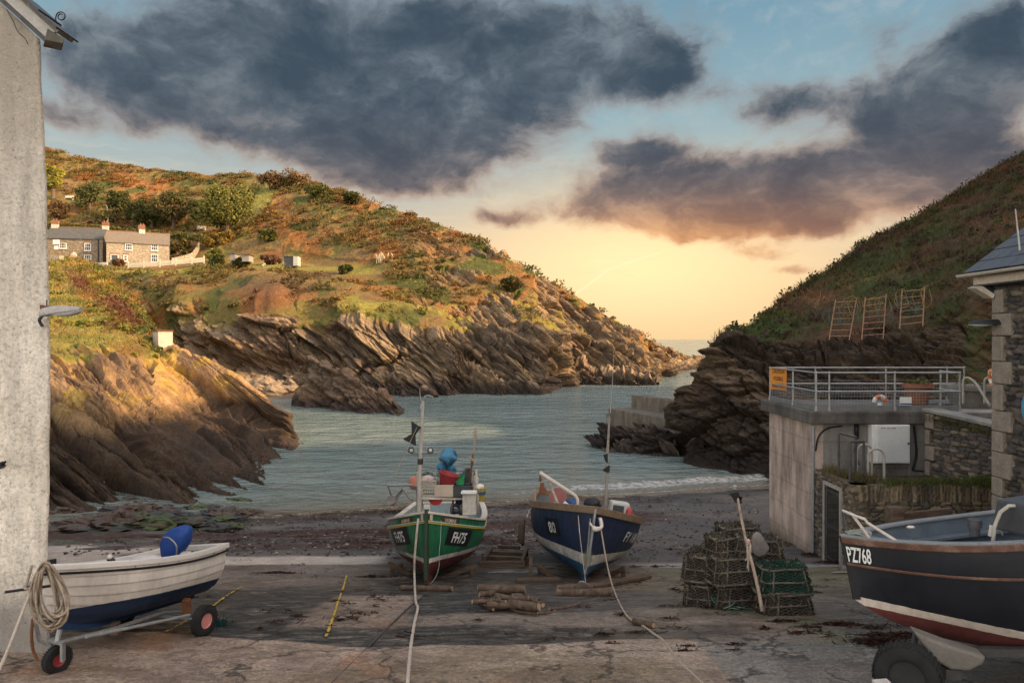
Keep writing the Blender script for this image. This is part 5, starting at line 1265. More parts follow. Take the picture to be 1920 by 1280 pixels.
# ---------------- three tubular frames stacked with pot hoops on the hillside
YELL = pm('yellow_tube', [(.22,.14,.035),(.27,.18,.05)], 6, .6, .1, .003); TEAL = pm('teal_tube', [(.035,.085,.09),(.05,.11,.11)], 6, .6, .1, .003); ORNG = pm('rust_orange_tube', [(.24,.125,.07),(.33,.19,.11)], 8, .7, .2, .003, fine=.3)
def on_right(px, y):
    k = np.argmin((RPX2-px)**2+(RYY2-y)**2 + 1e6*(RT < 2)); return Vector(RP.reshape(-1,3)[k])
RPX2 = RP[...,0]/RP[...,1]*F+960; RYY2 = 635+(EYE-RP[...,2])/RP[...,1]*F
for i, (bl, br, tr, tl, n_, lab) in enumerate([((1555,633),(1593,633),(1605,563),(1566,565),7,'leftmost rusty tube frame leaning on the hillside, hung with yellow and teal hoops'),
                            ((1616,632),(1656,630),(1661,555),(1622,561),7,'middle rusty tube frame leaning on the hillside between two others'),
                            ((1687,612),(1730,607),(1733,541),(1691,545),6,'shorter rusty tube frame leaning on the hillside nearest the slate roof')]):
    Df = (38.6, 38.2, 36.4)[i]; Dt = Df+.5
    BL, BR, TR, TL = W(*bl, Df), W(*br, Df), W(*tr, Dt), W(*tl, Dt)
    t = thing('pot_frame', lab, 'frame', BL, group='tube frames on the right hillside')
    m = MB(); m.tube([BL+(BL-TL)*.06, TL+(TL-BL)*.05], .028, 6); m.tube([BR+(BR-TR)*.06, TR+(TR-BR)*.05], .028, 6); m.build('upright', ORNG, t)
    for k in range(n_):
        f = .05+.93*k/(n_-1); m = MB(); m.tube([BL.lerp(TL, f), BR.lerp(TR, f)], .022, 6); m.build('rung', ORNG, t)
    rq = random.Random(i+5)
    for mat_, f0_, nm in ((YELL, .72, 'yellow_hoop'), (TEAL, .45, 'teal_hoop')):
        m = MB()
        for k in range(4):
            c_ = BL.lerp(TL, f0_+rq.uniform(-.05,.2)).lerp(BR.lerp(TR, f0_+rq.uniform(-.05,.2)), rq.random()*1.2-.1); w_ = rq.uniform(.25,.6); h_ = rq.uniform(.3,.6); y_ = rq.uniform(-.15,.1)
            m.tube([c_+Vector((w_*math.cos(a)*(1 if abs(math.cos(a))<.7 else .9), y_+.1*math.sin(3*a), h_*math.sin(a))) for a in [2*math.pi*q/14 for q in range(14)]], .011, 5, closed=True)
        m.build(nm, mat_, t)
# ================================================================== BOATS
class Hull:
    """lines of a small boat; x forward from the stem (0) to the stern (-L), y to port, z up from the keel"""
    def __init__(s, Ln, B, zs, rake=.25, p=2.2, sm=.55, tb=.12, ts=.6, fore=.0, kz=None, m0=1.05, m1=2.6, n0=1.1, n1=.62, flare=0, full=.5):
        s.L = Ln; s.B = B; s.zsv = zs; s.rake = rake; s.p = p; s.sm = sm; s.tb = tb; s.ts = ts; s.fore = fore; s.kzv = kz; s.m0, s.m1, s.n0, s.n1 = m0, m1, n0, n1; s.full = full
    def zs(s, t): return float(np.interp(t, [a for a, b in s.zsv], [b for a, b in s.zsv])) if len(s.zsv) < 4 else float(np.polyval(s.poly(), t))
    def poly(s):
        if not hasattr(s, '_p'): s._p = np.polyfit([a for a, b in s.zsv], [b for a, b in s.zsv], 3)
        return s._p
    def zk(s, t):
        k = s.fore*max(0, 1-t/.35)**2
        if s.kzv: k += float(np.interp(t, [a for a, b in s.kzv], [b for a, b in s.kzv]))
        return k
    def P(s, t, v, side, inset=0.0):
        sh = (1-(1-min(t/s.sm, 1))**s.p); sh *= 1-s.tb*max(0, (t-s.ts)/(1-s.ts))**2
        w = min(1, t/s.full); w = w*w*(3-2*w)
        m = s.m0+(s.m1-s.m0)*w; n = s.n0+(s.n1-s.n0)*w
        vc = min(1.0, max(0.0, v)); hb = s.B/2*sh*(1-(1-vc)**m)**n
        zk, zs = s.zk(t), s.zs(t)
        x = -t*s.L + s.rake*(max(0, v)**1.15)*(1-min(1, t/.6))**2
        return Vector((x, side*max(0, hb-inset), zk+(zs-zk)*v))
    def v_of_z(s, t, z): zk, zs = s.zk(t), s.zs(t); return min(1, max(0, (z-zk)/(zs-zk)))
    def N(s, t, v, side):
        e = .004; a = s.P(min(1,t+e), v, side)-s.P(max(0,t-e), v, side); b = s.P(t, min(1,v+e), side)-s.P(t, max(0,v-e), side)
        n = a.cross(b).normalized(); return n if n.y*side > 0 else -n
    def skin(s, nt=44, nv=18, tpow=1.35):
        m = MB(); ts = [(i/nt)**tpow for i in range(nt+1)]; vs = [j/nv for j in range(nv+1)]
        for side in (1, -1): m.loft([[s.P(t, v, side) for v in vs] for t in ts], False)
        tr = [s.P(1, v, 1) for v in vs][::-1]+[s.P(1, v, -1) for v in vs][1:]; m.add(tr, [tuple(range(len(tr)))]); return m
    def lining(s, vmin=.30, inset=.045, nt=40, nv=10, t0=.02):
        m = MB(); ts = [t0+(1-t0-.012)*(i/nt) for i in range(nt+1)]; vs = [vmin+(1-vmin)*j/nv for j in range(nv+1)]
        for side in (1, -1): m.loft([[s.P(t, v, side, inset) for v in vs] for t in ts], False)
        tr = [s.P(.985, v, 1, inset) for v in vs][::-1]+[s.P(.985, v, -1, inset) for v in vs]; m.add(tr, [tuple(range(len(tr)))]); return m
    def deck(s, z, t0=.05, t1=.985, inset=.05, nt=30, thick=.03):
        m = MB(); rows = []
        for i in range(nt+1):
            t = t0+(t1-t0)*i/nt; zz = z(t) if callable(z) else z; v = s.v_of_z(t, zz); a = s.P(t, v, 1, inset); b = s.P(t, v, -1, inset); a.z = b.z = zz
            rows.append([a, b, b-Vector((0,0,thick)), a-Vector((0,0,thick))])
        return m.loft(rows)
    def strip(s, dz, hgt, proud, inner=0.0, t0=0.0, t1=1.0, nt=44, tpow=1.35, byz=False, sides=(1,-1), aft=True):
        """a rubbing strake / capping following the sheer, dz below it"""
        m = MB()
        for side in sides:
            rows = []
            for i in range(nt+1):
                t = t0+(t1-t0)*(i/nt)**tpow
                zt = (dz(t) if callable(dz) else (dz if byz else s.zs(t)-dz)); v1 = s.v_of_z(t, min(zt+hgt/2, s.zs(t))); v0 = s.v_of_z(t, zt-hgt/2)
                p1 = s.P(t, v1, side); p0 = s.P(t, v0, side); p1.z = zt+hgt/2; p0.z = zt-hgt/2
                n = s.N(max(t, .01), min(v1, .98), side); n.z = 0; n.normalize()
                if t < .002: n = Vector((.75, side*.66, 0))
                rows.append([p0+n*proud, p1+n*proud, p1-n*inner, p0-n*inner])
            m.loft(rows)
        if aft:
            a = s.P(1, 1, 1); b = s.P(1, 1, -1); zt = (dz(1) if callable(dz) else (dz if byz else s.zs(1)-dz))
            m.box((a.x, 0, zt), (proud*1+inner+.03, (a.y-b.y)+2*proud, hgt))
        return m
    def stem(s, w=.05, d=.05, v0=0, v1=1.03, n=16):
        m = MB(); rows = []
        for i in range(n+1):
            v = v0+(v1-v0)*i/n; p = s.P(0, v, 1); q = Vector((p.x, 0, p.z)); rows.append([q+Vector((d,w*.5,0)), q+Vector((d,-w*.5,0)), q+Vector((-.06,-w,0)), q+Vector((-.06,w,0))])
        return m.loft(rows)
    def keel(s, w=.06, h=.10, t0=.02, t1=.98, z=None):
        m = MB(); rows = []
        for i in range(25):
            t = t0+(t1-t0)*i/24; zk = s.zk(t); zb = (z if z is not None else zk-h); rows.append([Vector((-t*s.L, w/2, zk+.03)), Vector((-t*s.L, -w/2, zk+.03)), Vector((-t*s.L, -w/2, zb)), Vector((-t*s.L, w/2, zb))])
        return m.loft(rows)
    def paint(s, shape, t0, z0, side, off, mirror=None, slope=0.0):
        """map flat (u aft-positive or text-right, w up) shapes onto the topside"""
        vs, fs = shape; out = []
        T = np.linspace(.002, 1, 500); Q = np.array([tuple(s.P(t, .8, side)) for t in T]); S = np.concatenate([[0], np.cumsum(np.linalg.norm(np.diff(Q[:,:2], axis=0), axis=1))])
        s0 = np.interp(t0, T, S)
        for u, w in vs:
            t = float(np.interp(s0 + (-u if side < 0 else u), S, T))
            z = s.zs(t)-z0+w + slope*u; v = s.v_of_z(t, z); out.append(s.P(t, v, side)+s.N(t, v, side)*off)
        m = MB(); m.add(out, fs); return m
    def plate(s, t0, z0, u0, u1, w0, w1, side, off, nu=14, nw=4):
        vs = [(u0+(u1-u0)*i/nu, w0+(w1-w0)*j/nw) for i in range(nu+1) for j in range(nw+1)]
        fs = [(i*(nw+1)+j, (i+1)*(nw+1)+j, (i+1)*(nw+1)+j+1, i*(nw+1)+j+1) for i in range(nu) for j in range(nw)]
        return s.paint((vs, fs), t0, z0, side, off)
def hull_paint(name, bands, wear=.25, rough=.35, blotch=None, sheer=0.0):
    """painted hull: bands = [(z_top, colour)...] from the keel up, worn and streaked"""
    m, nt, b = new_mat(name); v = _coord(nt, 'Object'); sep = nt.nodes.new('ShaderNodeSeparateXYZ'); nt.links.new(v, sep.inputs[0])
    wob = _math(nt, 'MULTIPLY', _math(nt, 'SUBTRACT', _noise(nt, v, 9, 4, .6), .5), .018)
    z = _math(nt, 'ADD', _math(nt, 'ADD', sep.outputs[2], wob), _math(nt, 'MULTIPLY', sep.outputs[0], sheer))
    c = None
    for zt, col in bands:
        if c is None: c = _mul(nt, col, col, 0.0, 'MIX')
        else: c = _mul(nt, c, col, _math(nt, 'GREATER_THAN', z, zp), 'MIX')
        zp = zt
    st = _noise(nt, _coord(nt, 'Object', (5, 5, .5)), 2.2, 6, .7)
    c = _mul(nt, c, _ramp(nt, st, [(.36, 1-wear), (.62, 1.08)]))
    c = _mul(nt, c, _ramp(nt, _noise(nt, v, 2.0, 6, .65), [(.35, .82), (.65, 1.12)]))
    scr = _ramp(nt, _noise(nt, _coord(nt, 'Object', (1.5, 1.5, 9)), 6, 5, .7), [(.66, 0.0), (.76, 1.0)])
    c = _mul(nt, c, (.16,.155,.15), _math(nt, 'MULTIPLY', scr, wear*1.1), 'MIX')
    if blotch:
        for (bx, by, bz, r, colr) in blotch:
            d = nt.nodes.new('ShaderNodeVectorMath'); d.operation = 'DISTANCE'; nt.links.new(v, d.inputs[0]); d.inputs[1].default_value = (bx, by, bz)
            f = _ramp(nt, _math(nt, 'ADD', _math(nt, 'DIVIDE', d.outputs['Value'], r), _math(nt, 'MULTIPLY', _math(nt, 'SUBTRACT', _noise(nt, v, 4, 5, .65), .5), 1.5)), [(.70, 1.0), (1.0, 0.0)])
            c = _mul(nt, c, colr, _math(nt, 'MULTIPLY', f, .85), 'MIX')
    nt.links.new(c, b.inputs['Base Color']); nt.links.new(_ramp(nt, st, [(.3, rough+.25), (.7, rough)]), b.inputs['Roughness'])
    _bump(nt, b, _noise(nt, _coord(nt, 'Object', (1, 1, 4)), 5, 5, .6), .25, .006)
    return m
BOARDBLK = pm('black_board', [(.010,.010,.011),(.020,.020,.022)], 6, .45, .05, .002)
LETTER = pm('letter_white', [(.60,.59,.56),(.72,.71,.68)], 8, .5, .05, .002, fine=.25)
LETTERWORN = pm('letter_worn', [(.20,.21,.22),(.55,.54,.51),(.62,.61,.58)], 7, .6, .05, .002, fine=.35)
GREYP = pm('grey_paint', [(.15,.16,.165),(.21,.22,.225)], 4, .6, .15, .004, fine=.2)
PALEBLUE = pm('pale_blue_paint', [(.26,.34,.35),(.34,.42,.43),(.24,.27,.26)], 4, .6, .2, .004, fine=.3)
CREAMW = pm('cream_gunwale', [(.50,.43,.36),(.62,.55,.47),(.40,.32,.25)], 5, .55, .25, .005, fine=.35)
ROPE = pm('hemp_rope', [(.30,.23,.165),(.42,.34,.26)], 14, .9, .9, .012, 60, fine=.45)
ROPE_W = pm('pale_rope', [(.42,.35,.28),(.55,.47,.39)], 14, .9, .9, .012, 60, fine=.4)
REDP = pm('red_plastic', [(.30,.035,.040),(.38,.055,.055)], 5, .5, .1, .003, fine=.2)
def boat(name, label, loc, rot):
    t = thing(name, label, 'boat', loc, rot=rot); M = Matrix.Translation(Vector(loc)) @ Euler(rot).to_matrix().to_4x4(); return t, M, M.inverted()
def number(h, t, s, size, sx, t0, z0, side, boardw=None, mat=None, label=None, slope=0, boardmat=None):
    if boardw:
        q = h.plate(t0, z0, -boardw/2, boardw/2, -size*.22, size*.95, side, .012).build('number_board', boardmat or BOARDBLK, t)
        par = q
    else: par = t
    return h.paint(text_shape(s, size, sx), t0, z0, side, .018, slope=slope).build('registration_number', mat or LETTER, par)

# ------------------------------------------------------------------ green boat
GL = (-1.79, 14.72, 2.16); GR = (0.0, -.14, R(-90))
gt, GM, GI = boat('fishing_boat', 'green open fishing boat loaded with crates, bow on, hauled up on the slip', GL, GR)
def G(px, y, D): return GI @ W(px, y, D)
gh = Hull(5.3, 2.25, [(0,1.44),(.2,1.20),(.45,1.04),(.7,1.03),(1,1.16)], rake=.08, p=2.7, sm=.44, tb=.14, fore=.04, m0=1.35, m1=3.0, n0=.86, n1=.46, full=.42)
GREEN = hull_paint('green_hull', [(.36,(.13,.030,.028)),(.46,(.58,.55,.50)),(9,(.018,.135,.060))], .42, .35, blotch=[(-1.1,-.85,.75,.55,(.15,.155,.15)),(-1.3,-1.0,1.1,.35,(.14,.145,.14))], sheer=.015)
gh.skin().build('hull', GREEN, gt, smooth=50)
gh.stem(.055, .045).build('stem', pm('green_stem', [(.016,.075,.035),(.045,.030,.022)], 5, .5, .2), gt)
gh.keel(.07, .09).build('keel', pm('antifoul', [(.10,.024,.022),(.15,.035,.03)], 4, .7, .2), gt)
gh.strip(.015, .05, .035, .11).build('gunwale', CREAMW, gt, bevel=.006)
gh.strip(.22, .028, .022).build('gold_line', pm('gold_paint', [(.45,.27,.03),(.55,.35,.06)], 5, .45, .05), gt)
gh.strip(.185, .022, .016).build('pale_line', pm('pale_green_paint', [(.35,.50,.40),(.45,.58,.48)], 5, .45, .05), gt)
gh.lining(.35, .05).build('lining', PALEBLUE, gt, smooth=50)
gh.deck(.48, .08).build('floor', GREYP, gt)
gh.deck(lambda t: gh.zs(t)-.22, .03, .20).build('foredeck', GREYP, gt)
for t0_ in (.42, .78):
    v = gh.v_of_z(t0_, .80); a = gh.P(t0_, v, 1, .05); m = MB(); m.box((a.x,0,.80),(.22,2*a.y,.04)); m.build('thwart', PALEBLUE, gt, bevel=.006)
m = MB(); m.box((-.02,0,1.47),(.10,.12,.20)); m.build('stem_head', CREAMW, gt, bevel=.01)
number(gh, gt, 'FH75', .31, .72, .14, .56, 1, .86); number(gh, gt, 'FH75', .31, .72, .15, .54, -1, .86)
SCROLL = pm('brown_scroll', [(.055,.030,.022),(.09,.05,.035)], 5, .6, .1)
CRM = pm('cream_letter', [(.50,.42,.30),(.6,.52,.4)], 8, .5, .05)
for side, t0_ in ((1, .082), (-1, .088)):
    q = gh.plate(t0_, .165, -.27, .27, -.02, .10, side, .008).build('name_board', SCROLL, gt)
    gh.paint(text_shape('JASMINE', .11, .8), t0_, .16, side, .014).build('boat_name', CRM, q)
    gh.plate(.014, .15, -.035, .035, -.015, .14, side, .011).build('flag_patch', pm('white_red_patch', [(.60,.55,.50),(.55,.30,.26)], 14, .5, .05), gt)
# mast, lamps, marker
m = MB(); m.tube([G(785,968,15.6), G(787,880,15.6), G(793,752,15.6)], [.050,.045,.035], 10); ms = m.build('mast', pm('mast_paint', [(.40,.36,.31),(.55,.50,.45)], 6, .6, .2, fine=.35), gt, smooth=40)
m = MB(); m.tube([G(793,752,15.6), G(797,742,15.6), G(803,741,15.6), G(812,744,15.6)], .012, 6); m.tube([G(787,728,15.6),G(788,748,15.6)], .010, 6); m.tube([G(788,748,15.6),G(793,752,15.6)], .010, 6); m.build('masthead_fitting', GALV, ms)
m = MB(); m.box(G(788,865,15.57), (.10,.115,.12)); m.build('radar_box', BLACKP, ms, bevel=.015)
m = MB(); m.box(G(790.5,763,15.58), (.06,.06,.11)); m.build('mast_light', GALV, ms, bevel=.01)
m = MB(); m.tube([G(771,850,15.6),G(808,850,15.6)], .010, 6); m.build('lamp_bar', STEEL_DARK, gt)
for px in (771, 807):
    c_ = G(px,844,15.55); q = Euler((0,R(90),0)).to_matrix(); m = MB(); m.lathe([(.03,-.09),(.065,-.05),(.070,.01),(.060,.012),(.058,-.005),(.01,-.008)], 16, q, c=c_); l = m.build('deck_lamp', STEEL_DARK, gt, smooth=40)
    m = MB(); m.lathe([(.057,-.004),(.03,.008),(.0,.011)], 16, q, c=c_); m.build('glass', LENS, l, smooth=True)
t = thing('marker_shape', 'black double-triangle marker shape tied to the mast of the green boat', 'marker', W(768,830,15.5))
m = MB()
for q in ([(771,790),(788,801),(777,815),(772,813)], [(772,813),(777,815),(778,835),(755,823)]): m.prism([W(x_,y_,15.45) for x_,y_ in q], (.02,.02,0))
m.prism([W(771,790,15.45),W(788,801,15.45),W(778,806,15.6),W(773,802,15.6)], (.0,.02,.0)); m.prism([W(778,835,15.45),W(755,823,15.45),W(766,818,15.6),W(774,822,15.6)], (.0,.02,.0)); m.build('vane', BLACKP, t)
m = MB(); m.tube([W(733,908,15.2), W(768,830,15.42), W(782,800,15.42)], .008, 5); m.build('line', ROPE, t)
# gantry
m = MB()
tray0, tray1 = G(778,935,17.0), G(893,935,17.0)
for a, b in (((783,968,16.4),(783,885,16.4)), ((893,962,16.7),(893,880,16.7)), ((791,955,18.0),(791,888,18.0)), ((889,950,18.0),(889,888,18.0))): m.tube([G(*a),G(*b)], .026, 8)
for a, b in (((783,934,16.4),(893,935,16.7)), ((791,931,18.0),(889,931,18.0)), ((783,934,16.4),(791,931,18.0)), ((893,935,16.7),(889,931,18.0)), ((783,887,16.4),(791,888,18.0)), ((893,882,16.7),(889,888,18.0)), ((791,889,18.0),(889,889,18.0))): m.beam(G(*a),G(*b), .05, .05)
m.build('gantry_frame', CREAMW, gt, bevel=.005)
q = [G(783,934,16.4),G(893,935,16.7),G(889,931,18.0),G(791,931,18.0)]; m = MB(); m.prism(q, (0,0,.03)); m.build('gantry_shelf', GREYP, gt)
# davit with hauling block (left) and engine box (right)
m = MB(); m.tube([G(783,962,15.9),G(783,925,15.9),G(780,912,15.8),G(770,909,15.7),G(725,910,15.3)], .030, 8); m.build('davit', GALV, gt, smooth=40)
m = MB(); m.tube([G(752,912,15.5),G(767,934,15.7),G(774,938,15.9)], .018, 6); m.build('davit_stay', CREAM_STEEL, gt)
c_ = G(735,938,15.25); m = MB(); m.lathe([(.02,-.05),(.105,-.05),(.11,-.03),(.07,0),(.11,.03),(.105,.05),(.02,.05)], 18, Euler((R(20),R(70),0)).to_matrix(), c=c_); b_ = m.build('hauling_block', pm('worn_block', [(.10,.09,.08),(.30,.27,.24)], 6, .5, .2), gt, smooth=40)
m = MB(); m.tube([G(728,910,15.3), G(730,920,15.27), c_+Vector((0,0,.05))], .014, 6); m.prism([G(738,934,15.2),G(752,917,15.35),G(753,920,15.35),G(742,937,15.2)], (.0,.03,0)); m.build('block_strop', STEEL_DARK, b_)
m = MB(); a = G(868,960,15.9); e = G(893,926,15.9); m.box(((a+e)/2), (.34, abs(e.y-a.y), abs(e.z-a.z)+.1)); eb = m.build('engine_box', pm('aged_white_box', [(.36,.33,.28),(.48,.44,.38),(.28,.25,.21)], 3, .6, .2, fine=.3), gt, bevel=.02)
m = MB(); a = G(866,926,15.9); e = G(893,922,15.9); m.box(((a+e)/2)+Vector((0,0,.02)), (.40, abs(e.y-a.y)+.02, .06)); m.build('box_lid', WHITEP, eb, bevel=.012)
m = MB(); m.tube([G(896,965,15.9),G(896,928,15.9),G(888,917,16.3)], .022, 8); m.build('hydraulic_pipe', CREAM_STEEL, gt, smooth=True)
m = MB(); m.tube(curve_pts([G(858,972,16.4),G(850,964,16.4),G(846,955,16.5),G(852,947,16.6),G(862,950,16.6)], 6), .035, 8); m.build('hose', BLACKP, gt, smooth=True)
m = MB(); m.lathe([(.02,0),(.16,0),(.16,.06),(.06,.10),(.06,.2),(.16,.24),(.16,.28),(.02,.28)], 16, Euler((R(90),0,0)).to_matrix(), c=G(868,958,16.4)); m.build('pot_hauler', STEEL_DARK, gt, smooth=40)
m = MB(); m.tube([G(846,958,16.6), G(856,905,16.9)], .022, 8); m.build('pole', RUST, gt)
c_ = G(817,934,16.6); m = MB()
pts = [c_+Vector((0,.17*math.cos(th),-.16*math.sin(th))) for th in [math.pi*i/12 for i in range(13)]]; m.prism(pts, (.03,0,0)); m.build('red_disc', pm('red_disc', [(.50,.025,.025)], 4, .5, .05), gt)
# things lying on the gantry
def gthing(name, label, cat, c, group=None): return thing(name, label, cat, c, group=group)
CR_W = pm('grubby_white_crate', [(.40,.36,.28),(.55,.50,.42)], 5, .6, .15, fine=.35); CR_C = pm('cream_crate', [(.48,.38,.28),(.58,.48,.38)], 5, .6, .15, fine=.2); CR_G = pm('dark_grey_crate', [(.045,.05,.052),(.07,.075,.078)], 5, .6, .15)
GX = Euler((0,0,R(3))).to_matrix()
def crate(label, px0, px1, y0, y1, D, mat, holes=True, name='fish_crate'):
    a, e = W(px0,y1,D), W(px1,y0,D); w_, h_ = e.x-a.x, e.z-a.z; d_ = .36; c_ = Vector(((a.x+e.x)/2, D+d_/2, a.z)); t = thing(name, label, 'crate', c_, group='crates on the green boat')
    m = MB(); tk = .02
    def side(p, du, ln):
        du = Vector(du); n_ = Vector((du.y,-du.x,0))*tk
        if not holes: m.prism([p, p+du*ln, p+du*ln+Vector((0,0,h_)), p+Vector((0,0,h_))], n_); return
        zz = [(0,.30),(.46,.62),(.84,1.0)]
        for z0_, z1_ in zz: m.prism([p+Vector((0,0,h_*z0_)), p+du*ln+Vector((0,0,h_*z0_)), p+du*ln+Vector((0,0,h_*z1_)), p+Vector((0,0,h_*z1_))], n_)
        k = 5
        for i in range(k+1):
            q = p+du*(ln*(i/k)*.94); m.prism([q+Vector((0,0,h_*.3)), q+du*ln*.06+Vector((0,0,h_*.3)), q+du*ln*.06+Vector((0,0,h_*.85)), q+Vector((0,0,h_*.85))], n_*.8)
    P0 = c_-Vector((w_/2,d_/2,0))
    side(P0, (1,0,0), w_); side(P0+Vector((0,d_,0)), (1,0,0), w_); side(P0, (0,1,0), d_); side(P0+Vector((w_,0,0)), (0,1,0), d_)
    m.box(c_+Vector((0,0,.012)), (w_,d_,.02)); m.build('shell', mat, t)
    m = MB(); m.tube([P0+Vector((-.01,-.01,h_)),P0+Vector((w_+.01,-.01,h_)),P0+Vector((w_+.01,d_+.01,h_)),P0+Vector((-.01,d_+.01,h_))], .018, 6, closed=True); m.build('rim', mat, t); return t
crate('grubby white slotted fish crate at the left of the gantry', 792, 815, 914, 932, 16.55, CR_W)
crate('shallow white slotted crate stacked on the left fish crate', 792, 817, 901, 912, 16.57, CR_W)
crate('plain cream fish crate under the red basket', 815, 848, 910, 931, 16.5, CR_C, False)
crate('dark grey fish crate at the right of the gantry', 851, 883, 912, 931, 16.55, CR_G, False)
crate('dark grey box standing behind the dark crate by the oar', 871, 881, 884, 910, 17.1, CR_G, False, 'storage_box')
crate('bright green plastic box on the dark grey crate', 856, 868, 897, 909, 16.75, pm('green_plastic', [(.02,.22,.075),(.035,.28,.10)], 4, .5, .05), False, 'storage_box')
t = gthing('basket', 'red plastic basket tilted over the cream crate', 'basket', W(838,908,16.6)); Mq = Euler((0,R(16),0)).to_matrix(); c_ = W(836,910,16.68); m = MB()
m.lathe([(.01,0),(.155,0),(.165,.03),(.225,.27),(.245,.275),(.245,.30),(.222,.30),(.15,.04),(.01,.03)], 24, Mq, c=c_); m.build('bowl', REDP, t, smooth=40)
m = MB()
for k in range(7): z_ = .05+k*.033; r_ = .168+.24*(z_-.03)*1.0; m.tube([c_+Mq@Vector((r_*math.cos(a), r_*math.sin(a), z_)) for a in [2*math.pi*i/24 for i in range(24)]], .006, 4, closed=True)
m.build('ribs', pm('dark_red', [(.17,.02,.022)], 4, .6), t)
t = gthing('catch_bag', 'crumpled pink and white net sacks lying behind the white crates', 'bag', W(800,905,16.9)); m = MB()
rq = random.Random(4)
def lump(m, c, r, seed, n=18, k=12, amp=.25, stretch=(1,1,1)):
    b = MB(); b.ball((0,0,0), 1, n, k); V = np.array(b.v); f = 1+amp*(fbm(V[:,0]*2.2+seed, V[:,1]*2.2, V[:,2]*2.2, 4, seed)-.5)*2 + amp*.5*(ridged(V[:,0]*3, V[:,1]*3, V[:,2]*3+seed, 3, seed+2)-.5)
    V = V*f[:,None]*np.array(stretch)*r; c = Vector(c); m.add([c+Vector(p) for p in V], b.f)
lump(m, W(802,899,16.85), .17, 3, stretch=(1.1,.9,.6)); m.build('sack', pm('pinkish_sack', [(.40,.30,.26),(.55,.46,.42),(.35,.15,.14)], 7, .8, .4, fine=.3), t, smooth=True)
t = gthing('tarpaulin', 'bundled blue tarpaulin hoisted above the red basket on the green boat', 'tarpaulin', W(838,885,17.2)); m = MB()
def drape(m, c, r, sx, sz, seed):
    b = MB(); b.ball((0,0,0), 1, 60, 26); V = np.array(b.v); th = np.arctan2(V[:,1], V[:,0])
    f = 1+.80*(fbm(np.cos(th)*1.9+seed, np.sin(th)*2.6, V[:,2]*.8, 3, seed)-.5)*2*np.clip(1.1-V[:,2], .2, 1.4)+.30*(ridged(np.cos(th)*5, np.sin(th)*5, V[:,2]*1.4+seed, 3, seed+1)-.5)
    V[:,:2] *= f[:,None]*sx; V[:,2] = V[:,2]*sz - .30*np.clip(-V[:,2], 0, 1)*(fbm(np.cos(th)*3, np.sin(th)*3, th*0+seed, 2, seed+4)-.2)*2; V[:,:2] *= (1-.25*np.clip(-V[:,2], 0, 1))[:,None]
    m.add([Vector(c)+Vector(p*r) for p in V], b.f)
drape(m, W(841,855,17.2), .19, 1.0, 1.05, 11); drape(m, W(829,876,17.15), .13, .9, 1.0, 23); drape(m, W(846,880,17.25), .12, .8, 1.1, 37)
m.build('cloth', pm('blue_tarp', [(.025,.10,.19),(.07,.23,.36),(.035,.14,.25)], 9, .55, .9, .03, 12, fine=.4), t, smooth=True)
m = MB(); m.tube([W(834,930,17.2), W(836,860,17.2)], .03, 6); m.build('post', STEEL_DARK, t)
t = gthing('bucket', 'yellow bucket of white floats hung on the right of the gantry', 'bucket', W(897,940,16.9)); c_ = W(898,938,16.75); m = MB()
m.lathe([(.01,0),(.125,0),(.165,.30),(.175,.30),(.175,.315),(.16,.315),(.12,.02),(.01,.015)], 20, c=c_); m.build('pail', pm('yellow_plastic', [(.40,.30,.04),(.50,.36,.05),(.22,.20,.06)], 5, .5, .1, fine=.3), t, smooth=40)
m = MB(); m.lathe([(.150,.15),(.162,.20),(.166,.23),(.160,.235)], 20, c=c_); m.build('blue_band', pm('blue_band', [(.06,.12,.20)], 4, .5), t)
for k, (dx, dy) in enumerate(((-.06,0),(.055,.03),(.0,-.05),(.01,.08))):
    m = MB(); m.ball(c_+Vector((dx,dy,.315)), .068, 12, 8); m.build('float', WHITEP, t, smooth=True)
m = MB(); m.ball(W(893,900,16.75), (.06,.06,.11), 12, 8); m.solo('jerrycan', 'translucent white bottle wedged above the yellow bucket', 'bottle', pm('milky_plastic', [(.45,.42,.38),(.55,.52,.48)], 5, .4, .05), smooth=True)
t = gthing('oar', 'wooden oar standing upright at the right of the gantry', 'oar', W(880,930,16.9)); m = MB(); m.tube([W(879,928,16.9), W(887,850,16.9)], .022, 8); m.build('loom', OLDWOOD, t, smooth=True)
m = MB(); m.prism([W(886,856,16.9),W(888.5,856,16.9),W(894.5,815,16.9),W(894,802,16.9),W(890,801,16.9),W(888.5,815,16.9)], (0,.03,0)); m.build('blade', pm('bleached_wood', [(.30,.24,.18),(.40,.33,.26)], 4, .8, .3, .006, 20, stretch=(3,3,.4), fine=.3), t, bevel=.006)
t = gthing('broom', 'wooden-headed deck broom propped against the oar', 'broom', W(882,905,16.8)); m = MB(); m.tube([W(879,925,16.78), W(884,862,16.78)], .014, 6); m.build('handle', RUST, t)
m = MB(); m.beam(W(879.5,858,16.78), W(892.5,866,16.78), .06, .05); m.build('head', pm('pale_wood', [(.30,.21,.14),(.38,.28,.20)], 5, .8, .2), t, bevel=.006)
m = MB(); m.ball(W(776,905,16.9), (.13,.13,.17), 14, 10); m.solo('buoy', 'faded orange-pink buoy hung behind the mast of the green boat', 'buoy', pm('faded_orange', [(.50,.17,.11),(.60,.26,.18)], 5, .5, .1), smooth=True)
t = gthing('rope_bundle', 'green and white twine heaped along the back rail of the gantry', 'rope', W(838,892,17.9)); m = MB(); rq = random.Random(6)
for k in range(26):
    x_ = rq.uniform(792,880); m.tube(curve_pts([W(x_+rq.uniform(-5,5), 889+rq.uniform(-5,6), 17.9+rq.uniform(-.1,.1)) for _ in range(5)], 4), .010, 5)
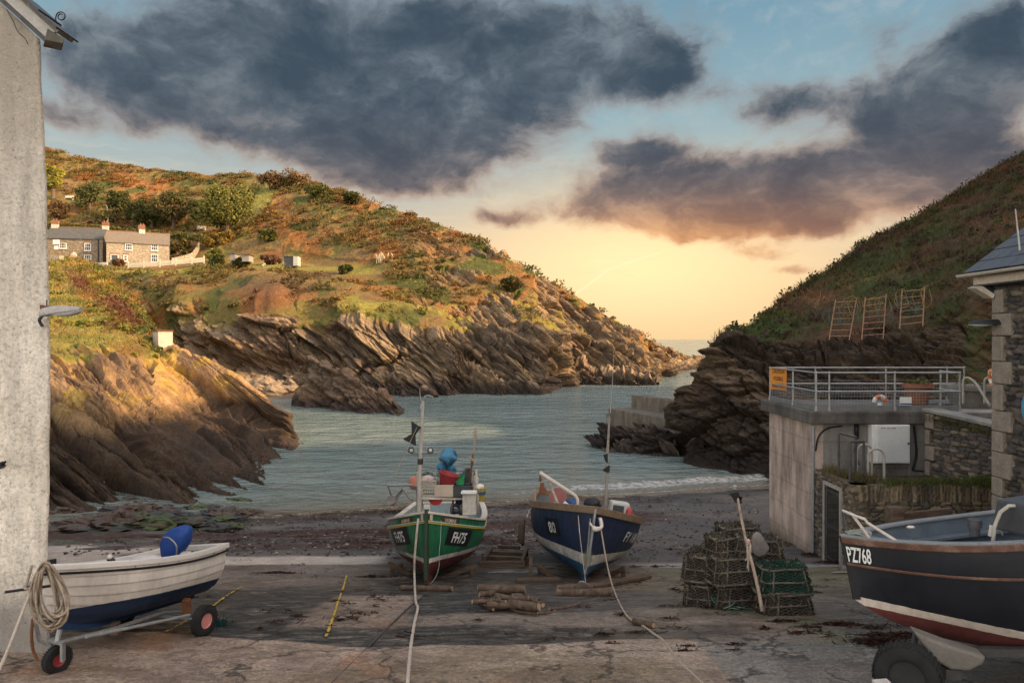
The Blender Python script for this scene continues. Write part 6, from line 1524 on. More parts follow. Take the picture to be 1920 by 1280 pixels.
m.build('twine', pm('green_twine', [(.03,.10,.07),(.30,.30,.26)], 12, .8, .2), t)
t = gthing('oilskin', 'dark blue oilskin hung below the gantry by the engine box', 'coat', W(862,950,16.9)); m = MB(); lump(m, W(863,940,16.95), .2, 23, 18, 12, .3, (.55,.4,1.0)); m.build('cloth', pm('navy_cloth', [(.02,.03,.06),(.04,.055,.10)], 5, .8, .3), t, smooth=True)
# cradle legs under the bilges and keel blocks
def prop(label, top, bot, px_w=.08, g='timber props under the two beached boats', mat=None):
    m = MB(); m.beam(top, bot, px_w, px_w); return m.solo('timber_prop', label, 'prop', mat or OLDWOOD, group=g, bevel=.008)
def cradle(label, pts_legs, rails, name='boat_cradle'):
    t = thing(name, label, 'cradle', pts_legs[0][1])
    for a, b in pts_legs: m = MB(); m.beam(a, b, .085, .085); m.build('leg', OLDWOOD, t, bevel=.008)
    for a, b in rails: m = MB(); m.beam(a, b, .08, .10); m.build('bearer', OLDWOOD, t, bevel=.008)
    return t
def gp(px, y, D, dz=0): p = W(px, y, D); return Vector((p.x, p.y, gz(p.x, p.y)-.02+dz))
cradle('dark timber bilge cradle under the left side of the green boat', [(W(735,1058,16.2),gp(735,0,16.2)),(W(752,1056,16.9),gp(752,0,16.9))], [(W(727,1056,16.2),W(780,1082,16.2))])
cradle('dark timber bilge cradle under the right side of the green boat', [(W(886,1063,16.2),gp(886,0,16.2)),(W(869,1060,16.9),gp(869,0,16.9))], [(W(893,1060,16.2),W(838,1080,16.2))])

# ------------------------------------------------------------------ blue boat
BL_ = (1.50, 14.55, 2.20); BR_ = (-.145, -.12, R(-91.5))
bt, BM, BI = boat('fishing_boat', 'navy blue fishing boat with a white stripe and wooden rail, listing on the slip', BL_, BR_)
def Bp(px, y, D): return BI @ W(px, y, D)
bh = Hull(5.6, 2.52, [(0,1.55),(.2,1.36),(.45,1.22),(.7,1.18),(1,1.24)], rake=.10, p=3.0, sm=.40, tb=.12, fore=.04, m0=1.4, m1=2.9, n0=.82, n1=.46, full=.42)
BLUE = hull_paint('blue_hull', [(.34,(.020,.085,.175)),(.56,(.52,.49,.44)),(9,(.012,.022,.055))], .42, .4, blotch=[(.02,-.06,.46,.20,(.20,.20,.055))], sheer=.02)
bh.skin().build('hull', BLUE, bt, smooth=50)
bh.stem(.04, .03, .2, .98).build('stem_band', GALV, bt)
bh.keel(.07, .10).build('keel', pm('keel_blue', [(.02,.06,.12),(.03,.09,.17)], 4, .7, .2), bt)
bh.strip(.06, .15, .045, .10).build('wooden_rail', pm('varnished_rail', [(.13,.085,.055),(.20,.135,.085),(.10,.07,.05)], 4, .6, .4, .008, 14, fine=.35), bt, bevel=.012)
bh.lining(.40, .05).build('lining', GREYP, bt, smooth=50)
bh.deck(.62, .08).build('floor', GREYP, bt)
bh.deck(lambda t: bh.zs(t)-.03, .02, .26).build('foredeck', pm('worn_deck', [(.20,.18,.15),(.28,.26,.22)], 4, .7, .2), bt)
number(bh, bt, 'FY 180', .31, .74, .175, .56, 1, None, LETTERWORN)
number(bh, bt, '80', .30, .78, .135, .60, -1, .46, LETTERWORN)
# bow roller / anchor, samson post, rails
m = MB(); m.tube(curve_pts([Bp(1106,980,14.35), Bp(1112,988,14.25), Bp(1118,992,14.2), Bp(1128,987,14.25), Bp(1126,972,14.4)], 6), [.020]*7+[.05]*8+[.035]*10, 8); m.build('fender_horn', CREAMW, bt, smooth=True)
m = MB(); m.tube([Bp(1107,972,14.42), Bp(1098,1075,14.5)], .018, 6); m.build('stem_rod', GALV, bt)
m = MB(); m.tube([Bp(1082,962,15.3),Bp(1083,935,15.3),Bp(1078,928,15.3),Bp(1012,886,15.3)], [.035,.035,.035,.045], 8); dv = m.build('derrick', CREAMW, bt, smooth=40)
m = MB(); m.tube([Bp(1053,962,15.6), Bp(1028,900,15.35)], .030, 8); m.build('derrick_stay', CREAMW, bt)
m = MB(); m.tube([Bp(1013,889,15.3),Bp(1013,897,15.3)], .02, 6); m.ball(Bp(1013,899,15.3), .035, 10, 6); m.box(Bp(1016,910,15.3), (.05,.09,.12)); m.lathe([(.02,-.045),(.085,-.04),(.06,0),(.085,.04),(.02,.045)], 14, Euler((0,R(90),0)).to_matrix(), c=Bp(1018,920,15.3)); m.build('rusty_block', RUST, dv, smooth=40)
c_ = Bp(1046,931,15.9); m = MB(); m.lathe([(.0,-.02),(.20,-.02),(.205,0),(.20,.02),(.0,.02)], 24, Euler((0,R(90),R(-20))).to_matrix(), c=c_); m.build('hauler_disc', pm('faded_red_disc', [(.30,.105,.10),(.38,.16,.15)], 5, .6, .15, fine=.3), bt, smooth=40)
m = MB(); m.prism([Bp(1030,945,15.95),Bp(1045,938,15.95),Bp(1056,958,15.95),Bp(1046,966,15.95)], (.12,0,0)); m.build('hauler_arm', CREAMW, bt)
m = MB(); m.box(Bp(1160,958,16.9), (.40,.46,.46)); cb = m.build('wheelhouse_box', pm('white_box', [(.46,.44,.40),(.54,.52,.48)], 3, .5, .1, fine=.2), bt, bevel=.05)
c0 = Bp(1160,958,16.9); m = MB(); m.box(c0+Vector((.203,-.04,.02)), (.012,.26,.26)); m.build('dark_window', pm('smoked_window', [(.05,.055,.055),(.09,.09,.085)], 3, .25, .05), cb, bevel=.01)
m = MB(); m.tube([Bp(1135,965,16.6), Bp(1139,850,16.6), Bp(1143,778,16.6)], [.04,.032,.022], 8); bm_ = m.build('mast', pm('mast_pole', [(.22,.19,.16),(.36,.32,.28)], 6, .6, .2, stretch=(1,1,3), fine=.4), bt, smooth=40)
m = MB(); m.tube([Bp(1144,780,16.6), Bp(1150,690,16.6), Bp(1151,655,16.6)], [.010,.006,.004], 6); m.build('aerial', CREAM_STEEL, bm_)
m = MB(); m.beam(Bp(1136,778,16.6), Bp(1154,776,16.6), .06, .05); m.tube([Bp(1138,778,16.6),Bp(1138,800,16.6)], .008, 5); m.build('masthead_bar', STEEL_DARK, bm_)
for nm, q in (('pennant', [(1131,852),(1138,850),(1138,868),(1134,862)]), ('pennant', [(1129,880),(1142,872),(1141,886),(1133,884)])):
    m = MB(); m.prism([Bp(x_,y_,16.5) for x_,y_ in q], (.02,.02,0)); m.build(nm, BLACKP, bm_)
m = MB(); m.tube([Bp(1084,963,14.9), Bp(1087,1000,14.45), Bp(1099,1098,14.4)], .009, 5); m.build('bow_line', ROPE_W, bt)
# low rail on the left quarter
m = MB()
for k in range(3): m.beam(Bp(988+k*4,968-k*10,16.2+k*.2), Bp(1003+k*3,945-k*2,18.2), .03, .03)
m.build('quarter_rail', CREAMW, bt)
m = MB(); m.box(Bp(1020,962,17.4), (.5,.5,.35)); m.build('pound_board', OLDWOOD, bt, bevel=.01)
m = MB(); m.tube([Bp(1004,940,17.3),Bp(1004,905,17.3)], .014, 6); m.build('short_pole', CREAM_STEEL, bt)
t = thing('buoy', 'white buoy with a blue top lying on the bow of the blue boat', 'buoy', W(1071,965,15.7)); c_ = W(1069,951,15.6); Mq = Euler((0,R(28),0)).to_matrix(); m = MB(); m.lathe([(.0,-.19),(.09,-.175),(.16,-.10),(.185,0),(.165,.08)], 18, Mq, c=c_); m.build('body', WHITEP, t, smooth=True)
m = MB(); m.lathe([(.165,.08),(.12,.15),(.06,.19),(.05,.24),(0,.24)], 18, Mq, c=c_); m.build('blue_top', pm('buoy_blue', [(.02,.06,.17),(.03,.09,.22)], 4, .5, .05), t, smooth=True)
t = thing('outboard_motor', 'black outboard cowl showing over the stern of the blue boat', 'motor', W(1110,965,18.5)); m = MB(); lump(m, W(1110,944,18.4), .20, 31, 16, 12, .12, (1.1,1.0,.85)); m.build('cowl', BLACKP, t, smooth=True)
m = MB(); m.tube([W(1119,955,18.3),W(1128,946,18.2)], .03, 6); m.box(W(1110,962,18.4), (.2,.2,.3)); m.build('bracket', STEEL_DARK, t)
t = thing('buoy', 'red buoy hung outside the white box of the blue boat', 'buoy', W(1181,965,16.6)); m = MB(); m.ball(W(1180,966,16.55), (.085,.10,.19), 14, 10); m.build('body', pm('buoy_red', [(.46,.05,.045),(.55,.08,.07)], 4, .5, .05), t, smooth=True)
t = thing('fender', 'brown rope-work fender hung from the left rail of the blue boat', 'fender', W(981,1010,16.6)); m = MB(); m.tube([W(983,972,16.55),W(979,985,16.5),W(977,1012,16.55),W(981,1022,16.6)], [.03,.075,.085,.03], 10); m.build('body', pm('frayed_rope', [(.07,.045,.032),(.12,.085,.06)], 10, .95, .9, .02, 30, fine=.5), t, smooth=True)
cradle('timber props and bearer under the left side of the blue boat', [(W(995,1043,15.8),gp(995,0,15.7)),(W(1010,1060,16.6),gp(1012,0,16.6))], [(W(1006,1058,16.2),W(1050,1090,15.9))])
cradle('timber bilge cradle under the right side of the blue boat', [(W(1169,1064,15.9),gp(1169,0,15.9)),(W(1152,1072,16.6),gp(1152,0,16.6))], [(W(1172,1064,15.8),W(1120,1090,16.2))])
# keel chain shackle and block under each forefoot
m = MB(); c_ = W(1097,1095,14.45)
for k in range(5): m.tube([c_+Vector((.05*math.cos(a)+.04*(k-2), -.05+.04*(k%2), .045*math.sin(a)-.02*k+.03)) for a in [2*math.pi*i/10 for i in range(10)]], .015, 5, closed=True)
m.solo('shackle', 'galvanised chain and shackle at the forefoot of the blue boat', 'shackle', GALV, smooth=True)

# ------------------------------------------------------------------ black boat on its trailer
KL = (3.86, 8.0, 4.27); KR = (.10, 0.0, R(180))
kt, KM, KI = boat('motor_launch', 'black launch with a white waterline and grey interior on a trailer at the right', KL, KR)
def K_(px, y, D): return KI @ W(px, y, D*.86)
kh = Hull(4.8, 1.72, [(0,.71),(.14,.69),(.31,.80),(.6,.92),(1,1.0)], rake=.12, p=3.3, sm=.50, tb=.12, fore=.0, kz=[(0,.0),(.05,-.16),(.10,-.27),(.18,-.40),(.3,-.52),(1,-.60)], m0=1.25, m1=3.0, n0=.85, n1=.45, full=.5)
BLACKH = hull_paint('black_hull', [(-.055,(.115,.032,.028)),(.035,(.52,.44,.38)),(9,(.010,.011,.016))], .20, .33, sheer=-.15)
kh.skin(54, 22).build('hull', BLACKH, kt, smooth=50)
MAHOG = pm('mahogany_strake', [(.075,.035,.026),(.12,.060,.042),(.20,.13,.095)], 5, .5, .3, .005, 20, fine=.35)
kh.strip(.045, .075, .032, .01).build('rubbing_strake', MAHOG, kt, bevel=.01)
kh.strip(.002, .03, .020, .09).build('gunwale', GREYP, kt, bevel=.006)
kh.strip(lambda t: kh.zs(t)-.31-.22*t, .032, .025, aft=False).build('lower_strake', MAHOG, kt, bevel=.008)
kh.stem(.022, .02, .0, 1.0).build('stem', BOARDBLK, kt)
BLUEGREY = pm('blue_grey_paint', [(.085,.105,.125),(.13,.155,.18)], 3, .45, .1, .003, fine=.15)
kh.lining(.45, .05).build('lining', BLUEGREY, kt, smooth=50)
kh.deck(.25, .10).build('floor', BLUEGREY, kt)
kh.deck(lambda t: kh.zs(t)-.06, .01, .10).build('foredeck', BLUEGREY, kt)
for sd in (1, -1):
    rows = []
    for i in range(21):
        t_ = .10+.36*i/20 if sd > 0 else .10+.5*i/20; z_ = kh.zs(t_)-.20; v = kh.v_of_z(t_, z_); p = kh.P(t_, v, sd, .05); q = kh.P(t_, v, sd, .22); q.z = p.z
        rows.append([p, q, q-Vector((0,0,.03)), p-Vector((0,0,.03))])
    m = MB(); m.loft(rows); m.build('side_shelf', BLUEGREY, kt)
number(kh, kt, 'PZ768', .235, .42, .022, .275, 1, None, LETTER)
RAILW = pm('white_rail', [(.46,.40,.36),(.58,.52,.47)], 8, .4, .1, .002, fine=.2)
def kpt(t, side, dz=0, inset=.05): p = kh.P(t, 1, side, inset); return p+Vector((0,0,dz))
m = MB(); m.tube([K_(1581,957,9.5), K_(1605,967,9.2), K_(1622,973,9.1), K_(1627,980,9.1), kpt(.085,1)], .016, 8); m.tube([K_(1600,966,9.25), kpt(.045,1)], .016, 8); m.build('bow_rail', RAILW, kt, smooth=40)
m = MB(); m.tube([K_(1581,957,9.5), kpt(.02,-1,0)], .018, 8); m.build('rail_stanchion', STEEL_DARK, kt)
m = MB(); rq = random.Random(9)
for k in range(9): c_ = K_(1613,1004,9.4)+Vector((rq.uniform(-.05,.05),rq.uniform(-.05,.05),rq.uniform(0,.05))); m.tube([c_+Vector((.10*math.cos(a),.08*math.sin(a),.015*math.sin(3*a+k))) for a in [2*math.pi*i/12 for i in range(12)]], .010, 5, closed=True)
m.build('mooring_line', pm('grey_green_line', [(.20,.22,.19),(.30,.31,.27)], 14, .9, .3), kt)
# cuddy console and its hoop
m = MB(); q = [(1938,1010),(1948,950),(2010,940),(2060,1010)]; m.prism([K_(x_,y_,8.5) for x_,y_ in q], Vector((0,-.65,0))); m.build('console', pm('charcoal_console', [(.045,.047,.052),(.07,.072,.078)], 3, .5, .1, fine=.15), kt, bevel=.03)
m = MB(); m.tube([K_(1862,1022,8.9),K_(1866,985,8.9),K_(1876,960,8.9),K_(1892,948,8.9),K_(1935,950,8.9)], .020, 8); m.build('hoop_rail', CREAM_STEEL, kt, smooth=40)
m = MB(); m.tube([K_(1881,1004,9.2),K_(1878,990,9.2),K_(1883,972,9.2)], .012, 6); m.build('grab_handle', RAILW, kt, smooth=True)
m = MB(); m.tube([K_(1828,1004,9.4),K_(1828,985,9.4)], .055, 10); m.tube([K_(1828,988,9.4),K_(1828,973,9.4)], .072, 10); m.tube([K_(1813,982,9.4),K_(1843,982,9.4)], .010, 6); m.build('samson_post', pm('capped_post', [(.05,.045,.05),(.09,.085,.095)], 4, .6), kt, smooth=40)
m = MB(); m.beam(K_(1858,1005,9.2),K_(1861,985,9.2), .03, .05); m.build('thole', CREAMW, kt)
m = MB(); m.ball(K_(1708,988,9.6), (.05,.035,.02), 8, 6); m.build('fairlead', RAILW, kt, smooth=True)
# bilge: pale skeg panel seen between the trailer and the hull
def wheel(mb_t, c, axis, r, w, tyre, rim, parent, hub=.55, bolts=5):
    ax = Vector(axis).normalized(); u, v = orth(ax); M = Matrix((u, v, ax)).transposed()
    wh = MB(); wh.lathe([(.02,-w*.30),(r*.18,-w*.34),(r*hub*.75,-w*.20),(r*hub,-w*.42),(r*hub*1.06,-w*.42),(r*hub*1.02,w*.42),(r*hub*.9,w*.3),(.02,w*.2)], 24, M, c=c); wo = wh.build('rim', rim, parent, smooth=35)
    ty = MB(); ty.lathe([(r*hub,-w*.42),(r*.70,-w*.52),(r*.90,-w*.48),(r*.985,-w*.36),(r,-w*.15),(r,w*.15),(r*.985,w*.36),(r*.90,w*.48),(r*.70,w*.52),(r*hub,w*.42)], 36, M, c=c, cap=False); 
    for k in range(36):
        a = 2*math.pi*k/36; d = M@Vector((math.cos(a), math.sin(a), 0)); tn = M@Vector((-math.sin(a), math.cos(a), 0))
        for s_ in (-.3, .3): ty.box(Vector(c)+d*(r*1.0)+ax*(w*s_), (r*.10, r*.03, w*.34), Matrix((tn, d, ax)).transposed())
    ty.build('tyre', tyre, wo, smooth=35); return wo
TYRE = pm('tyre_rubber', [(.012,.012,.012),(.022,.021,.020)], 8, .85, .4, .005, fine=.3)
t = thing('boat_trailer', 'heavy trailer with a big black tyre under the black launch', 'trailer', (4.6, 7.4, gz(4.6,7.4)))
wc = W(1703,1256,7.2); wc.z = gz(wc.x, 7.2)+.300
wheel(None, wc, (-.55,-.83,.0), .315, .21, TYRE, pm('black_rim', [(.018,.018,.018),(.03,.03,.03)], 6, .6, .1), t)
m = MB(); m.tube([wc, wc+Vector((.75,1.15,0))], .035, 8); m.beam(wc+Vector((.25,.35,.10)), wc+Vector((3.2,.10,.16)), .08, .08); m.beam(wc+Vector((.65,1.0,.10)), wc+Vector((3.4,.8,.16)), .08, .08); m.build('chassis', STEEL_DARK, t)
m = MB(); m.beam(W(1640,1283,7.1), W(1668,1281,7.1), .08, .06); m.build('tail_board', RAILW, t)
# mudguard-like pale bilge block
sk = [(1716,1192),(1760,1220),(1800,1235),(1838,1238),(1850,1228),(1830,1250),(1795,1258),(1762,1252),(1738,1235)]
m = MB(); m.prism([W(x_,y_,7.25) for x_,y_ in [(1716,1186),(1780,1210),(1852,1232),(1846,1246),(1818,1259),(1785,1257),(1752,1238)]], (.05,.22,0)); m.build('bilge_pad', pm('pale_pad', [(.15,.135,.115),(.20,.18,.155)], 3, .5, .1, fine=.2), t, bevel=.03)
m = MB(); m.prism([W(x_,y_,7.25) for x_,y_ in [(1775,1256),(1806,1258),(1806,1275),(1775,1275)]], (.05,.3,0)); m.build('bracket', STEEL_DARK, t)
# ================================================================== LEFT: WHITE HOUSE, DINGHY, TRAILER
def render_mat():
    m, nt, b = new_mat('roughcast_render'); v = _coord(nt, 'Object')
    c = _ramp(nt, _noise(nt, v, .55, 5, .6), [(.33, (.64,.56,.46)), (.5, (.80,.715,.60)), (.67, (.90,.81,.69))])
    n2 = _noise(nt, v, 26, 6, .72)
    c = _mul(nt, c, _ramp(nt, n2, [(.32, .55), (.50, 1.0), (.7, 1.08)]))
    c = _mul(nt, c, _ramp(nt, _noise(nt, v, 5, 5, .7), [(.32, .80), (.6, 1.05)]))
    c = _mul(nt, c, _ramp(nt, _noise(nt, _coord(nt, 'Object', (2.2, 2.2, .22)), 1.5, 5, .7), [(.34, .70), (.58, 1.03)]))
    sep = nt.nodes.new('ShaderNodeSeparateXYZ'); nt.links.new(v, sep.inputs[0])
    zz = _math(nt, 'ADD', sep.outputs[2], _math(nt, 'MULTIPLY', _noise(nt, v, 1.4, 5, .6), 1.2))
    c = _mul(nt, c, (.22,.19,.165), _ramp(nt, _math(nt, 'DIVIDE', zz, 10), [(.095, .85), (.165, 0.0)]), 'MIX')     # darker tone towards the foot
    c = _mul(nt, c, (.34,.29,.23), _ramp(nt, _math(nt, 'DIVIDE', zz, 10), [(.50, 0.0), (.80, .8)]), 'MIX')        # darker, browner tone towards the top of the gable
    pit = nt.nodes.new('ShaderNodeTexVoronoi'); pit.inputs['Scale'].default_value = 9; nt.links.new(v, pit.inputs['Vector'])
    pitm = _ramp(nt, _math(nt, 'ADD', pit.outputs['Distance'], _math(nt, 'MULTIPLY', _noise(nt, v, 8, 3), .5)), [(.32, .45), (.40, 1.0)])
    c = _mul(nt, c, pitm, .6)
    nt.links.new(c, b.inputs['Base Color']); b.inputs['Roughness'].default_value = .9
    h = _math(nt, 'ADD', _math(nt, 'MULTIPLY', n2, .8), _math(nt, 'MULTIPLY', _noise(nt, v, 9, 6, .7), .9))
    _bump(nt, b, h, .9, .035); return m
HXR, HY = (92-960)/F*8.9, 8.9                                      # right-hand corner of the gable
t = thing('white_house', 'tall white roughcast gable with a pale bargeboard and slate roof at the left edge', 'building', (-7.5, 11, 3.2))
RENDER = render_mat()
# gable face: slightly battered and uneven, standing across the view; the side wall runs away behind it
zc = W(80,76,HY).z; pitch = 65/75.*1.05
nu, nv = 90, 200; us = np.linspace(0, 1, nu); vs_ = np.linspace(0, 1, nv); U, V_ = np.meshgrid(us, vs_)
zb_ = 2.9; wob = .03*(fbm(V_*9, U*0+3, U*0, 3, 5)-.5)*2
xr = HXR + (zc-3.4-(V_*(zc-zb_)))*.0 - np.interp(zb_+V_*(zc-zb_), [3.4, 7.5, zc], [0, .0, .085]) + wob*(U > .97) + .10*np.exp(-((zb_+V_*(zc-zb_))-3.2)**2/.08)*U
xl = -10.8
Xg = xl+(xr-xl)*U; top = np.minimum(zc + np.maximum(0, (xr-Xg))*pitch, 15.2); Zg = zb_+V_*(top-zb_)
Yg = HY - .03*(fbm(Xg*1.5, Zg*1.5, U*0, 4, 8)-.5)*2 - .10*np.exp(-(Zg-3.1)**2/.15)
P = np.stack([Xg, Yg, Zg], -1)
# round the corner and run back 9 m
ret = np.stack([np.repeat(P[:,-1:,0], 10, 1), P[:,-1:,1]+np.linspace(0.02, 9, 10)[None]**1.0, np.repeat(P[:,-1:,2], 10, 1)], -1)
ret[...,0] -= .74*np.linspace(0.02, 9, 10)[None]
P = np.concatenate([P, ret], 1)
o = grid_obj('gable_wall', P, RENDER, off=tuple(OFF[t.name])); o.parent = t; o.location = (0,0,0)
rd = Vector((-1, 0, pitch)).normalized(); rn = Vector((pitch, 0, 1)).normalized()
cor = Vector((W(93,76,HY-.13).x, HY, W(93,76,HY-.13).z))
m = MB(); a = cor+Vector((0,-.10,0)); m.prism([a, a+rd*6, a+rd*6+rn*.16, a+rn*.16], (0,-.04,0)); m.build('bargeboard', pm('pale_bargeboard', [(.40,.37,.34),(.50,.47,.43)], 3, .6, .1, fine=.2), t, bevel=.006)
m = MB(); m.prism([a+rn*.02, a+rd*6+rn*.02, a+rd*6-rn*.06, a-rn*.06+rd*.05], (0,.12,0)); m.build('verge_soffit', STEEL_DARK, t)
rq = random.Random(2); m = MB()
for r in range(16):
    for c_ in range(1):
        p = cor+rd*(-.04+r*.30)+rn*(.175+.012*(r % 2)); q = p+rd*.42+rn*.0
        y0 = HY-.24+c_*.45+rq.uniform(-.012,.012)
        m.prism([Vector((p.x,y0,p.z)), Vector((q.x,y0,q.z))+rn*-.012, Vector((q.x,y0+.44,q.z))+rn*-.012, Vector((p.x,y0+.44,p.z))], rn*.022)
m.build('roof', SLATE_ROOF, t)
m = MB(); a2 = cor+rn*.135+Vector((0,-.18,0)); m.prism([a2-rd*.05, a2+rd*6, a2+rd*6+rn*.045, a2-rd*.05+rn*.045], (0,.30,0)); m.build('mortar_verge', pm('mortar', [(.16,.13,.105),(.25,.21,.17)], 9, .9, .5, fine=.35), t)
e = cor-rd*.06+rn*.02; m = MB(); m.prism([e+Vector((-.10,-.15,.02)), e+Vector((.13,-.15,-.03)), e+Vector((.15,-.15,.03)), e+Vector((-.06,-.15,.16))], (-.16,.22,0)); m.build('gutter_end', pm('old_gutter', [(.09,.08,.065),(.16,.14,.11)], 6, .8, .4), t, bevel=.01)
c0 = cor+Vector((.08,-.12,.23)); m = MB(); pts = [c0, c0+Vector((.0,0,.05))]
for k in range(22): th = math.pi-2*math.pi*1.35*k/21*1.0; r_ = .062-.0016*k; pts.append(c0+Vector((.066+r_*math.cos(th), 0, .06+r_*math.sin(th))))
m.tube(pts, .007, 6); m.build('scroll_bracket', BLACKP, t)
m = MB(); m.tube(curve_pts([W(15,20,HY-.05), W(28,45,HY-.05), W(35,60,HY-.05), W(48,73,HY-.05), W(54,84,HY-.05)], 6), .006, 5); m.build('cable', STEEL_DARK, t)
m = MB(); m.prism([(-6.2,9.2,3),(-12.4,17.6,3),(-20,17.6,3),(-10.6,9.2,3)], (0,0,6.2)); m.build('core_walls', RENDER, t)
t = thing('wall_lamp', 'weathered grey lantern on a rusty arm sticking out from the white gable', 'lamp', W(90,582,8.75))
street_lamp(t, W(153,581,8.6), W(80,592,8.75), None, pm('lamp_hood', [(.30,.27,.25),(.42,.39,.36)], 5, .6, .15, fine=.3), LENS, .085)
m = MB(); m.prism([W(74,571,8.8), W(108,578,8.65), W(108,586,8.65), W(75,580,8.8)], (0,.05,0)); m.build('rusty_arm', RUST, t, bevel=.006)
m = MB(); m.tube([W(88,562,8.84), W(88,574,8.84)], .008, 5); m.build('conduit', STEEL_DARK, t); m = MB(); m.tube(curve_pts([W(80,592,8.8), W(74,600,8.83), W(80,612,8.86)], 5), .02, 6); m.build('cable', STEEL_DARK, t)
m = MB(); m.prism([W(-6,868,8.75),W(3,865,8.75),W(3,869,8.75),W(0,872,8.75),W(4,874,8.75),W(-2,880,8.75)], (0,.08,0)); m.solo('wall_bracket', 'small dark iron bracket on the white wall at the very edge', 'bracket', BLACKP)

# ------------------------------------------------------------------ white dinghy
DYAW = math.atan2(-2.53, -.61)
DL = (-5.42, 8.30, 3.72); DR = (.12, -.15, DYAW)
dt, DM, DI = boat('dinghy', 'white clinker dinghy with a dark blue bottom on a launching trolley by the white house', DL, DR)
def Dp(px, y, D): return DI @ W(px, y, D)
dh = Hull(2.60, 1.24, [(0,.80),(.2,.73),(.45,.67),(.7,.65),(1,.68)], rake=.16, p=2.4, sm=.55, tb=.14, fore=.16, m0=1.15, m1=2.6, n0=.95, n1=.52, full=.5)
DING = hull_paint('dinghy_hull', [(.265,(.010,.028,.070)),(9,(.60,.555,.50))], .10, .30, sheer=-.02)
def clinker(h, n=5):
    """lapped strakes: every strake stands a few millimetres proud at its lower edge"""
    m = MB(); nt = 40; ts = [(i/nt)**1.3 for i in range(nt+1)]
    for side in (1, -1):
        vs = [];
        for k in range(n):
            for j in range(4): vs.append(((k+j/3)/n, .016*(1-j/3)))
        rows = []
        for t_ in ts:
            rows.append([h.P(t_, v, side)+(h.N(max(.02,t_), min(max(v,.04),.97), side)*off if t_ > .001 else Vector((0,0,0))) for v, off in vs])
        m.loft(rows, False)
    vv = [j/18 for j in range(19)]; tr = [h.P(1, v, 1) for v in vv][::-1]+[h.P(1, v, -1) for v in vv][1:]; m.add(tr, [tuple(range(len(tr)))]); return m
clinker(dh, 6).build('hull', DING, dt, smooth=25)
dh.keel(.045, .06).build('keel', pm('blue_keel', [(.012,.035,.09),(.02,.05,.12)], 4, .5, .1), dt)
GEL = pm('white_gelcoat', [(.60,.565,.52),(.68,.645,.60)], 2, .3, .05, .003, fine=.06, spec=.5)
dh.strip(.002, .075, .026, .075).build('gunwale', GEL, dt, bevel=.012)
dh.strip(.075, .028, .034).build('rub_rail', pm('black_rubber', [(.012,.012,.013)], 6, .6, .1), dt, bevel=.006)
dh.lining(.25, .04).build('lining', GEL, dt, smooth=50)
dh.deck(.26, .10).build('floor', GEL, dt)
dh.deck(lambda t: dh.zs(t)-.02, .01, .20).build('foredeck', GEL, dt)
for t_ in (.38, .66, .93):
    v = dh.v_of_z(t_, .46); a = dh.P(t_, v, 1, .04); m = MB(); m.box((a.x,0,.46),(.26,2*a.y,.035)); m.build('thwart', GEL, dt, bevel=.01)
m = MB(); m.box((-.02,0,.83),(.10,.045,.09)); m.build('bow_fitting', BLACKP, dt, bevel=.01)
m = MB()
for t_ in (.30,.42,.55): p = dh.P(t_, .97, 1); m.ball(p+dh.N(t_,.97,1)*.022+Vector((0,0,-.025)), .010, 6, 5)
m.build('rivets', GALV, dt)
# things in the dinghy
t = thing('oar_bundle', 'black padded handle with a pale end poking up inside the white dinghy', 'gear', W(218,1065,9.5))
m = MB(); m.tube([W(204,1045,9.5),W(208,1052,9.5),W(215,1062,9.5)], [.035,.05,.045], 10); m.tube([W(214,1058,9.5),W(238,1062,9.6),W(250,1068,9.7)], [.03,.05,.03], 8); m.build('grip', BLACKP, t, smooth=True)
m = MB(); m.ball(W(205,1044,9.49), .036, 10, 7); m.build('pale_end', GEL, t, smooth=True)
t = thing('seat_box', 'translucent white tub and cloths lying amidships in the white dinghy', 'tub', W(275,1060,9.9)); m = MB(); lump(m, W(272,1056,9.75), .20, 41, 18, 12, .12, (1.3,.9,.62)); m.build('tub', pm('milky_tub', [(.50,.46,.42),(.60,.56,.52)], 3, .4, .1), t, smooth=True)
m = MB(); lump(m, W(301,1052,9.95), .12, 43, 16, 10, .3, (1.4,.8,.5)); m.build('cloth', WHITEP, t, smooth=True)
t = thing('outboard_motor', 'outboard motor under a royal blue cover tilted up at the stern of the dinghy', 'motor', W(345,1060,10.45))
m = MB(); b_ = MB(); b_.ball((0,0,0), 1, 26, 18); V = np.array(b_.v); V = np.sign(V)*np.abs(V)**.62
V = V*np.array([.19,.16,.25])*(1+.10*(fbm(V[:,0]*2, V[:,1]*2, V[:,2]*2+3, 3, 4)-.5)*2)[:,None]; V[:,0] *= 1-.38*np.clip(-V[:,2]/.28, 0, 1); V[:,2] += .06*np.sin(V[:,0]*9)
Mq = Euler((0,R(14),0)).to_matrix(); c_ = W(330,1018,10.4); m.add([c_+Mq@Vector(p) for p in V], b_.f); m.build('cover', pm('royal_blue_cover', [(.010,.042,.20),(.018,.070,.27)], 4, .6, .4, .02, 9, fine=.2), t, smooth=True)
m = MB(); m.tube(curve_pts([c_+Mq@Vector((-.17,-.09,.07)), c_+Mq@Vector((-.05,-.165,.11)), c_+Mq@Vector((.08,-.165,.02)), c_+Mq@Vector((.10,-.13,-.20))], 8), .012, 6); m.build('tie_cord', GALV, t, smooth=True)
m = MB(); m.beam(W(322,1038,10.3), W(358,1037,10.4), .05, .05); m.build('pale_bar', GEL, t)
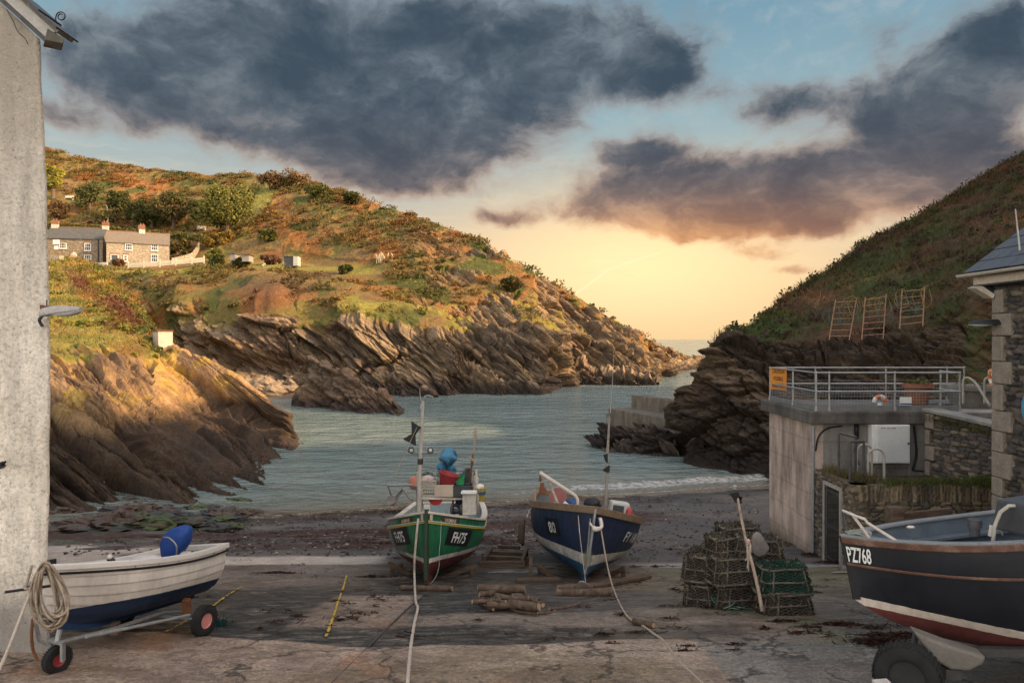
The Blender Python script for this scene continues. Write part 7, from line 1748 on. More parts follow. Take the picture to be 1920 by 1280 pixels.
m = MB(); m.tube([W(356,1035,10.4), W(352,1060,10.45)], .06, 8); m.box(W(368,1048,10.45), (.34,.20,.14), Euler((0,R(-6),0)).to_matrix()); m.tube([W(372,1045,10.4), W(392,1038,10.4), W(401,1031,10.45)], [.04,.05,.035], 8); m.box(W(395,1033,10.45), (.11,.08,.08)); m.build('bracket', BLACKP, t, bevel=.015)
m = MB(); m.lathe([(.0,-.03),(.03,-.03),(.03,.03),(0,.03)], 10, Euler((R(90),0,0)).to_matrix(), c=W(380,1051,10.3)); m.build('red_knob', REDP, t)
# trolley
t = thing('launching_trolley', 'galvanised launching trolley with red-hubbed wheels under the white dinghy', 'trolley', (-4.9, 9.2, gz(-4.9,9.2)))
RIMRED = pm('faded_red_rim', [(.42,.13,.12),(.55,.25,.22)], 5, .5, .1, fine=.2)
ax = Vector((.94,-.33,0)); wr = W(382,1154,9.65); wr.z = gz(wr.x,wr.y)+.20
wheel(None, wr, ax, .20, .11, TYRE, RIMRED, t, .50); wl = wr-ax*1.45; wl.z = gz(wl.x,wl.y)+.20; wheel(None, wl, ax, .20, .11, TYRE, RIMRED, t, .50)
m = MB(); m.tube([wr, wl], .022, 8); jt = W(100,1208,8.15); ce = (wr+wl)/2
m.tube([jt, jt.lerp(ce, .5)+Vector((0,0,.0)), ce+Vector((0,0,.05)), ce+(ce-jt)*.22], .028, 8); m.tube([jt+Vector((.25,.2,0)), wr-ax*.25+Vector((0,0,.04))], .022, 8)
m.build('chassis', GALV, t, smooth=40)
m = MB(); m.tube([W(88,1208,8.1), W(72,1200,8.05), W(66,1170,8.0), W(62,1120,7.95), W(58,1090,7.95)], .022, 8); m.build('bow_post', GALV, t, smooth=40)
m = MB(); m.tube([W(8,1110,7.75), W(50,1104,7.9), W(95,1098,8.05)], .016, 8); m.build('handle_bar', BLACKP, t)
for px, y in ((349,1140), (215,1178)):
    p = W(px, y, 9.9 if px > 300 else 9.1); m = MB(); m.box(p, (.09,.10,.26 if px > 300 else .16)); m.build('chock', RUST if px > 300 else OLDWOOD, t, bevel=.01)
jw = W(106,1237,8.12); jw.z = gz(jw.x, jw.y)+.155
wheel(None, jw, (.90,-.42,0), .155, .10, TYRE, REDP, t, .48)
m = MB(); m.beam(jw+Vector((-.09,.04,.0)), jw+Vector((-.09,.04,.22)), .03, .06); m.beam(jw+Vector((.09,-.04,.0)), jw+Vector((.09,-.04,.22)), .03, .06); m.beam(jw+Vector((-.1,.04,.2)), jw+Vector((.1,-.04,.2)), .06, .03); m.tube([jw+Vector((0,0,.2)), jw+Vector((0,.05,.32))], .03, 8); m.build('jockey_fork', GALV, t)
m = MB(); m.tube(curve_pts([W(60,1160,8.0), W(58,1190,7.95), W(60,1215,7.95), W(66,1232,7.95), W(70,1240,7.95)], 6), .016, 6)
m.build('safety_chain', RUST, t)
# rope coil hung over the bow
t = thing('rope_coil', 'thick coil of grey mooring rope hung on the bow post of the white dinghy', 'rope', W(95,1180,7.95)); rq = random.Random(12)
for k in range(13):
    cx = 98+rq.uniform(-10,9); top = 1056+rq.uniform(-3,10); bot = 1160+rq.uniform(-10,30); w_ = rq.uniform(17,40); D_ = 7.9-.02*k*.4; pts = []
    for i in range(26):
        a = 2*math.pi*i/26; f = (1-math.cos(a))/2; yy = top+(bot-top)*f; ww = w_*math.sin(a)*(.55+.75*f)
        pts.append(W(80+(cx-80)*(.25+.75*f)+ww*(.9), yy, D_+.05*math.sin(3*a+k)+.10*f*math.cos(a)))
    m = MB(); m.tube(pts, .0135, 7, closed=True); m.build('turn', ROPE, t, smooth=True)
m = MB()
for k in range(5): m.tube([W(55+.5*k,1100+2*k,7.9)+Vector((.05*math.cos(a), .05*math.sin(a), .012*k+.01*math.cos(2*a))) for a in [2*math.pi*i/14 for i in range(14)]], .013, 6, closed=True)
m.build('lashing', ROPE, t, smooth=True)
m = MB(); m.tube(curve_pts([W(57,1108,7.86), W(40,1150,7.6), W(15,1215,7.2), W(-12,1275,6.9)], 6), .017, 7); m.solo('mooring_line', 'tan rope running from the dinghy bow post down to the left edge', 'rope', ROPE_W, smooth=True)
m = MB(); m.tube(curve_pts([W(59,1060,7.95), W(52,1085,7.93), W(48,1102,7.9)], 5), .014, 6); m.ball(W(57,1073,7.9), .016, 8, 6); m.build('painter', ROPE, t)
# green net tuft behind the rear wheel
rg = np.random.default_rng(3); c_ = on_ground(402,1172); Pn = np.array(c_)+rg.normal(size=(500,3))*np.array([.09,.07,.008])
tag(grass_blades('net_scrap', Pn, np.array([.012,.06,.055])*(.6+.9*rg.random((500,1))), np.full(500,.09), np.full(500,.006), rg, 1.0, .5), 'scrap of dark green net on the slip by the trolley wheel', 'net')
# ================================================================== COTTAGES, TREES AND GARDENS ON THE FAR HILLSIDE
HPf = HP.reshape(-1, 3); HTf = HT.ravel(); HA = HPX2.ravel(); HB = HYY2.ravel()
def hz_(x, y):
    """height of the far hillside under a world point (bench and above)"""
    k = np.argmin((HPf[:,0]-x)**2+(HPf[:,1]-y)**2 + 1e6*((HTf < 2.2) | (HTf > 6.3))); return float(HPf[k,2])
def far(px, y):
    k = np.argmin((HA-px)**2+(HB-y)**2 + 1e6*((HTf < 1.9) | (HTf > 6.05))); return Vector(HPf[k])
COT = attr_mat('cottage_stone', .9, (3.0, .7, 1.25), (14, .7, 1.3), .5, 6, .03, .1)
def cot_mat(name, cols):
    m, nt, b = new_mat(name); v = _coord(nt, 'Object', (1, 1, 2.3)); vo = nt.nodes.new('ShaderNodeTexVoronoi'); vo.inputs['Scale'].default_value = 2.6; nt.links.new(v, vo.inputs['Vector'])
    sep = nt.nodes.new('ShaderNodeSeparateColor'); nt.links.new(vo.outputs['Color'], sep.inputs[0])
    c = _ramp(nt, sep.outputs[0], [(i/(len(cols)-1), cols[i]) for i in range(len(cols))])
    c = _mul(nt, c, _ramp(nt, vo.outputs['Distance'], [(.3, 1.0), (.6, .6)])); nt.links.new(c, b.inputs['Base Color']); b.inputs['Roughness'].default_value = .9
    _bump(nt, b, vo.outputs['Distance'], .5, .05); return m
STONE_A = cot_mat('cottage_stone_brown', [(.19,.145,.095),(.27,.20,.13),(.22,.17,.12),(.36,.29,.20)])
STONE_B = cot_mat('cottage_stone_buff', [(.29,.235,.165),(.38,.31,.22),(.33,.27,.195),(.45,.37,.27)])
ROOF_A = pm('cottage_roof_slate', [(.065,.065,.065),(.10,.095,.09)], 1.2, .8, .4, .03, 6, stretch=(1,1,2), fine=.35)
ROOF_B = pm('cottage_roof_lichen', [(.13,.105,.08),(.19,.15,.115),(.11,.095,.08)], 1.2, .85, .4, .03, 6, stretch=(1,1,2), fine=.4)
BRICK = pm('chimney_brick', [(.20,.08,.045),(.27,.125,.075)], 5, .9, .3, .01, fine=.4)
PANE = pm('window_glass', [(.02,.022,.025)], 3, .15, 0, fine=0, spec=.5)
FRAMEW = pm('window_white', [(.66,.63,.58),(.74,.71,.66)], 3, .6, 0, fine=.1)
FENCEW = pm('fence_cream', [(.55,.48,.36),(.66,.59,.46)], 3, .7, .1, fine=.2)
RENDW = pm('white_render', [(.44,.39,.32),(.54,.48,.40)], 2, .85, .2, .01, fine=.2)
def cottage(label, pxa, pxb, yb, ye, yr, D, skew, wall, roofm, wins, doors, chims, name='cottage'):
    """front from pxa to pxb, base yb, eaves ye, ridge yr"""
    A = W(pxa, yb, D); B = W(pxb, yb, D+skew); zb = min(A.z, B.z)-.8; ze = W((pxa+pxb)/2, ye, D+skew/2).z
    u = (B-A); u.z = 0; wd = u.length; u.normalize(); n = Vector((u.y,-u.x,0)); dep = 5.2; zr = ze + (EYE-(yr-635)/F*(D+skew/2+dep/2)) - (EYE-(ye-635)/F*(D+skew/2+dep/2)) + .0
    zr = EYE-(yr-635)/F*(D+skew/2+dep*.5)
    t = thing(name, label, 'cottage', (A+B)/2)
    a = Vector((A.x,A.y,0)); b_ = Vector((B.x,B.y,0))
    m = MB(); q = [a, b_, b_-n*dep, a-n*dep]; m.prism([p+Vector((0,0,zb)) for p in q], (0,0,ze-zb))
    for e in (a, b_): m.prism([e+Vector((0,0,ze)), e-n*dep+Vector((0,0,ze)), e-n*dep*.5+Vector((0,0,zr-.06))], u*(.35 if e is a else -.35))
    m.build('wall', wall, t)
    m = MB(); o = u*.12; f = n*.25
    e0, e1 = a-o+f+Vector((0,0,ze-.05)), b_+o+f+Vector((0,0,ze-.05)); r0, r1 = a-o-n*dep*.5+Vector((0,0,zr)), b_+o-n*dep*.5+Vector((0,0,zr)); g0, g1 = a-o-n*dep-f+Vector((0,0,ze-.05)), b_+o-n*dep-f+Vector((0,0,ze-.05))
    th = Vector((0,0,.12)); m.loft([[e0, e1, e1+th, e0+th], [r0, r1, r1+th, r0+th], [g0, g1, g1+th, g0+th]]); rf = m.build('roof', roofm, t)
    m = MB(); m.tube([r0+th, r1+th], .12, 6); m.build('ridge_tiles', BRICK, rf)
    for f_, w_, h_ in chims:
        c = a+u*(wd*f_)-n*dep*.5; m = MB(); m.box(c+Vector((0,0,zr+h_/2-.15)), (w_, .6, h_+.3), Matrix((u, -n, Vector((0,0,1)))).transposed()); ch = m.build('chimney', RENDW, rf)
        m = MB(); m.box(c+Vector((0,0,zr+h_*.72)), (w_+.06, .66, h_*.55), Matrix((u, -n, Vector((0,0,1)))).transposed())
        for k in (-.22, .22): m.tube([c+u*(k*w_)+Vector((0,0,zr+h_)), c+u*(k*w_)+Vector((0,0,zr+h_+.38))], .12, 8)
        m.build('chimney_pots', BRICK, ch)
    MM = Matrix((u, -n, Vector((0,0,1)))).transposed()
    for (px, y0, y1, pw, arch) in wins:
        f_ = (px-pxa)/(pxb-pxa); Dw = D+skew*f_; c = a.lerp(b_, f_); z0, z1 = W(px,y1,Dw).z, W(px,y0,Dw).z; w_ = pw*Dw/F; c = Vector((c.x,c.y,(z0+z1)/2)); h_ = z1-z0
        m = MB()
        for s_ in (-1, 1): m.box(c+n*.05+u*(s_*(w_/2-.05)), (.12,.14,h_), MM)
        for s_ in (-1, 1): m.box(c+n*.05+Vector((0,0,s_*(h_/2-.05))), (w_-.2,.14,.11), MM)
        m.box(c+n*.04, (w_-.2,.10,.07), MM)
        for k in (-1/6, 1/6): m.box(c+n*.04+u*(k*w_), (.05,.09,h_-.22), MM)
        wo = m.build('window', FRAMEW, t)
        m = MB(); m.box(c+n*.0, (w_-.1,.06,h_-.1), MM); m.build('pane', PANE, wo)
        m = MB(); m.box(c+n*.08-Vector((0,0,h_/2+.06)), (w_+.15,.24,.12), MM); m.build('sill', FRAMEW, wo)
        if arch: m = MB(); m.box(c+n*.012+Vector((0,0,h_/2+.16)), (w_+.25,.03,.28), MM); m.build('brick_lintel', BRICK, wo)
    for (px, y0, y1, pw) in doors:
        f_ = (px-pxa)/(pxb-pxa); Dw = D+skew*f_; c = a.lerp(b_, f_); z0, z1 = W(px,y1,Dw).z, W(px,y0,Dw).z; w_ = pw*Dw/F; c = Vector((c.x,c.y,(z0+z1)/2)); h_ = z1-z0
        m = MB()
        for s_ in (-1, 1): m.box(c+n*.05+u*(s_*(w_/2-.06)), (.13,.14,h_), MM)
        m.box(c+n*.05+Vector((0,0,h_/2-.05)), (w_-.26,.14,.11), MM); do = m.build('doorway', FRAMEW, t)
        m = MB(); m.box(c, (w_-.12,.06,h_), MM); m.build('dark_glazing', PANE, do)
        m = MB(); m.box(c+n*.012+Vector((0,0,h_/2+.16)), (w_+.3,.03,.28), MM); m.build('brick_lintel', BRICK, do)
    return t, a, b_, u, n, ze
ct = cottage('long low stone cottage with a grey slate roof, partly hidden by the white gable', 86, 193, 497, 448, 428, 148, 2, STONE_A, ROOF_A,
    [(118.5,456,466,12,False),(165,456,470,11,True),(165,478,492,12,True)], [], [(.07,1.3,1.5),(.97,1.2,1.4)])
t, a, b_, u, n, ze = ct
m = MB(); c = a.lerp(b_, (185-86)/107.)+n*.1; m.tube([c+Vector((0,0,ze-4.6)), c+Vector((0,0,ze-.1))], .09, 6); m.build('downpipe', BLACKP, t)
m = MB(); c = a.lerp(b_, (141-86)/107.)+n*.9; c.z = W(141,482,147).z; w_ = 1.0
m.prism([c-u*w_+Vector((0,0,-2.4)), c+u*w_+Vector((0,0,-2.4)), c+u*w_, c+Vector((0,0,1.2)), c-u*w_], -n*1.0); pr = m.build('porch', RENDW, t)
m = MB(); m.box(W(106,454,147.4), (1.2,.25,.95)); m.build('white_board', FRAMEW, t)
m = MB(); m.box(W(106,464.5,147.4), (.7,.25,.75)); m.build('white_board', FRAMEW, t)
ct2 = cottage('stone cottage with a brown lichened roof beside the white picket fence', 200, 318, 496, 457, 437, 147, 5, STONE_B, ROOF_B,
    [(241,457,469,12,False),(289.5,457,470,12,False),(289.5,477,491.5,12,False),(235,478,490,7,True)], [(215,477,488,13)], [(.55,1.15,1.7)])
t, a, b_, u, n, ze = ct2
# garden walls, picket fence
def wall_run(name, label, pts, h, th, mat, cat='wall', group=None, base=.6):
    m = MB()
    for p, q in zip(pts[:-1], pts[1:]):
        d = (q-p); d.z = 0; d.normalize(); nn_ = Vector((d.y,-d.x,0))*th/2
        m.prism([p-Vector((0,0,base))-nn_, q-Vector((0,0,base))-nn_, q+Vector((0,0,h))-nn_, p+Vector((0,0,h))-nn_], nn_*2)
    return m.solo(name, label, cat, mat, group=group)
wall_run('garden_wall', 'low white rendered wall in front of the grey-roofed cottage', [W(158,496.5,143), W(202,495,143)], .35, .3, RENDW)
wall_run('garden_wall', 'pale sweeping wall climbing from the picket fence behind the cottage gable', [W(322,492,150), W(345,487,152), W(362,481,154), W(368,473,156), W(374,461,158)], .9, .3, STONE_B)
t = thing('picket_fence', 'cream picket fence along the edge of the garden below the cottages', 'fence', W(310,502,141)); pts = [W(241,503,141), W(270,502,141), W(300,500,141), W(330,497,141.5), W(360,494.5,142), W(383,492.5,142.5)]
for p in pts[:-1]+[pts[-1]]: m = MB(); m.box(p+Vector((0,0,.62)), (.16,.16,1.5)); m.build('post', FENCEW, t)
m = MB()
for p, q in zip(pts[:-1], pts[1:]):
    for z_ in (.25, .85): m.beam(p+Vector((0,.05,z_)), q+Vector((0,.05,z_)), .06, .12)
    k = 16
    for i in range(1, k): c = p.lerp(q, i/k); m.box(c+Vector((0,-.02,.58)), (.10,.04,.95))
m.build('pickets', FENCEW, t)
m = MB(); q = [W(90,478,125), W(112,478,125), W(112,493,125), W(90,493,125)]; m.prism(q, (0,1.2,0)); m.solo('stone_steps_wall', 'block of pale stonework at the top of the bank beside the white house', 'wall', STONE_B)
m = MB(); q = [W(90,493.5,124), W(112,493.5,124), W(104,520,116), W(94,545,108), W(90,545,108)]; m.prism(q, (0,.5,0)); m.solo('path_ramp', 'pale ramp path dropping beside the grassy bank at the left', 'path', STONE_B, kind='structure')
# hut on the near bank
t = thing('white_hut', 'small white flat-roofed hut tucked in ivy on the corner of the near bank', 'hut', W(308,652,59.5)); A = W(297,650,59.6); B = W(324,652,60.4); zt = W(310,621,60).z
m = MB(); d = B-A; d.z = 0; d.normalize(); nn_ = Vector((d.y,-d.x,0)); wd = (Vector((B.x,B.y,0))-Vector((A.x,A.y,0))).length; m.prism([Vector((A.x,A.y,A.z-.6)), Vector((B.x,B.y,A.z-.6)), Vector((B.x,B.y,zt)), Vector((A.x,A.y,zt))], -nn_*1.4); m.build('wall', RENDW, t)
m = MB(); m.prism([Vector((A.x,A.y,zt))-d*.12+nn_*.08, Vector((B.x,B.y,zt))+d*.05+nn_*.08, Vector((B.x,B.y,zt+.10))+d*.05+nn_*.08, Vector((A.x,A.y,zt+.12))-d*.12+nn_*.08], -nn_*1.6); m.build('roof', RUST, t)
rg = np.random.default_rng(77)
def leaf_clump(name, label, cat, ells, size, n, cols, parent=None, kind=None, group=None, rgs=None, dark=.45):
    """ellipsoids (centre, radii) filled with small leaf faces"""
    rg = rgs or np.random.default_rng(abs(hash(label)) % 10000 if False else int(sum(map(ord, label))))
    C = []; col = []
    vol = np.array([e[1][0]*e[1][1]*e[1][2] for e in ells])**(2/3); cnt = np.maximum(20, (n*vol/vol.sum()).astype(int))
    for (c, r), k in zip(ells, cnt):
        u_ = rg.normal(size=(k,3)); u_ /= np.linalg.norm(u_, axis=1, keepdims=True); rr = (.55+.5*rg.random((k,1))**.6)*(1+.25*(fbm(u_[:,0]*2.5+c[0], u_[:,1]*2.5+c[1], u_[:,2]*2.5, 3, 5)-.5)*2)[:,None]
        C.append(np.array(tuple(c))+u_*rr*np.array(r)); cc = np.array(cols)[rg.integers(0, len(cols), k)]*(.65+.7*rg.random((k,1))); col.append(cc*(.8+.4*rg.random()))
    return leaf_quads(np.concatenate(C), 1, size, rg, .1), np.concatenate(col)
def tree(name, label, px, y_top, y_bot, pw, cols, cat='tree', D=None, group=None, lobes=9, size=.30, n=2600, trunk=True, squash=.8):
    base = far(px, y_bot); Db = D or base.y; base = W(px, y_bot, Db); h = (y_bot-y_top)/F*Db; w = pw/F*Db/2
    t = thing(name, label, cat, base, group=group); rg = np.random.default_rng(int(px*7+y_top)); ells = []
    lo = .18 if trunk else .0
    for k in range(lobes):
        a = rg.random()*6.28; f = rg.random()**.7; z = h*(lo+.18+(.82-lo-.12)*rg.random()); q = math.sqrt(max(.05, 1-((z/h-.52)/.55)**2)); r = w*(.34+.22*rg.random())
        ells.append((base+Vector((math.cos(a)*f*w*.72*q, math.sin(a)*f*w*.7*q, z)), (r, r*.9, min(r*squash, h*.28))))
    Q, col = leaf_clump(name, label, cat, ells, size, n, cols, rgs=rg)
    quads_obj('crown', Q-np.array(OFF[t.name]), LEAFMAT, col, parent=t)
    m = MB()
    m.tube([base-Vector((0,0,.5)), base+Vector((.05*w,0,h*.3)), base+Vector((-.05*w,0,h*.62))], [.05*h+.06,.035*h+.05,.02*h+.02], 8)
    for k in range(5):
        a = k*1.26; m.tube([base+Vector((0,0,h*(.22+.05*k))), base+Vector((math.cos(a)*w*.35, math.sin(a)*w*.3, h*(.42+.05*k))), base+Vector((math.cos(a)*w*.6, math.sin(a)*w*.5, h*(.58+.05*k)))], [.02*h+.03,.014*h+.02,.008*h+.01], 6)
    m.build('trunk', OLDWOOD, t); return t
GRN = [(.15,.145,.032),(.19,.18,.04),(.115,.12,.03)]; DKG = [(.050,.058,.018),(.075,.080,.022),(.095,.080,.028)]; BRN = [(.15,.085,.038),(.11,.07,.035),(.18,.11,.045)]; GOLD = [(.30,.19,.035),(.36,.24,.05),(.24,.15,.035)]; YEL = [(.30,.26,.045),(.24,.22,.04)]
tree('willow_tree', 'big rounded yellow-green tree standing above the cottages', 424, 348, 448, 98, [(.15,.145,.036),(.18,.165,.04),(.11,.11,.03)], lobes=26, size=.28, n=8500)
tree('round_tree', 'bright yellow-green tree at the edge of the white gable, high on the hill', 100, 300, 374, 40, YEL, lobes=10, size=.36, n=1800)
tree('round_tree', 'small grey-green bushy tree left of the dark hedgerow trees', 168, 346, 396, 56, [(.11,.115,.042),(.14,.14,.05)], lobes=9, size=.34, n=1800)
for i, (px, yt, yb, pw, c, lab) in enumerate([(222,362,408,56,DKG,'low dark green tree second from the left in the row above the cottages'),(285,380,428,60,DKG,'dark shadowed tree in the middle of the row above the cottages'),(325,362,432,84,DKG+BRN[:1],'wide dark evergreen just left of the big yellow-green tree'),(375,372,430,46,DKG,'slim dark tree pressed against the big yellow-green tree'),(250,384,420,40,DKG,'small dark tree between the shrubs above the cottage chimney')]):
    tree('hedgerow_tree', lab, px, yt, yb, pw, c, group='dark trees above the cottages', lobes=10, size=.36, n=2200)
for i, (px, yt, yb, pw, c, lab) in enumerate([(395,433,462,34,GOLD,'golden clipped bush left of a pair under the big tree'),(424,432,458,34,GOLD,'golden clipped bush right of a pair under the big tree'),(110,378,412,44,BRN,'rust brown bush near the garden bench'),(195,392,420,92,DKG+BRN[:1],'long dark hedge bank under the row of trees'),(252,470,494,34,[(.16,.15,.035),(.12,.11,.03)],'round green bush before the brown-roofed cottage'),(217,484,500,26,BRN+[(.26,.11,.05)],'reddish bush in front of the cottage door'),(348,444,482,30,GOLD[:1]+DKG,'golden shrub behind the cottage gable'),(332,450,490,30,DKG+BRN,'dark shrub against the cottage gable'),
        (410,478,502,40,DKG+GRN[:1],'dark green bush where the fence ends'),(402,470,490,30,GRN,'olive bush above the end of the fence'),(452,484,506,34,DKG,'dark bush left of the garden sheds'),(510,478,496,40,[(.11,.055,.035),(.15,.08,.045)],'maroon bush between the garden sheds'),(646,495,514,26,DKG,'round dark bush alone on the green ledge'),(500,432,456,46,DKG+GRN[:1],'dark green gorse bush above the garden sheds'),
        (545,322,352,66,BRN+GOLD[2:],'brown windswept thicket on the skyline'),(505,326,358,50,BRN,'bare brown thicket on the skyline left of the tallest one'),(600,348,372,60,DKG+GRN[:1],'olive thicket on the skyline right of the brown one'),(655,362,384,44,DKG,'dark thicket on the falling skyline'),(770,398,412,30,BRN,'small brown thicket on the falling skyline'),(955,520,545,40,DKG+BRN[:1],'dark scrub knoll on the rocky shoulder of the headland')]):
    tree('bush', lab, px, yt, yb, pw, c, cat='bush', group='larger bushes on the far hillside', lobes=8, size=.27, n=1100, trunk=False)
# hedge line behind the roofs
t = thing('hedge', 'clipped hedge with a sunlit top running behind the cottage roofs', 'hedge', W(200,432,158)); E = []
for k in range(40): f = k/39; E.append((W(92+(385-92)*f, 424+ (448-424)*f**1.2-1, 160-4*f), (1.0,.6,.75)))
Q, col = leaf_clump('hedge', 'hedge', 'hedge', E, .25, 3600, [(.10,.10,.03),(.16,.13,.035)], rgs=rg); quads_obj('foliage', Q-np.array(OFF[t.name]), LEAFMAT, col, parent=t)
m = MB()
for e, r in E[::6]: m.tube([e-Vector((0,0,1.4)), e], .06, 5)
m.build('stems', OLDWOOD, t)
# sheds, bench, posts, pampas, stones
def shed(label, pxa, pxb, yt, yb, D, m1, dark_to=None):
    A = W(pxa,yb,D); B = W(pxb,yb,D); zt = W(pxa,yt,D).z; t = thing('garden_shed', label, 'shed', (A+B)/2, group='garden sheds'); m = MB(); m.prism([A-Vector((0,0,.4)), B-Vector((0,0,.4)), Vector((B.x,B.y,zt-.1)), Vector((A.x,A.y,zt))], (0,2.2,0)); m.build('wall', m1, t)
    m = MB(); m.prism([Vector((A.x-.2,A.y-.2,zt)), Vector((B.x+.2,B.y-.2,zt-.1)), Vector((B.x+.2,B.y-.2,zt+.0)), Vector((A.x-.2,A.y-.2,zt+.12))], (0,2.6,0)); m.build('roof', ROOF_A, t); return t
GRW = pm('weathered_shed', [(.22,.19,.16),(.32,.29,.25)], 3, .9, .2, .01)
shed('tiny pale shed at the left of the garden sheds', 431, 441, 475, 484, 126, GRW); shed('shed with a pale front beside the dark bush', 454, 467, 477, 486, 125, GRW)
shed('dark timber shed behind the maroon bush', 533, 550, 481, 497, 122, STEEL_DARK)
m = MB(); q = [W(550,480,121.5), W(558.5,481,121.5), W(558.5,498,121.5), W(550,498,121.5)]; m.prism(q, (0,1.6,0)); m.solo('garden_shed', 'white end wall of the shed at the right of the garden', 'shed', RENDW, group='garden sheds')
rq = random.Random(21)
for k in range(12):
    px, y = rq.uniform(487,545), rq.uniform(492,501); c = far(px, y); m = MB(); lump(m, c+Vector((0,-.3,.2)), rq.uniform(.22,.42), k*3+1, 10, 7, .3, (1,1,.9)); m.solo('garden_boulder', 'pale stone in the row edging the garden by the sheds', 'stone', STONE_B, group='pale stones by the garden sheds')
for px, y, lab in ((131,372,'pale garden bench high on the hill near the white gable'), (378,431,'weathered bench beside the hedge under the big tree')):
    c = far(px, y+2); t = thing('garden_bench', lab, 'bench', c); D_ = c.y; m = MB(); w_ = 8/F*D_
    m.box(c+Vector((0,-.1,.45)), (2*w_,.5,.08)); m.build('seat', FENCEW, t); m = MB(); m.box(c+Vector((0,.15,.85)), (2*w_,.08,.5)); m.build('backrest', FENCEW, t)
    for s_ in (-1, 1): m = MB(); m.box(c+Vector((s_*w_*.9,0,.2)), (.1,.5,.5)); m.build('leg', FENCEW, t)
for px, y0, y1, lab in ((202,382,397,'pale post at the left of the dark trees'),(245,391,406,'pale post between the dark trees above the hedge'),(289,398,420,'thin grey post before the darkest tree'),(332,474,490,'white post by the cottage gable'),(261,415,432,'standing pale stone post behind the brown roof'),(203,408,424,'crooked pale post in the garden above the grey roof')):
    c = far(px, y1); m = MB(); m.beam(c-Vector((0,0,.3)), c+Vector((0,0,(y1-y0)/F*c.y)), .22, .22); m.solo('garden_post', lab, 'post', FENCEW, group='posts on the far hillside')
t = thing('pampas_grass', 'clump of pale pampas plumes on the ledge of the far hillside', 'plant', far(720,492)); c = far(720,494); m = MB(); rq = random.Random(4)
for k in range(16): x_ = rq.uniform(-1.6,1.6); b0 = c+Vector((x_,0,0)); h_ = rq.uniform(1.1,2.1); m.tube([b0, b0+Vector((rq.uniform(-.1,.1),0,h_*.55)), b0+Vector((rq.uniform(-.2,.2),0,h_*.8)), b0+Vector((rq.uniform(-.25,.25),0,h_))], [.03,.04,.11,.02], 5)
m.build('plumes', pm('plume', [(.50,.40,.25),(.60,.50,.34)], 4, .9, .2), t)
# hand-railed path up the hill
m = MB(); pts = [(462,437),(470,425),(478,412),(486,400),(493,390),(500,380)]; P3 = [far(*p)+Vector((0,-.2,.9)) for p in pts]; m.tube(P3, .05, 5)
for p in P3: m.tube([p, p-Vector((0,0,1.1))], .05, 5)
m.solo('path_handrail', 'thin dark handrail beside the steep green path up the far hill', 'handrail', OLDWOOD)
# fallen blocks at the back of the inner cove
rq = random.Random(31)
for k in range(16):
    px = rq.uniform(462,556); y = rq.uniform(716,736); c = W(px, y, 90-(y-716)*.12); m = MB(); lump(m, c, rq.uniform(.5,1.25), 100+k*2, 12, 8, .45, (1.2,1,.75)); m.solo('fallen_rock', 'fallen block of slate heaped at the back of the inner cove', 'rock', pm('fallen_slate', [(.20,.14,.095),(.32,.24,.16)], 1.5, .9, .6, .05, 4) if k == 0 else bpy.data.materials['fallen_slate'], group='fallen rocks in the inner cove')
P_ = np.array([[[ (px-960)/F*D, D, z] for px in np.linspace(440, 575, 40)] for D, z in ((84.5,-.3),(86,.05),(88,.45),(91,.9),(95,1.6))])
o = grid_obj('inner_beach', P_, pm('dark_shingle', [(.10,.07,.05),(.17,.125,.09)], 1.0, .9, .5, .05, 5)); o['kind'] = 'structure'
# ================================================================== POTS, ROPES, TIMBER AND WEED ON THE SLIP
def at(px, y, dz=0): p = on_ground(px, y); p.z += dz; return p
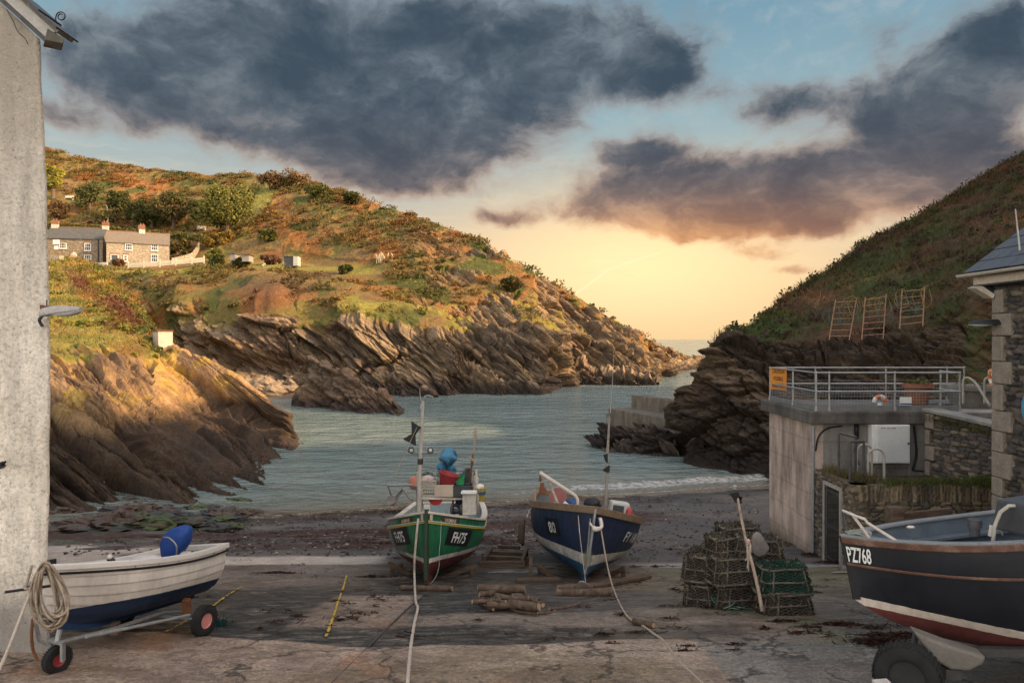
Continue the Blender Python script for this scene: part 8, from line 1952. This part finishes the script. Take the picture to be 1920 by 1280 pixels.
# ---- lobster pots
NETD = pm('pot_netting', [(.045,.036,.028),(.075,.060,.045),(.11,.09,.065)], 9, .95, .4, .01, fine=.4)
NETG = pm('green_netting', [(.014,.050,.034),(.022,.075,.05)], 9, .9, .4, .01, fine=.4)
TAPE = pm('pot_frame', [(.055,.045,.036),(.11,.09,.07),(.19,.16,.115)], 6, .9, .5, .01, fine=.4)
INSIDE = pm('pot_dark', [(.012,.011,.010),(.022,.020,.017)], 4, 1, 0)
def lobster_pot(label, net, seed):
    """frame, netting and bindings of one inkwell-cornered pot, 0.80 x 0.52 x 0.42"""
    rq = random.Random(seed); t = thing('lobster_pot', label, 'lobster pot', local=True, group='lobster pots stacked on the slip')
    def ring(f, n=28):
        a, b = .43*(1-.22*f), .29*(1-.20*f); out = []
        for i in range(n):
            th = 2*math.pi*i/n; c, s = math.cos(th), math.sin(th); out.append(Vector((a*math.copysign(abs(c)**.45, c), b*math.copysign(abs(s)**.45, s), .44*f)))
        return out
    m = MB()
    for f, r in ((.02,.022),(.5,.016),(.97,.019)): m.tube([p+Vector((rq.uniform(-.008,.008),rq.uniform(-.008,.008),rq.uniform(-.008,.008))) for p in ring(f)], r, 7, closed=True)
    for k in range(0, 28, 4): m.tube([ring(f)[k] for f in (0,.33,.66,1)], .014, 6)
    m.build('frame', TAPE, t, smooth=True)
    m = MB(); n = 44; lv = 9
    def rp(i, j): f = j/lv; R_ = ring(f, n); p = R_[i % n]; return p*1.0 + Vector((p.x,p.y,0)).normalized()*(.006*math.sin(i*1.7+j)-.012)
    for i in range(n):
        for j in range(lv):
            m.tube([rp(i,j), rp(i+1,j+1)], .0075, 3, caps=False); m.tube([rp(i+1,j), rp(i,j+1)], .0075, 3, caps=False)
    top = ring(1.0, n)
    for i in range(n//2): m.tube([top[i], top[(n-i) % n]], .0075, 3, caps=False)
    for i in range(0, n//4): m.tube([top[(i-n//8) % n], top[(n//2-i+n//8) % n]], .0075, 3, caps=False)
    m.build('netting', net, t)
    m = MB(); m.loft([[p*.93 for p in ring(.03)], [Vector((p.x*.93,p.y*.93,p.z)) for p in ring(.5)], [Vector((p.x*.92,p.y*.92,p.z*.96)) for p in ring(.97)]]); m.build('dark_filler', INSIDE, t)  # near-black solid stands in for the shade inside the pot
    rg = np.random.default_rng(seed); k = 1300; th = rg.random(k); f = np.where(rg.random(k) < .45, rg.choice([.03,.5,.97], k)+rg.normal(size=k)*.03, rg.random(k)); V = []
    for a_, f_ in zip(th, f):
        R_ = ring(f_, 28); p = R_[int(a_*28)].lerp(R_[(int(a_*28)+1) % 28], a_*28 % 1); V.append(tuple(p*(1.0+.03*rq.random())))
    topn = 260; V = np.array(V); V[:topn] = np.stack([(rg.random(topn)-.5)*.62, (rg.random(topn)-.5)*.42, .445+0*f[:topn]], -1)
    d = rg.normal(size=(k,3))*.017; d[:,2] -= .018; w_ = rg.normal(size=(k,3))*.0045
    col = np.array([[.06,.05,.035],[.12,.10,.07],[.035,.028,.02],[.20,.17,.125]])[rg.integers(0,4,k)]*(.7+.6*rg.random((k,1)))
    if net is NETG: col = np.where(rg.random((k,1)) < .55, np.array([.016,.052,.036])*(.6+.9*rg.random((k,1))), col)
    o = quads_obj('weed_growth', np.stack([V-d-w_, V-d+w_, V+d+w_, V+d-w_], 1), BLADEMAT, col, parent=t); o['kind'] = 'stuff'
    return t
protoD = lobster_pot('x', NETD, 1); protoG = lobster_pot('x', NETG, 2)
PD = 11.3
spots = [  # px of centre, y of bottom, D, yaw, proto, label
    (1470,1146,11.15,4,'D','dark netted lobster pot on the ground at the right front corner of the stack'),
    (1466,1105,11.2,-3,'G','green netted lobster pot on top of the right-hand pair'),
    (1377,1128,11.7,8,'D','lobster pot on the ground behind the green rope heap'),
    (1318,1118,12.0,65,'D','lobster pot at the left foot of the stack, end on to the slip'),
    (1318,1078,12.1,60,'D','lobster pot in the second layer at the far left'),
    (1376,1087,11.6,5,'D','lobster pot in the second layer at the middle front, with a pale weedy rim'),
    (1425,1096,12.2,-4,'D','lobster pot at the back, half hidden by the leaning pole'),
    (1366,1047,12.0,20,'D','lobster pot in the third layer at the left'),
    (1418,1050,11.8,-5,'D','lobster pot in the third layer behind the grey bag'),
    (1383,1026,12.5,12,'D','topmost lobster pot at the back of the stack')]
for i, (px, y, D, yaw, pk, lab) in enumerate(spots):
    pr = protoD if pk == 'D' else protoG
    if i == 0: o = protoD
    elif i == 1: o = protoG
    else: o = copy_tree(pr)
    p = W(px, y, D)
    if y > 1110: p.z = gz(p.x, p.y)-.01
    o.location = p; o.rotation_euler = (R(random.uniform(-3,3)), R(random.uniform(-3,3)), R(yaw)); o['label'] = lab; o.scale = (1.0, 1.0, .90)
# marker pole leaning on the stack
t = thing('marker_pole', 'bleached wooden pole with a black flag leaning on the lobster pots', 'pole', at(1430,1146))
a, b = W(1430,1146,10.7), W(1381,925,11.5)
m = MB(); pts = [a.lerp(b, f)+Vector((.012*math.sin(f*7),0,0)) for f in np.linspace(0,1,14)]; m.tube(pts, [.030-.010*f for f in np.linspace(0,1,14)], 8); m.build('shaft', pm('bleached_pole', [(.26,.18,.125),(.38,.29,.21),(.17,.11,.08)], 5, .85, .4, .006, 16, stretch=(3,3,.5), fine=.4), t, smooth=True)
m = MB(); m.prism([W(1368,925,11.45),W(1384,922,11.45),W(1390,935,11.45),W(1380,943,11.45)], (.01,.03,0)); m.prism([W(1380,934,11.45),W(1392,930,11.45),W(1390,944,11.45),W(1384,946,11.45)], (.01,.03,0)); m.build('flag', BLACKP, t)
m = MB(); m.lathe([(.0,0),(.035,.01),(.04,.06),(.0,.09)], 10, c=W(1378,918,11.5)); m.build('cap', GALV, t)
m = MB(); rq = random.Random(3); c = a.lerp(b, .55)
for k in range(7): m.tube(curve_pts([c+Vector((rq.uniform(-.03,.03),-.04,rq.uniform(-.02,.10))), c+Vector((rq.uniform(-.08,.05),-.06,-.06)), c+Vector((rq.uniform(-.08,.03),-.05,-.18-rq.random()*.25))], 5), .007, 5)
m.ball(c+Vector((0,-.02,.06)), .035, 8, 6); m.build('lashing', ROPE_W, t)
t = thing('net_bag', 'grey translucent plastic bag tied to the pole at the top of the pots', 'bag', W(1420,1045,11.4)); m = MB(); b_ = MB(); b_.ball((0,0,0), 1, 26, 18); V = np.array(b_.v); V = V*np.array([.14,.05,.21]); V[:,0] *= (.30+.75*np.clip((.24-V[:,2])/.34, 0, 1)); V = V*(1+.18*(fbm(V[:,0]*14, V[:,1]*14, V[:,2]*9, 4, 6)-.5)*2)[:,None]; c = W(1423,1018,11.35); m.add([c+Euler((0,R(-14),0)).to_matrix()@Vector(p) for p in V], b_.f)
m.build('bag', pm('grey_plastic_bag', [(.15,.13,.12),(.24,.21,.195)], 5, .4, .5, .01, 14, fine=.3), t, smooth=True)
m = MB(); m.tube(curve_pts([W(1404,1020,11.35), W(1410,1012,11.35), W(1418,1004,11.35)], 4), .010, 6); m.build('tie', REDP, t)
# green rope heap
t = thing('rope_heap', 'tangled heap of pale green rope in front of the lobster pots', 'rope', at(1372,1138)); rq = random.Random(8)
GROPE = [pm('green_rope_a', [(.10,.22,.16),(.17,.30,.22)], 14, .8, .3), pm('green_rope_b', [(.20,.27,.19),(.30,.36,.27)], 14, .8, .3), pm('green_rope_c', [(.03,.14,.10),(.05,.20,.14)], 14, .8, .3)]
for k in range(26):
    c = at(1374+rq.uniform(-18,16), 1130+rq.uniform(-8,10)); rx, ry = rq.uniform(.12,.30), rq.uniform(.10,.24); ph = rq.random()*6.28; tl = rq.uniform(-.5,.5); pts = []
    hh = rq.uniform(.02,.26)
    for i in range(22):
        a_ = 2*math.pi*i/22; x_ = rx*math.cos(a_); y_ = ry*math.sin(a_); q = Vector((c.x+x_*math.cos(tl)-y_*math.sin(tl), c.y+x_*math.sin(tl)+y_*math.cos(tl), 0)); q.z = gz(q.x,q.y)+.015+hh*(.5+.5*math.sin(a_+ph))+.012*math.sin(3*a_+k); pts.append(q)
    m = MB(); m.tube(pts, .0085, 5, closed=True); m.build('turn', GROPE[k % 3], t, smooth=True)
m = MB(); m.prism([at(1404,1128,.02), at(1432,1130,.02), at(1428,1128,.30), at(1410,1126,.34)], (.05,.18,0)); m.tube(curve_pts([at(1404,1130,.1), at(1402,1128,.3), at(1408,1127,.42), at(1414,1128,.3)], 5), .02, 6); m.solo('anchor_weight', 'rusty iron weight with a rope eye beside the green rope heap', 'weight', RUST, bevel=.02)
m = MB(); m.prism([at(1413,1125,.30), at(1424,1124,.22), at(1432,1122,.26), at(1426,1128,.16), at(1424,1136,.0), at(1420,1128,.17)], (.0,.03,0)); m.solo('starfish_tag', 'scrap of white plastic by the foot of the leaning pole', 'scrap', WHITEP)
# ---- firewood pile
BARK = pm('driftwood_log', [(.045,.029,.020),(.10,.066,.044),(.18,.125,.085)], 4, .85, .5, .012, 14, stretch=(3,.6,3), fine=.4)
LOGEND = pm('cut_wood', [(.30,.20,.12),(.38,.27,.17)], 6, .8, .2)
def log(label, a, b, r, g, bent=.0, seed=0, name='log'):
    a = Vector(a); b = Vector(b); d = (b-a); rq = random.Random(seed); n = 9; u_, w_ = orth(d); pts = [a.lerp(b, i/(n-1))+u_*(bent*math.sin(math.pi*i/(n-1))+rq.uniform(-.12,.12)*r)+w_*rq.uniform(-.12,.12)*r for i in range(n)]
    t = thing(name, label, 'log', Vector(((a.x+b.x)/2,(a.y+b.y)/2,min(a.z,b.z)-r)), group=g)
    m = MB(); m.tube(pts, [r*(1+rq.uniform(-.10,.10)) for _ in range(n)], 10, caps=True); m.build('bark', BARK, t, smooth=40)
    for e, o in ((pts[0], pts[1]), (pts[-1], pts[-2])): dd = (e-o).normalized(); m = MB(); m.tube([e-dd*.002, e+dd*.006], r*.82, 10); m.build('cut_end', LOGEND, t)
    return t
pile = [((896,1113),(983,1113),.26,.085,'thick pale log lying along the top of the driftwood pile'),((900,1118),(930,1114),.20,.06,'short pale log at the left end of the driftwood pile'),((940,1100),(960,1109),.16,.075,'stubby log poking up behind the driftwood pile'),
        ((897,1124),(925,1142),.06,.035,'thin bent branch at the left of the driftwood pile'),((925,1136),(985,1142),.07,.075,'knotty log across the front of the driftwood pile'),((955,1126),(1010,1136),.14,.085,'dark log under the pale one in the driftwood pile'),
        ((960,1143),(1008,1153),.03,.030,'thin branch in front of the driftwood pile'),((985,1113),(1018,1130),.14,.05,'pale log slanting down the right of the driftwood pile'),((915,1130),(960,1128),.12,.055,'crooked log in the middle of the driftwood pile'),
        ((1005,1148),(1040,1140),.03,.03,'twisted stick trailing right of the driftwood pile'),((1030,1140),(1084,1128),.03,.035,'long twisted stick at the far right of the driftwood pile'),((905,1128),(1005,1130),.03,.07,'hidden log at the base of the driftwood pile'),((930,1122),(990,1124),.20,.06,'log lying behind the pale one in the driftwood pile'),((990,1135),(1020,1132),.05,.05,'short split log at the right of the driftwood pile')]
rq = random.Random(71); adj = ('grey','dark','pale','forked','knobbly','split','short','bleached','thin','gnarled','stubby','crooked')
for k in range(12):
    x_ = 905+k*8.6+rq.uniform(-4,4); ln = rq.uniform(18,46); sl = rq.uniform(-10,10)
    pile.append(((x_-ln/2,1124-sl/2),(x_+ln/2,1124+sl/2), .05+.22*math.exp(-((x_-945)/40)**2)*rq.random()+.02, rq.uniform(.022,.05), '%s driftwood stick number crossing the heap'.replace('number ', '') % adj[k]+(' near its left end' if k < 4 else ' near its middle' if k < 8 else ' near its right end')))
for i, (p, q, dz, r, lab) in enumerate(pile):
    yb = 1138
    a = at(p[0], max(p[1]+ (20 if dz > .1 else 4), 1128)); b = at(q[0], max(q[1]+(20 if dz > .1 else 4), 1128)); a.z += dz; b.z += dz; a.y += rq.uniform(-.10,.10); b.y += rq.uniform(-.12,.12); a.z += rq.uniform(0,.03); r *= .80
    k = 0
    log(lab, a, b, r, 'driftwood logs piled on the slip', .06 if r < .05 else .02, i)
a, b = at(1188,1170,.05), at(1226,1178,.05); log('short weathered log lying beside the long rope on the slip', a, b, .045, 'loose logs on the slip', .01, 51); 
a, b = at(1044,1118,.06), at(1146,1118,.06); log('dark round skid log under the forefoot of the blue boat', a, b, .075, 'skid timbers on the slip', .0, 52, 'skid_log'); a, b = at(1046,1108,.06), at(1110,1106,.06); log('second dark skid log behind the first under the blue boat', a, b, .07, 'skid timbers on the slip', .0, 53, 'skid_log')
a, b = at(752,1106,.04), at(848,1108,.04); log('low split skid timber lying before the forefoot of the green boat', a, b, .055, 'skid timbers on the slip', .0, 54, 'skid_log')
def baulk(label, a, b, w, h, name='timber_baulk'):
    m = MB(); m.beam(a, b, w, h); return m.solo(name, label, 'timber', OLDWOOD, group='loose timbers on the slip', bevel=.01)
baulk('long plank running off to the right behind the blue boat', at(1110,1104,.05), at(1216,1084,.05), .18, .07)
baulk('plank lying across behind the blue boat, on the left', at(968,1092,.05), at(1050,1090,.05), .14, .07)
t = thing('launching_cradle', 'dark ladder-like timber launching cradle lying between the two boats', 'cradle', at(945,1060))
for (p, q) in (((905,1052),(992,1056)), ((912,1043),(990,1046)), ((900,1064),(985,1064))): m = MB(); m.beam(at(*p,.10), at(*q,.10), .13, .12); m.build('baulk', OLDWOOD, t, bevel=.01)
for (p, q) in (((908,1062),(922,1040)), ((980,1064),(988,1042)), ((935,1038),(975,1040))): m = MB(); m.beam(at(*p,.20), at(*q,.20), .09, .09); m.build('cross_bar', OLDWOOD, t, bevel=.01)
# ---- ropes
def rope(label, pts, r, mat, n=10, name='mooring_rope'):
    m = MB(); m.tube(curve_pts(pts, n), r, 8); return m.solo(name, label, 'rope', mat, smooth=True)
q = [(776,1080),(778,1108),(779,1128),(783,1142),(778,1165),(772,1200),(768,1235),(764,1285)]
hang = [W(784,972,14.72), W(781,1000,14.60), W(777,1050,14.50), W(777,1085,14.35)]
rope('thick pale rope from the bow of the green boat running straight up the slip', hang+[at(x_,y_,.02) for x_,y_ in q[2:]], .023, ROPE_W)
hang = [W(1123,970,14.45), W(1130,1010,14.25), W(1137,1050,14.1), W(1146,1090,13.8)]
q = [(1158,1125),(1172,1152),(1186,1166),(1200,1172),(1225,1190),(1245,1205),(1265,1232),(1290,1258),(1318,1285)]
rope('tan rope curving from the bow of the blue boat across the slip', hang+[at(x_,y_,.02) for x_,y_ in q], .017, ROPE)
rope('thin dark wire rope running from the green boat down to the bottom of the picture', [at(x_,y_,.012) for x_,y_ in ((790,1122),(772,1135),(740,1165),(700,1205),(660,1245),(615,1290))], .013, STEEL_DARK, name='wire_rope')
rope('thin green cord looping down the bow of the green boat', [W(827,975,14.9), W(826,1008,14.78), W(823,1040,14.65), W(823,1062,14.6), W(816,1083,14.55), W(806,1095,14.55)], .006, pm('pale_green_cord', [(.25,.33,.27)], 9, .8, .1), 8, 'cord')
# ---- yellow lines on the stone (worn paint following the surface)
YPAINT = attr_mat('worn_yellow_paint', .8, (9, .55, 1.2), None, .3, 20, .01)
def painted_line(label, pts, w):
    V = []; f = []; rg = np.random.default_rng(len(label)); P_ = [on_ground(*p) for p in pts]; C_ = curve_pts(P_, 24); verts = []; faces = []
    for i, c in enumerate(C_[:-1]):
        d = C_[i+1]-c; d.normalize(); s_ = Vector((-d.y, d.x, 0)).normalized() if abs(d.x)+abs(d.y) > 0 else Vector((1,0,0))
        if fbm(np.array([i*.35]), np.array([3.1]), np.array([float(len(label))]), 2, 3)[0] < .24: continue
        e = C_[i+1]; w0, w1 = w*rg.uniform(.6,1.1), w*rg.uniform(.6,1.1); k = len(verts)
        for p in (c-s_*w0, c+s_*w1, e+s_*w1, e-s_*w0): verts.append((p.x, p.y, gz_slip(p.x, p.y)+.016))
        faces.append((k,k+1,k+2,k+3))
    me = bpy.data.meshes.new('painted_line'); me.from_pydata(verts, [], faces); add_col(me, np.ones((len(verts),3))*np.array([.46,.30,.055])); me.materials.append(YPAINT); o = link(bpy.data.objects.new('painted_line', me)); tag(o, label, 'road marking', 'yellow lines painted on the slip', 'structure'); return o
SLV = np.array([v.co[:] for v in bpy.data.objects['slipway'].data.vertices])
def gz_slip(x, y):
    k = np.argpartition((SLV[:,0]-x)**2+(SLV[:,1]-y)**2, 3)[:3]; return float(SLV[k,2].max())
painted_line('yellow line up the middle left of the slip', [(611,1196),(620,1172),(630,1142),(640,1112),(650,1080)], .022)
painted_line('yellow line behind the wheel of the dinghy trolley', [(312,1188),(345,1168),(395,1142),(425,1118),(452,1102)], .02)
painted_line('yellow dash beyond the trolley line', [(418,1094),(438,1092)], .03)
# ---- seaweed drifts as loose strands, pebbles
def weed(name, label, centers, n, spread, seed, h=.05):
    rg = np.random.default_rng(seed); P_ = []
    for (c, sx, sy, k) in centers:
        q = rg.normal(size=(k,2))*np.array([sx, sy]); X_ = c.x+q[:,0]; Y_ = c.y+q[:,1]; P_.append(np.stack([X_, Y_, ground_z(X_, Y_)+.015+rg.random(k)*h*np.exp(-(q[:,0]/sx)**2-(q[:,1]/sy)**2)], -1))
    P_ = np.concatenate(P_); k = len(P_); ang = rg.random(k)*6.28; d = np.stack([np.cos(ang), np.sin(ang)*.6, rg.normal(size=k)*.15], -1)*(.03+.065*rg.random(k))[:,None]; w_ = np.stack([-np.sin(ang), np.cos(ang), rg.normal(size=k)*.4], -1)*(.004+.006*rg.random(k))[:,None]
    Q = np.stack([P_-d-w_, P_-d+w_, P_+d+w_*.6, P_+d-w_*.6], 1); col = np.array([[.030,.014,.010],[.055,.022,.014],[.085,.040,.022],[.020,.012,.010]])[rg.integers(0,4,k)]*(.7+.6*rg.random((k,1)))
    o = quads_obj(name, Q, BLADEMAT, col); tag(o, label, 'seaweed', kind='stuff'); return o
C = []
rq = random.Random(44)
for px, y, sx, sy, k in ((1575,1172,.16,.05,260),(1655,1205,.22,.10,420),(1690,1192,.3,.05,260),(1470,1166,.10,.02,90),(1480,1100,.3,.08,300),(1520,1020,.5,.25,700),(1540,1040,.3,.15,500),(1570,1055,.3,.1,300),(1290,1215,.05,.03,40),(700,1082,.2,.05,120),(520,1075,.25,.06,200),(330,1120,.3,.05,120)):
    C.append((on_ground(px, y), sx, sy, k))
for k in range(46):
    px = rq.uniform(1120,1700); y = rq.uniform(1060,1230); C.append((on_ground(px, y), rq.uniform(.03,.16), rq.uniform(.01,.04), rq.randint(8,40)))
for k in range(60):
    px = rq.uniform(250,1250); y = rq.uniform(1040,1200); C.append((on_ground(px, y), rq.uniform(.03,.2), rq.uniform(.01,.03), rq.randint(5,22)))
weed('seaweed', 'small drifts of red-brown seaweed scattered over the slip', C, 0, 0, 3)
C = []
for k in range(330):
    px = rq.gauss(760, 330); y = rq.choice((rq.gauss(955,6), rq.gauss(975,14), rq.gauss(1000,14), rq.gauss(1018,10)))
    if not (100 < px < 1440): continue
    if px > 1000: y = rq.choice((rq.gauss(936,4), rq.gauss(1030,9), rq.gauss(950,20)))
    if px < 640 and 1018 < y < 1050: continue
    C.append((on_ground(px, y), rq.uniform(.15,.9), rq.uniform(.05,.22), rq.randint(25,110)))
weed('beach_seaweed', 'bands of dark red seaweed washed up along the beach', C, 0, 0, 5, .09)
def pebbles(name, label, n, fn, seed, r0, r1, cols):
    rg = np.random.default_rng(seed); b = MB(); b.ball((0,0,0), 1, 6, 4); V = np.array(b.v); Fb = np.array([f if len(f) == 4 else (*f, f[0]) for f in b.f]); Qs = []; cs = []
    for k in range(n):
        x_, y_ = fn(rg); r = rg.uniform(r0, r1); v = V*np.array([r*rg.uniform(.8,1.4), r*rg.uniform(.7,1.2), r*.55]); a = rg.random()*6.28; R_ = np.array([[math.cos(a),-math.sin(a),0],[math.sin(a),math.cos(a),0],[0,0,1]]); v = v@R_.T+np.array([x_, y_, gz(x_, y_)+r*.2]); Qs.append(v[Fb]); cs.append(np.repeat(np.array(cols)[rg.integers(0,len(cols))][None]*rg.uniform(.7,1.3), len(Fb), 0))
    o = quads_obj(name, np.concatenate(Qs), BLADEMAT, np.concatenate(cs)); tag(o, label, 'pebbles', kind='stuff'); return o
def pf(rg): px = rg.uniform(120,1430); y = 925+115*rg.random()**.8; p = on_ground(px, y); return p.x, p.y
pebbles('pebbles', 'loose shingle and small stones on the beach behind the boats', 1500, pf, 6, .02, .06, [(.10,.09,.085),(.20,.18,.16),(.32,.29,.26),(.07,.06,.06),(.16,.11,.085)])
# low weed-covered foreshore rocks at the left of the beach
rq = random.Random(61)
WETROCK = attr_mat('weedy_rock', .55, (2.5, .6, 1.3), (9, .6, 1.3), .6, 8, .05, .4)
for k in range(26):
    px = rq.uniform(95,470); y = rq.uniform(952,1000)-(px > 330)*12*rq.random(); c = on_ground(px, y); r = rq.uniform(.45,1.15)*(.6 if px > 330 else 1); b_ = MB(); lump(b_, (0,0,0), r, 200+k*3, 44, 26, .34, (1.7,.8,.42)); V = np.array(b_.v); V = V*(1+.38*facets(V[:,0]*1.6+k, V[:,1]*3.2+.4*V[:,0]*3, V[:,2]*4, k))[:,None]+np.array(c)+np.array([0,0,.08]); z = V[:,2]-c.z
    me = bpy.data.meshes.new('shore_rock'); off = Vector(c); me.from_pydata([tuple(v-np.array(off)) for v in V], [], b_.f); g = smooth01(fbm(V[:,0]*1.5, V[:,1]*1.5, V[:,2]*1.5, 3, 7)+z*.4, .45, .7); add_col(me, cmix(np.ones((len(V),3))*np.array([.035,.034,.032]), [.055,.070,.020] if k % 3 == 0 else [.075,.045,.030], g)); me.materials.append(WETROCK); o = link(bpy.data.objects.new('shore_rock', me)); o.location = off; tag(o, 'low dark weedy rock on the left foreshore below the slate slabs', 'rock', 'weedy rocks on the left foreshore')
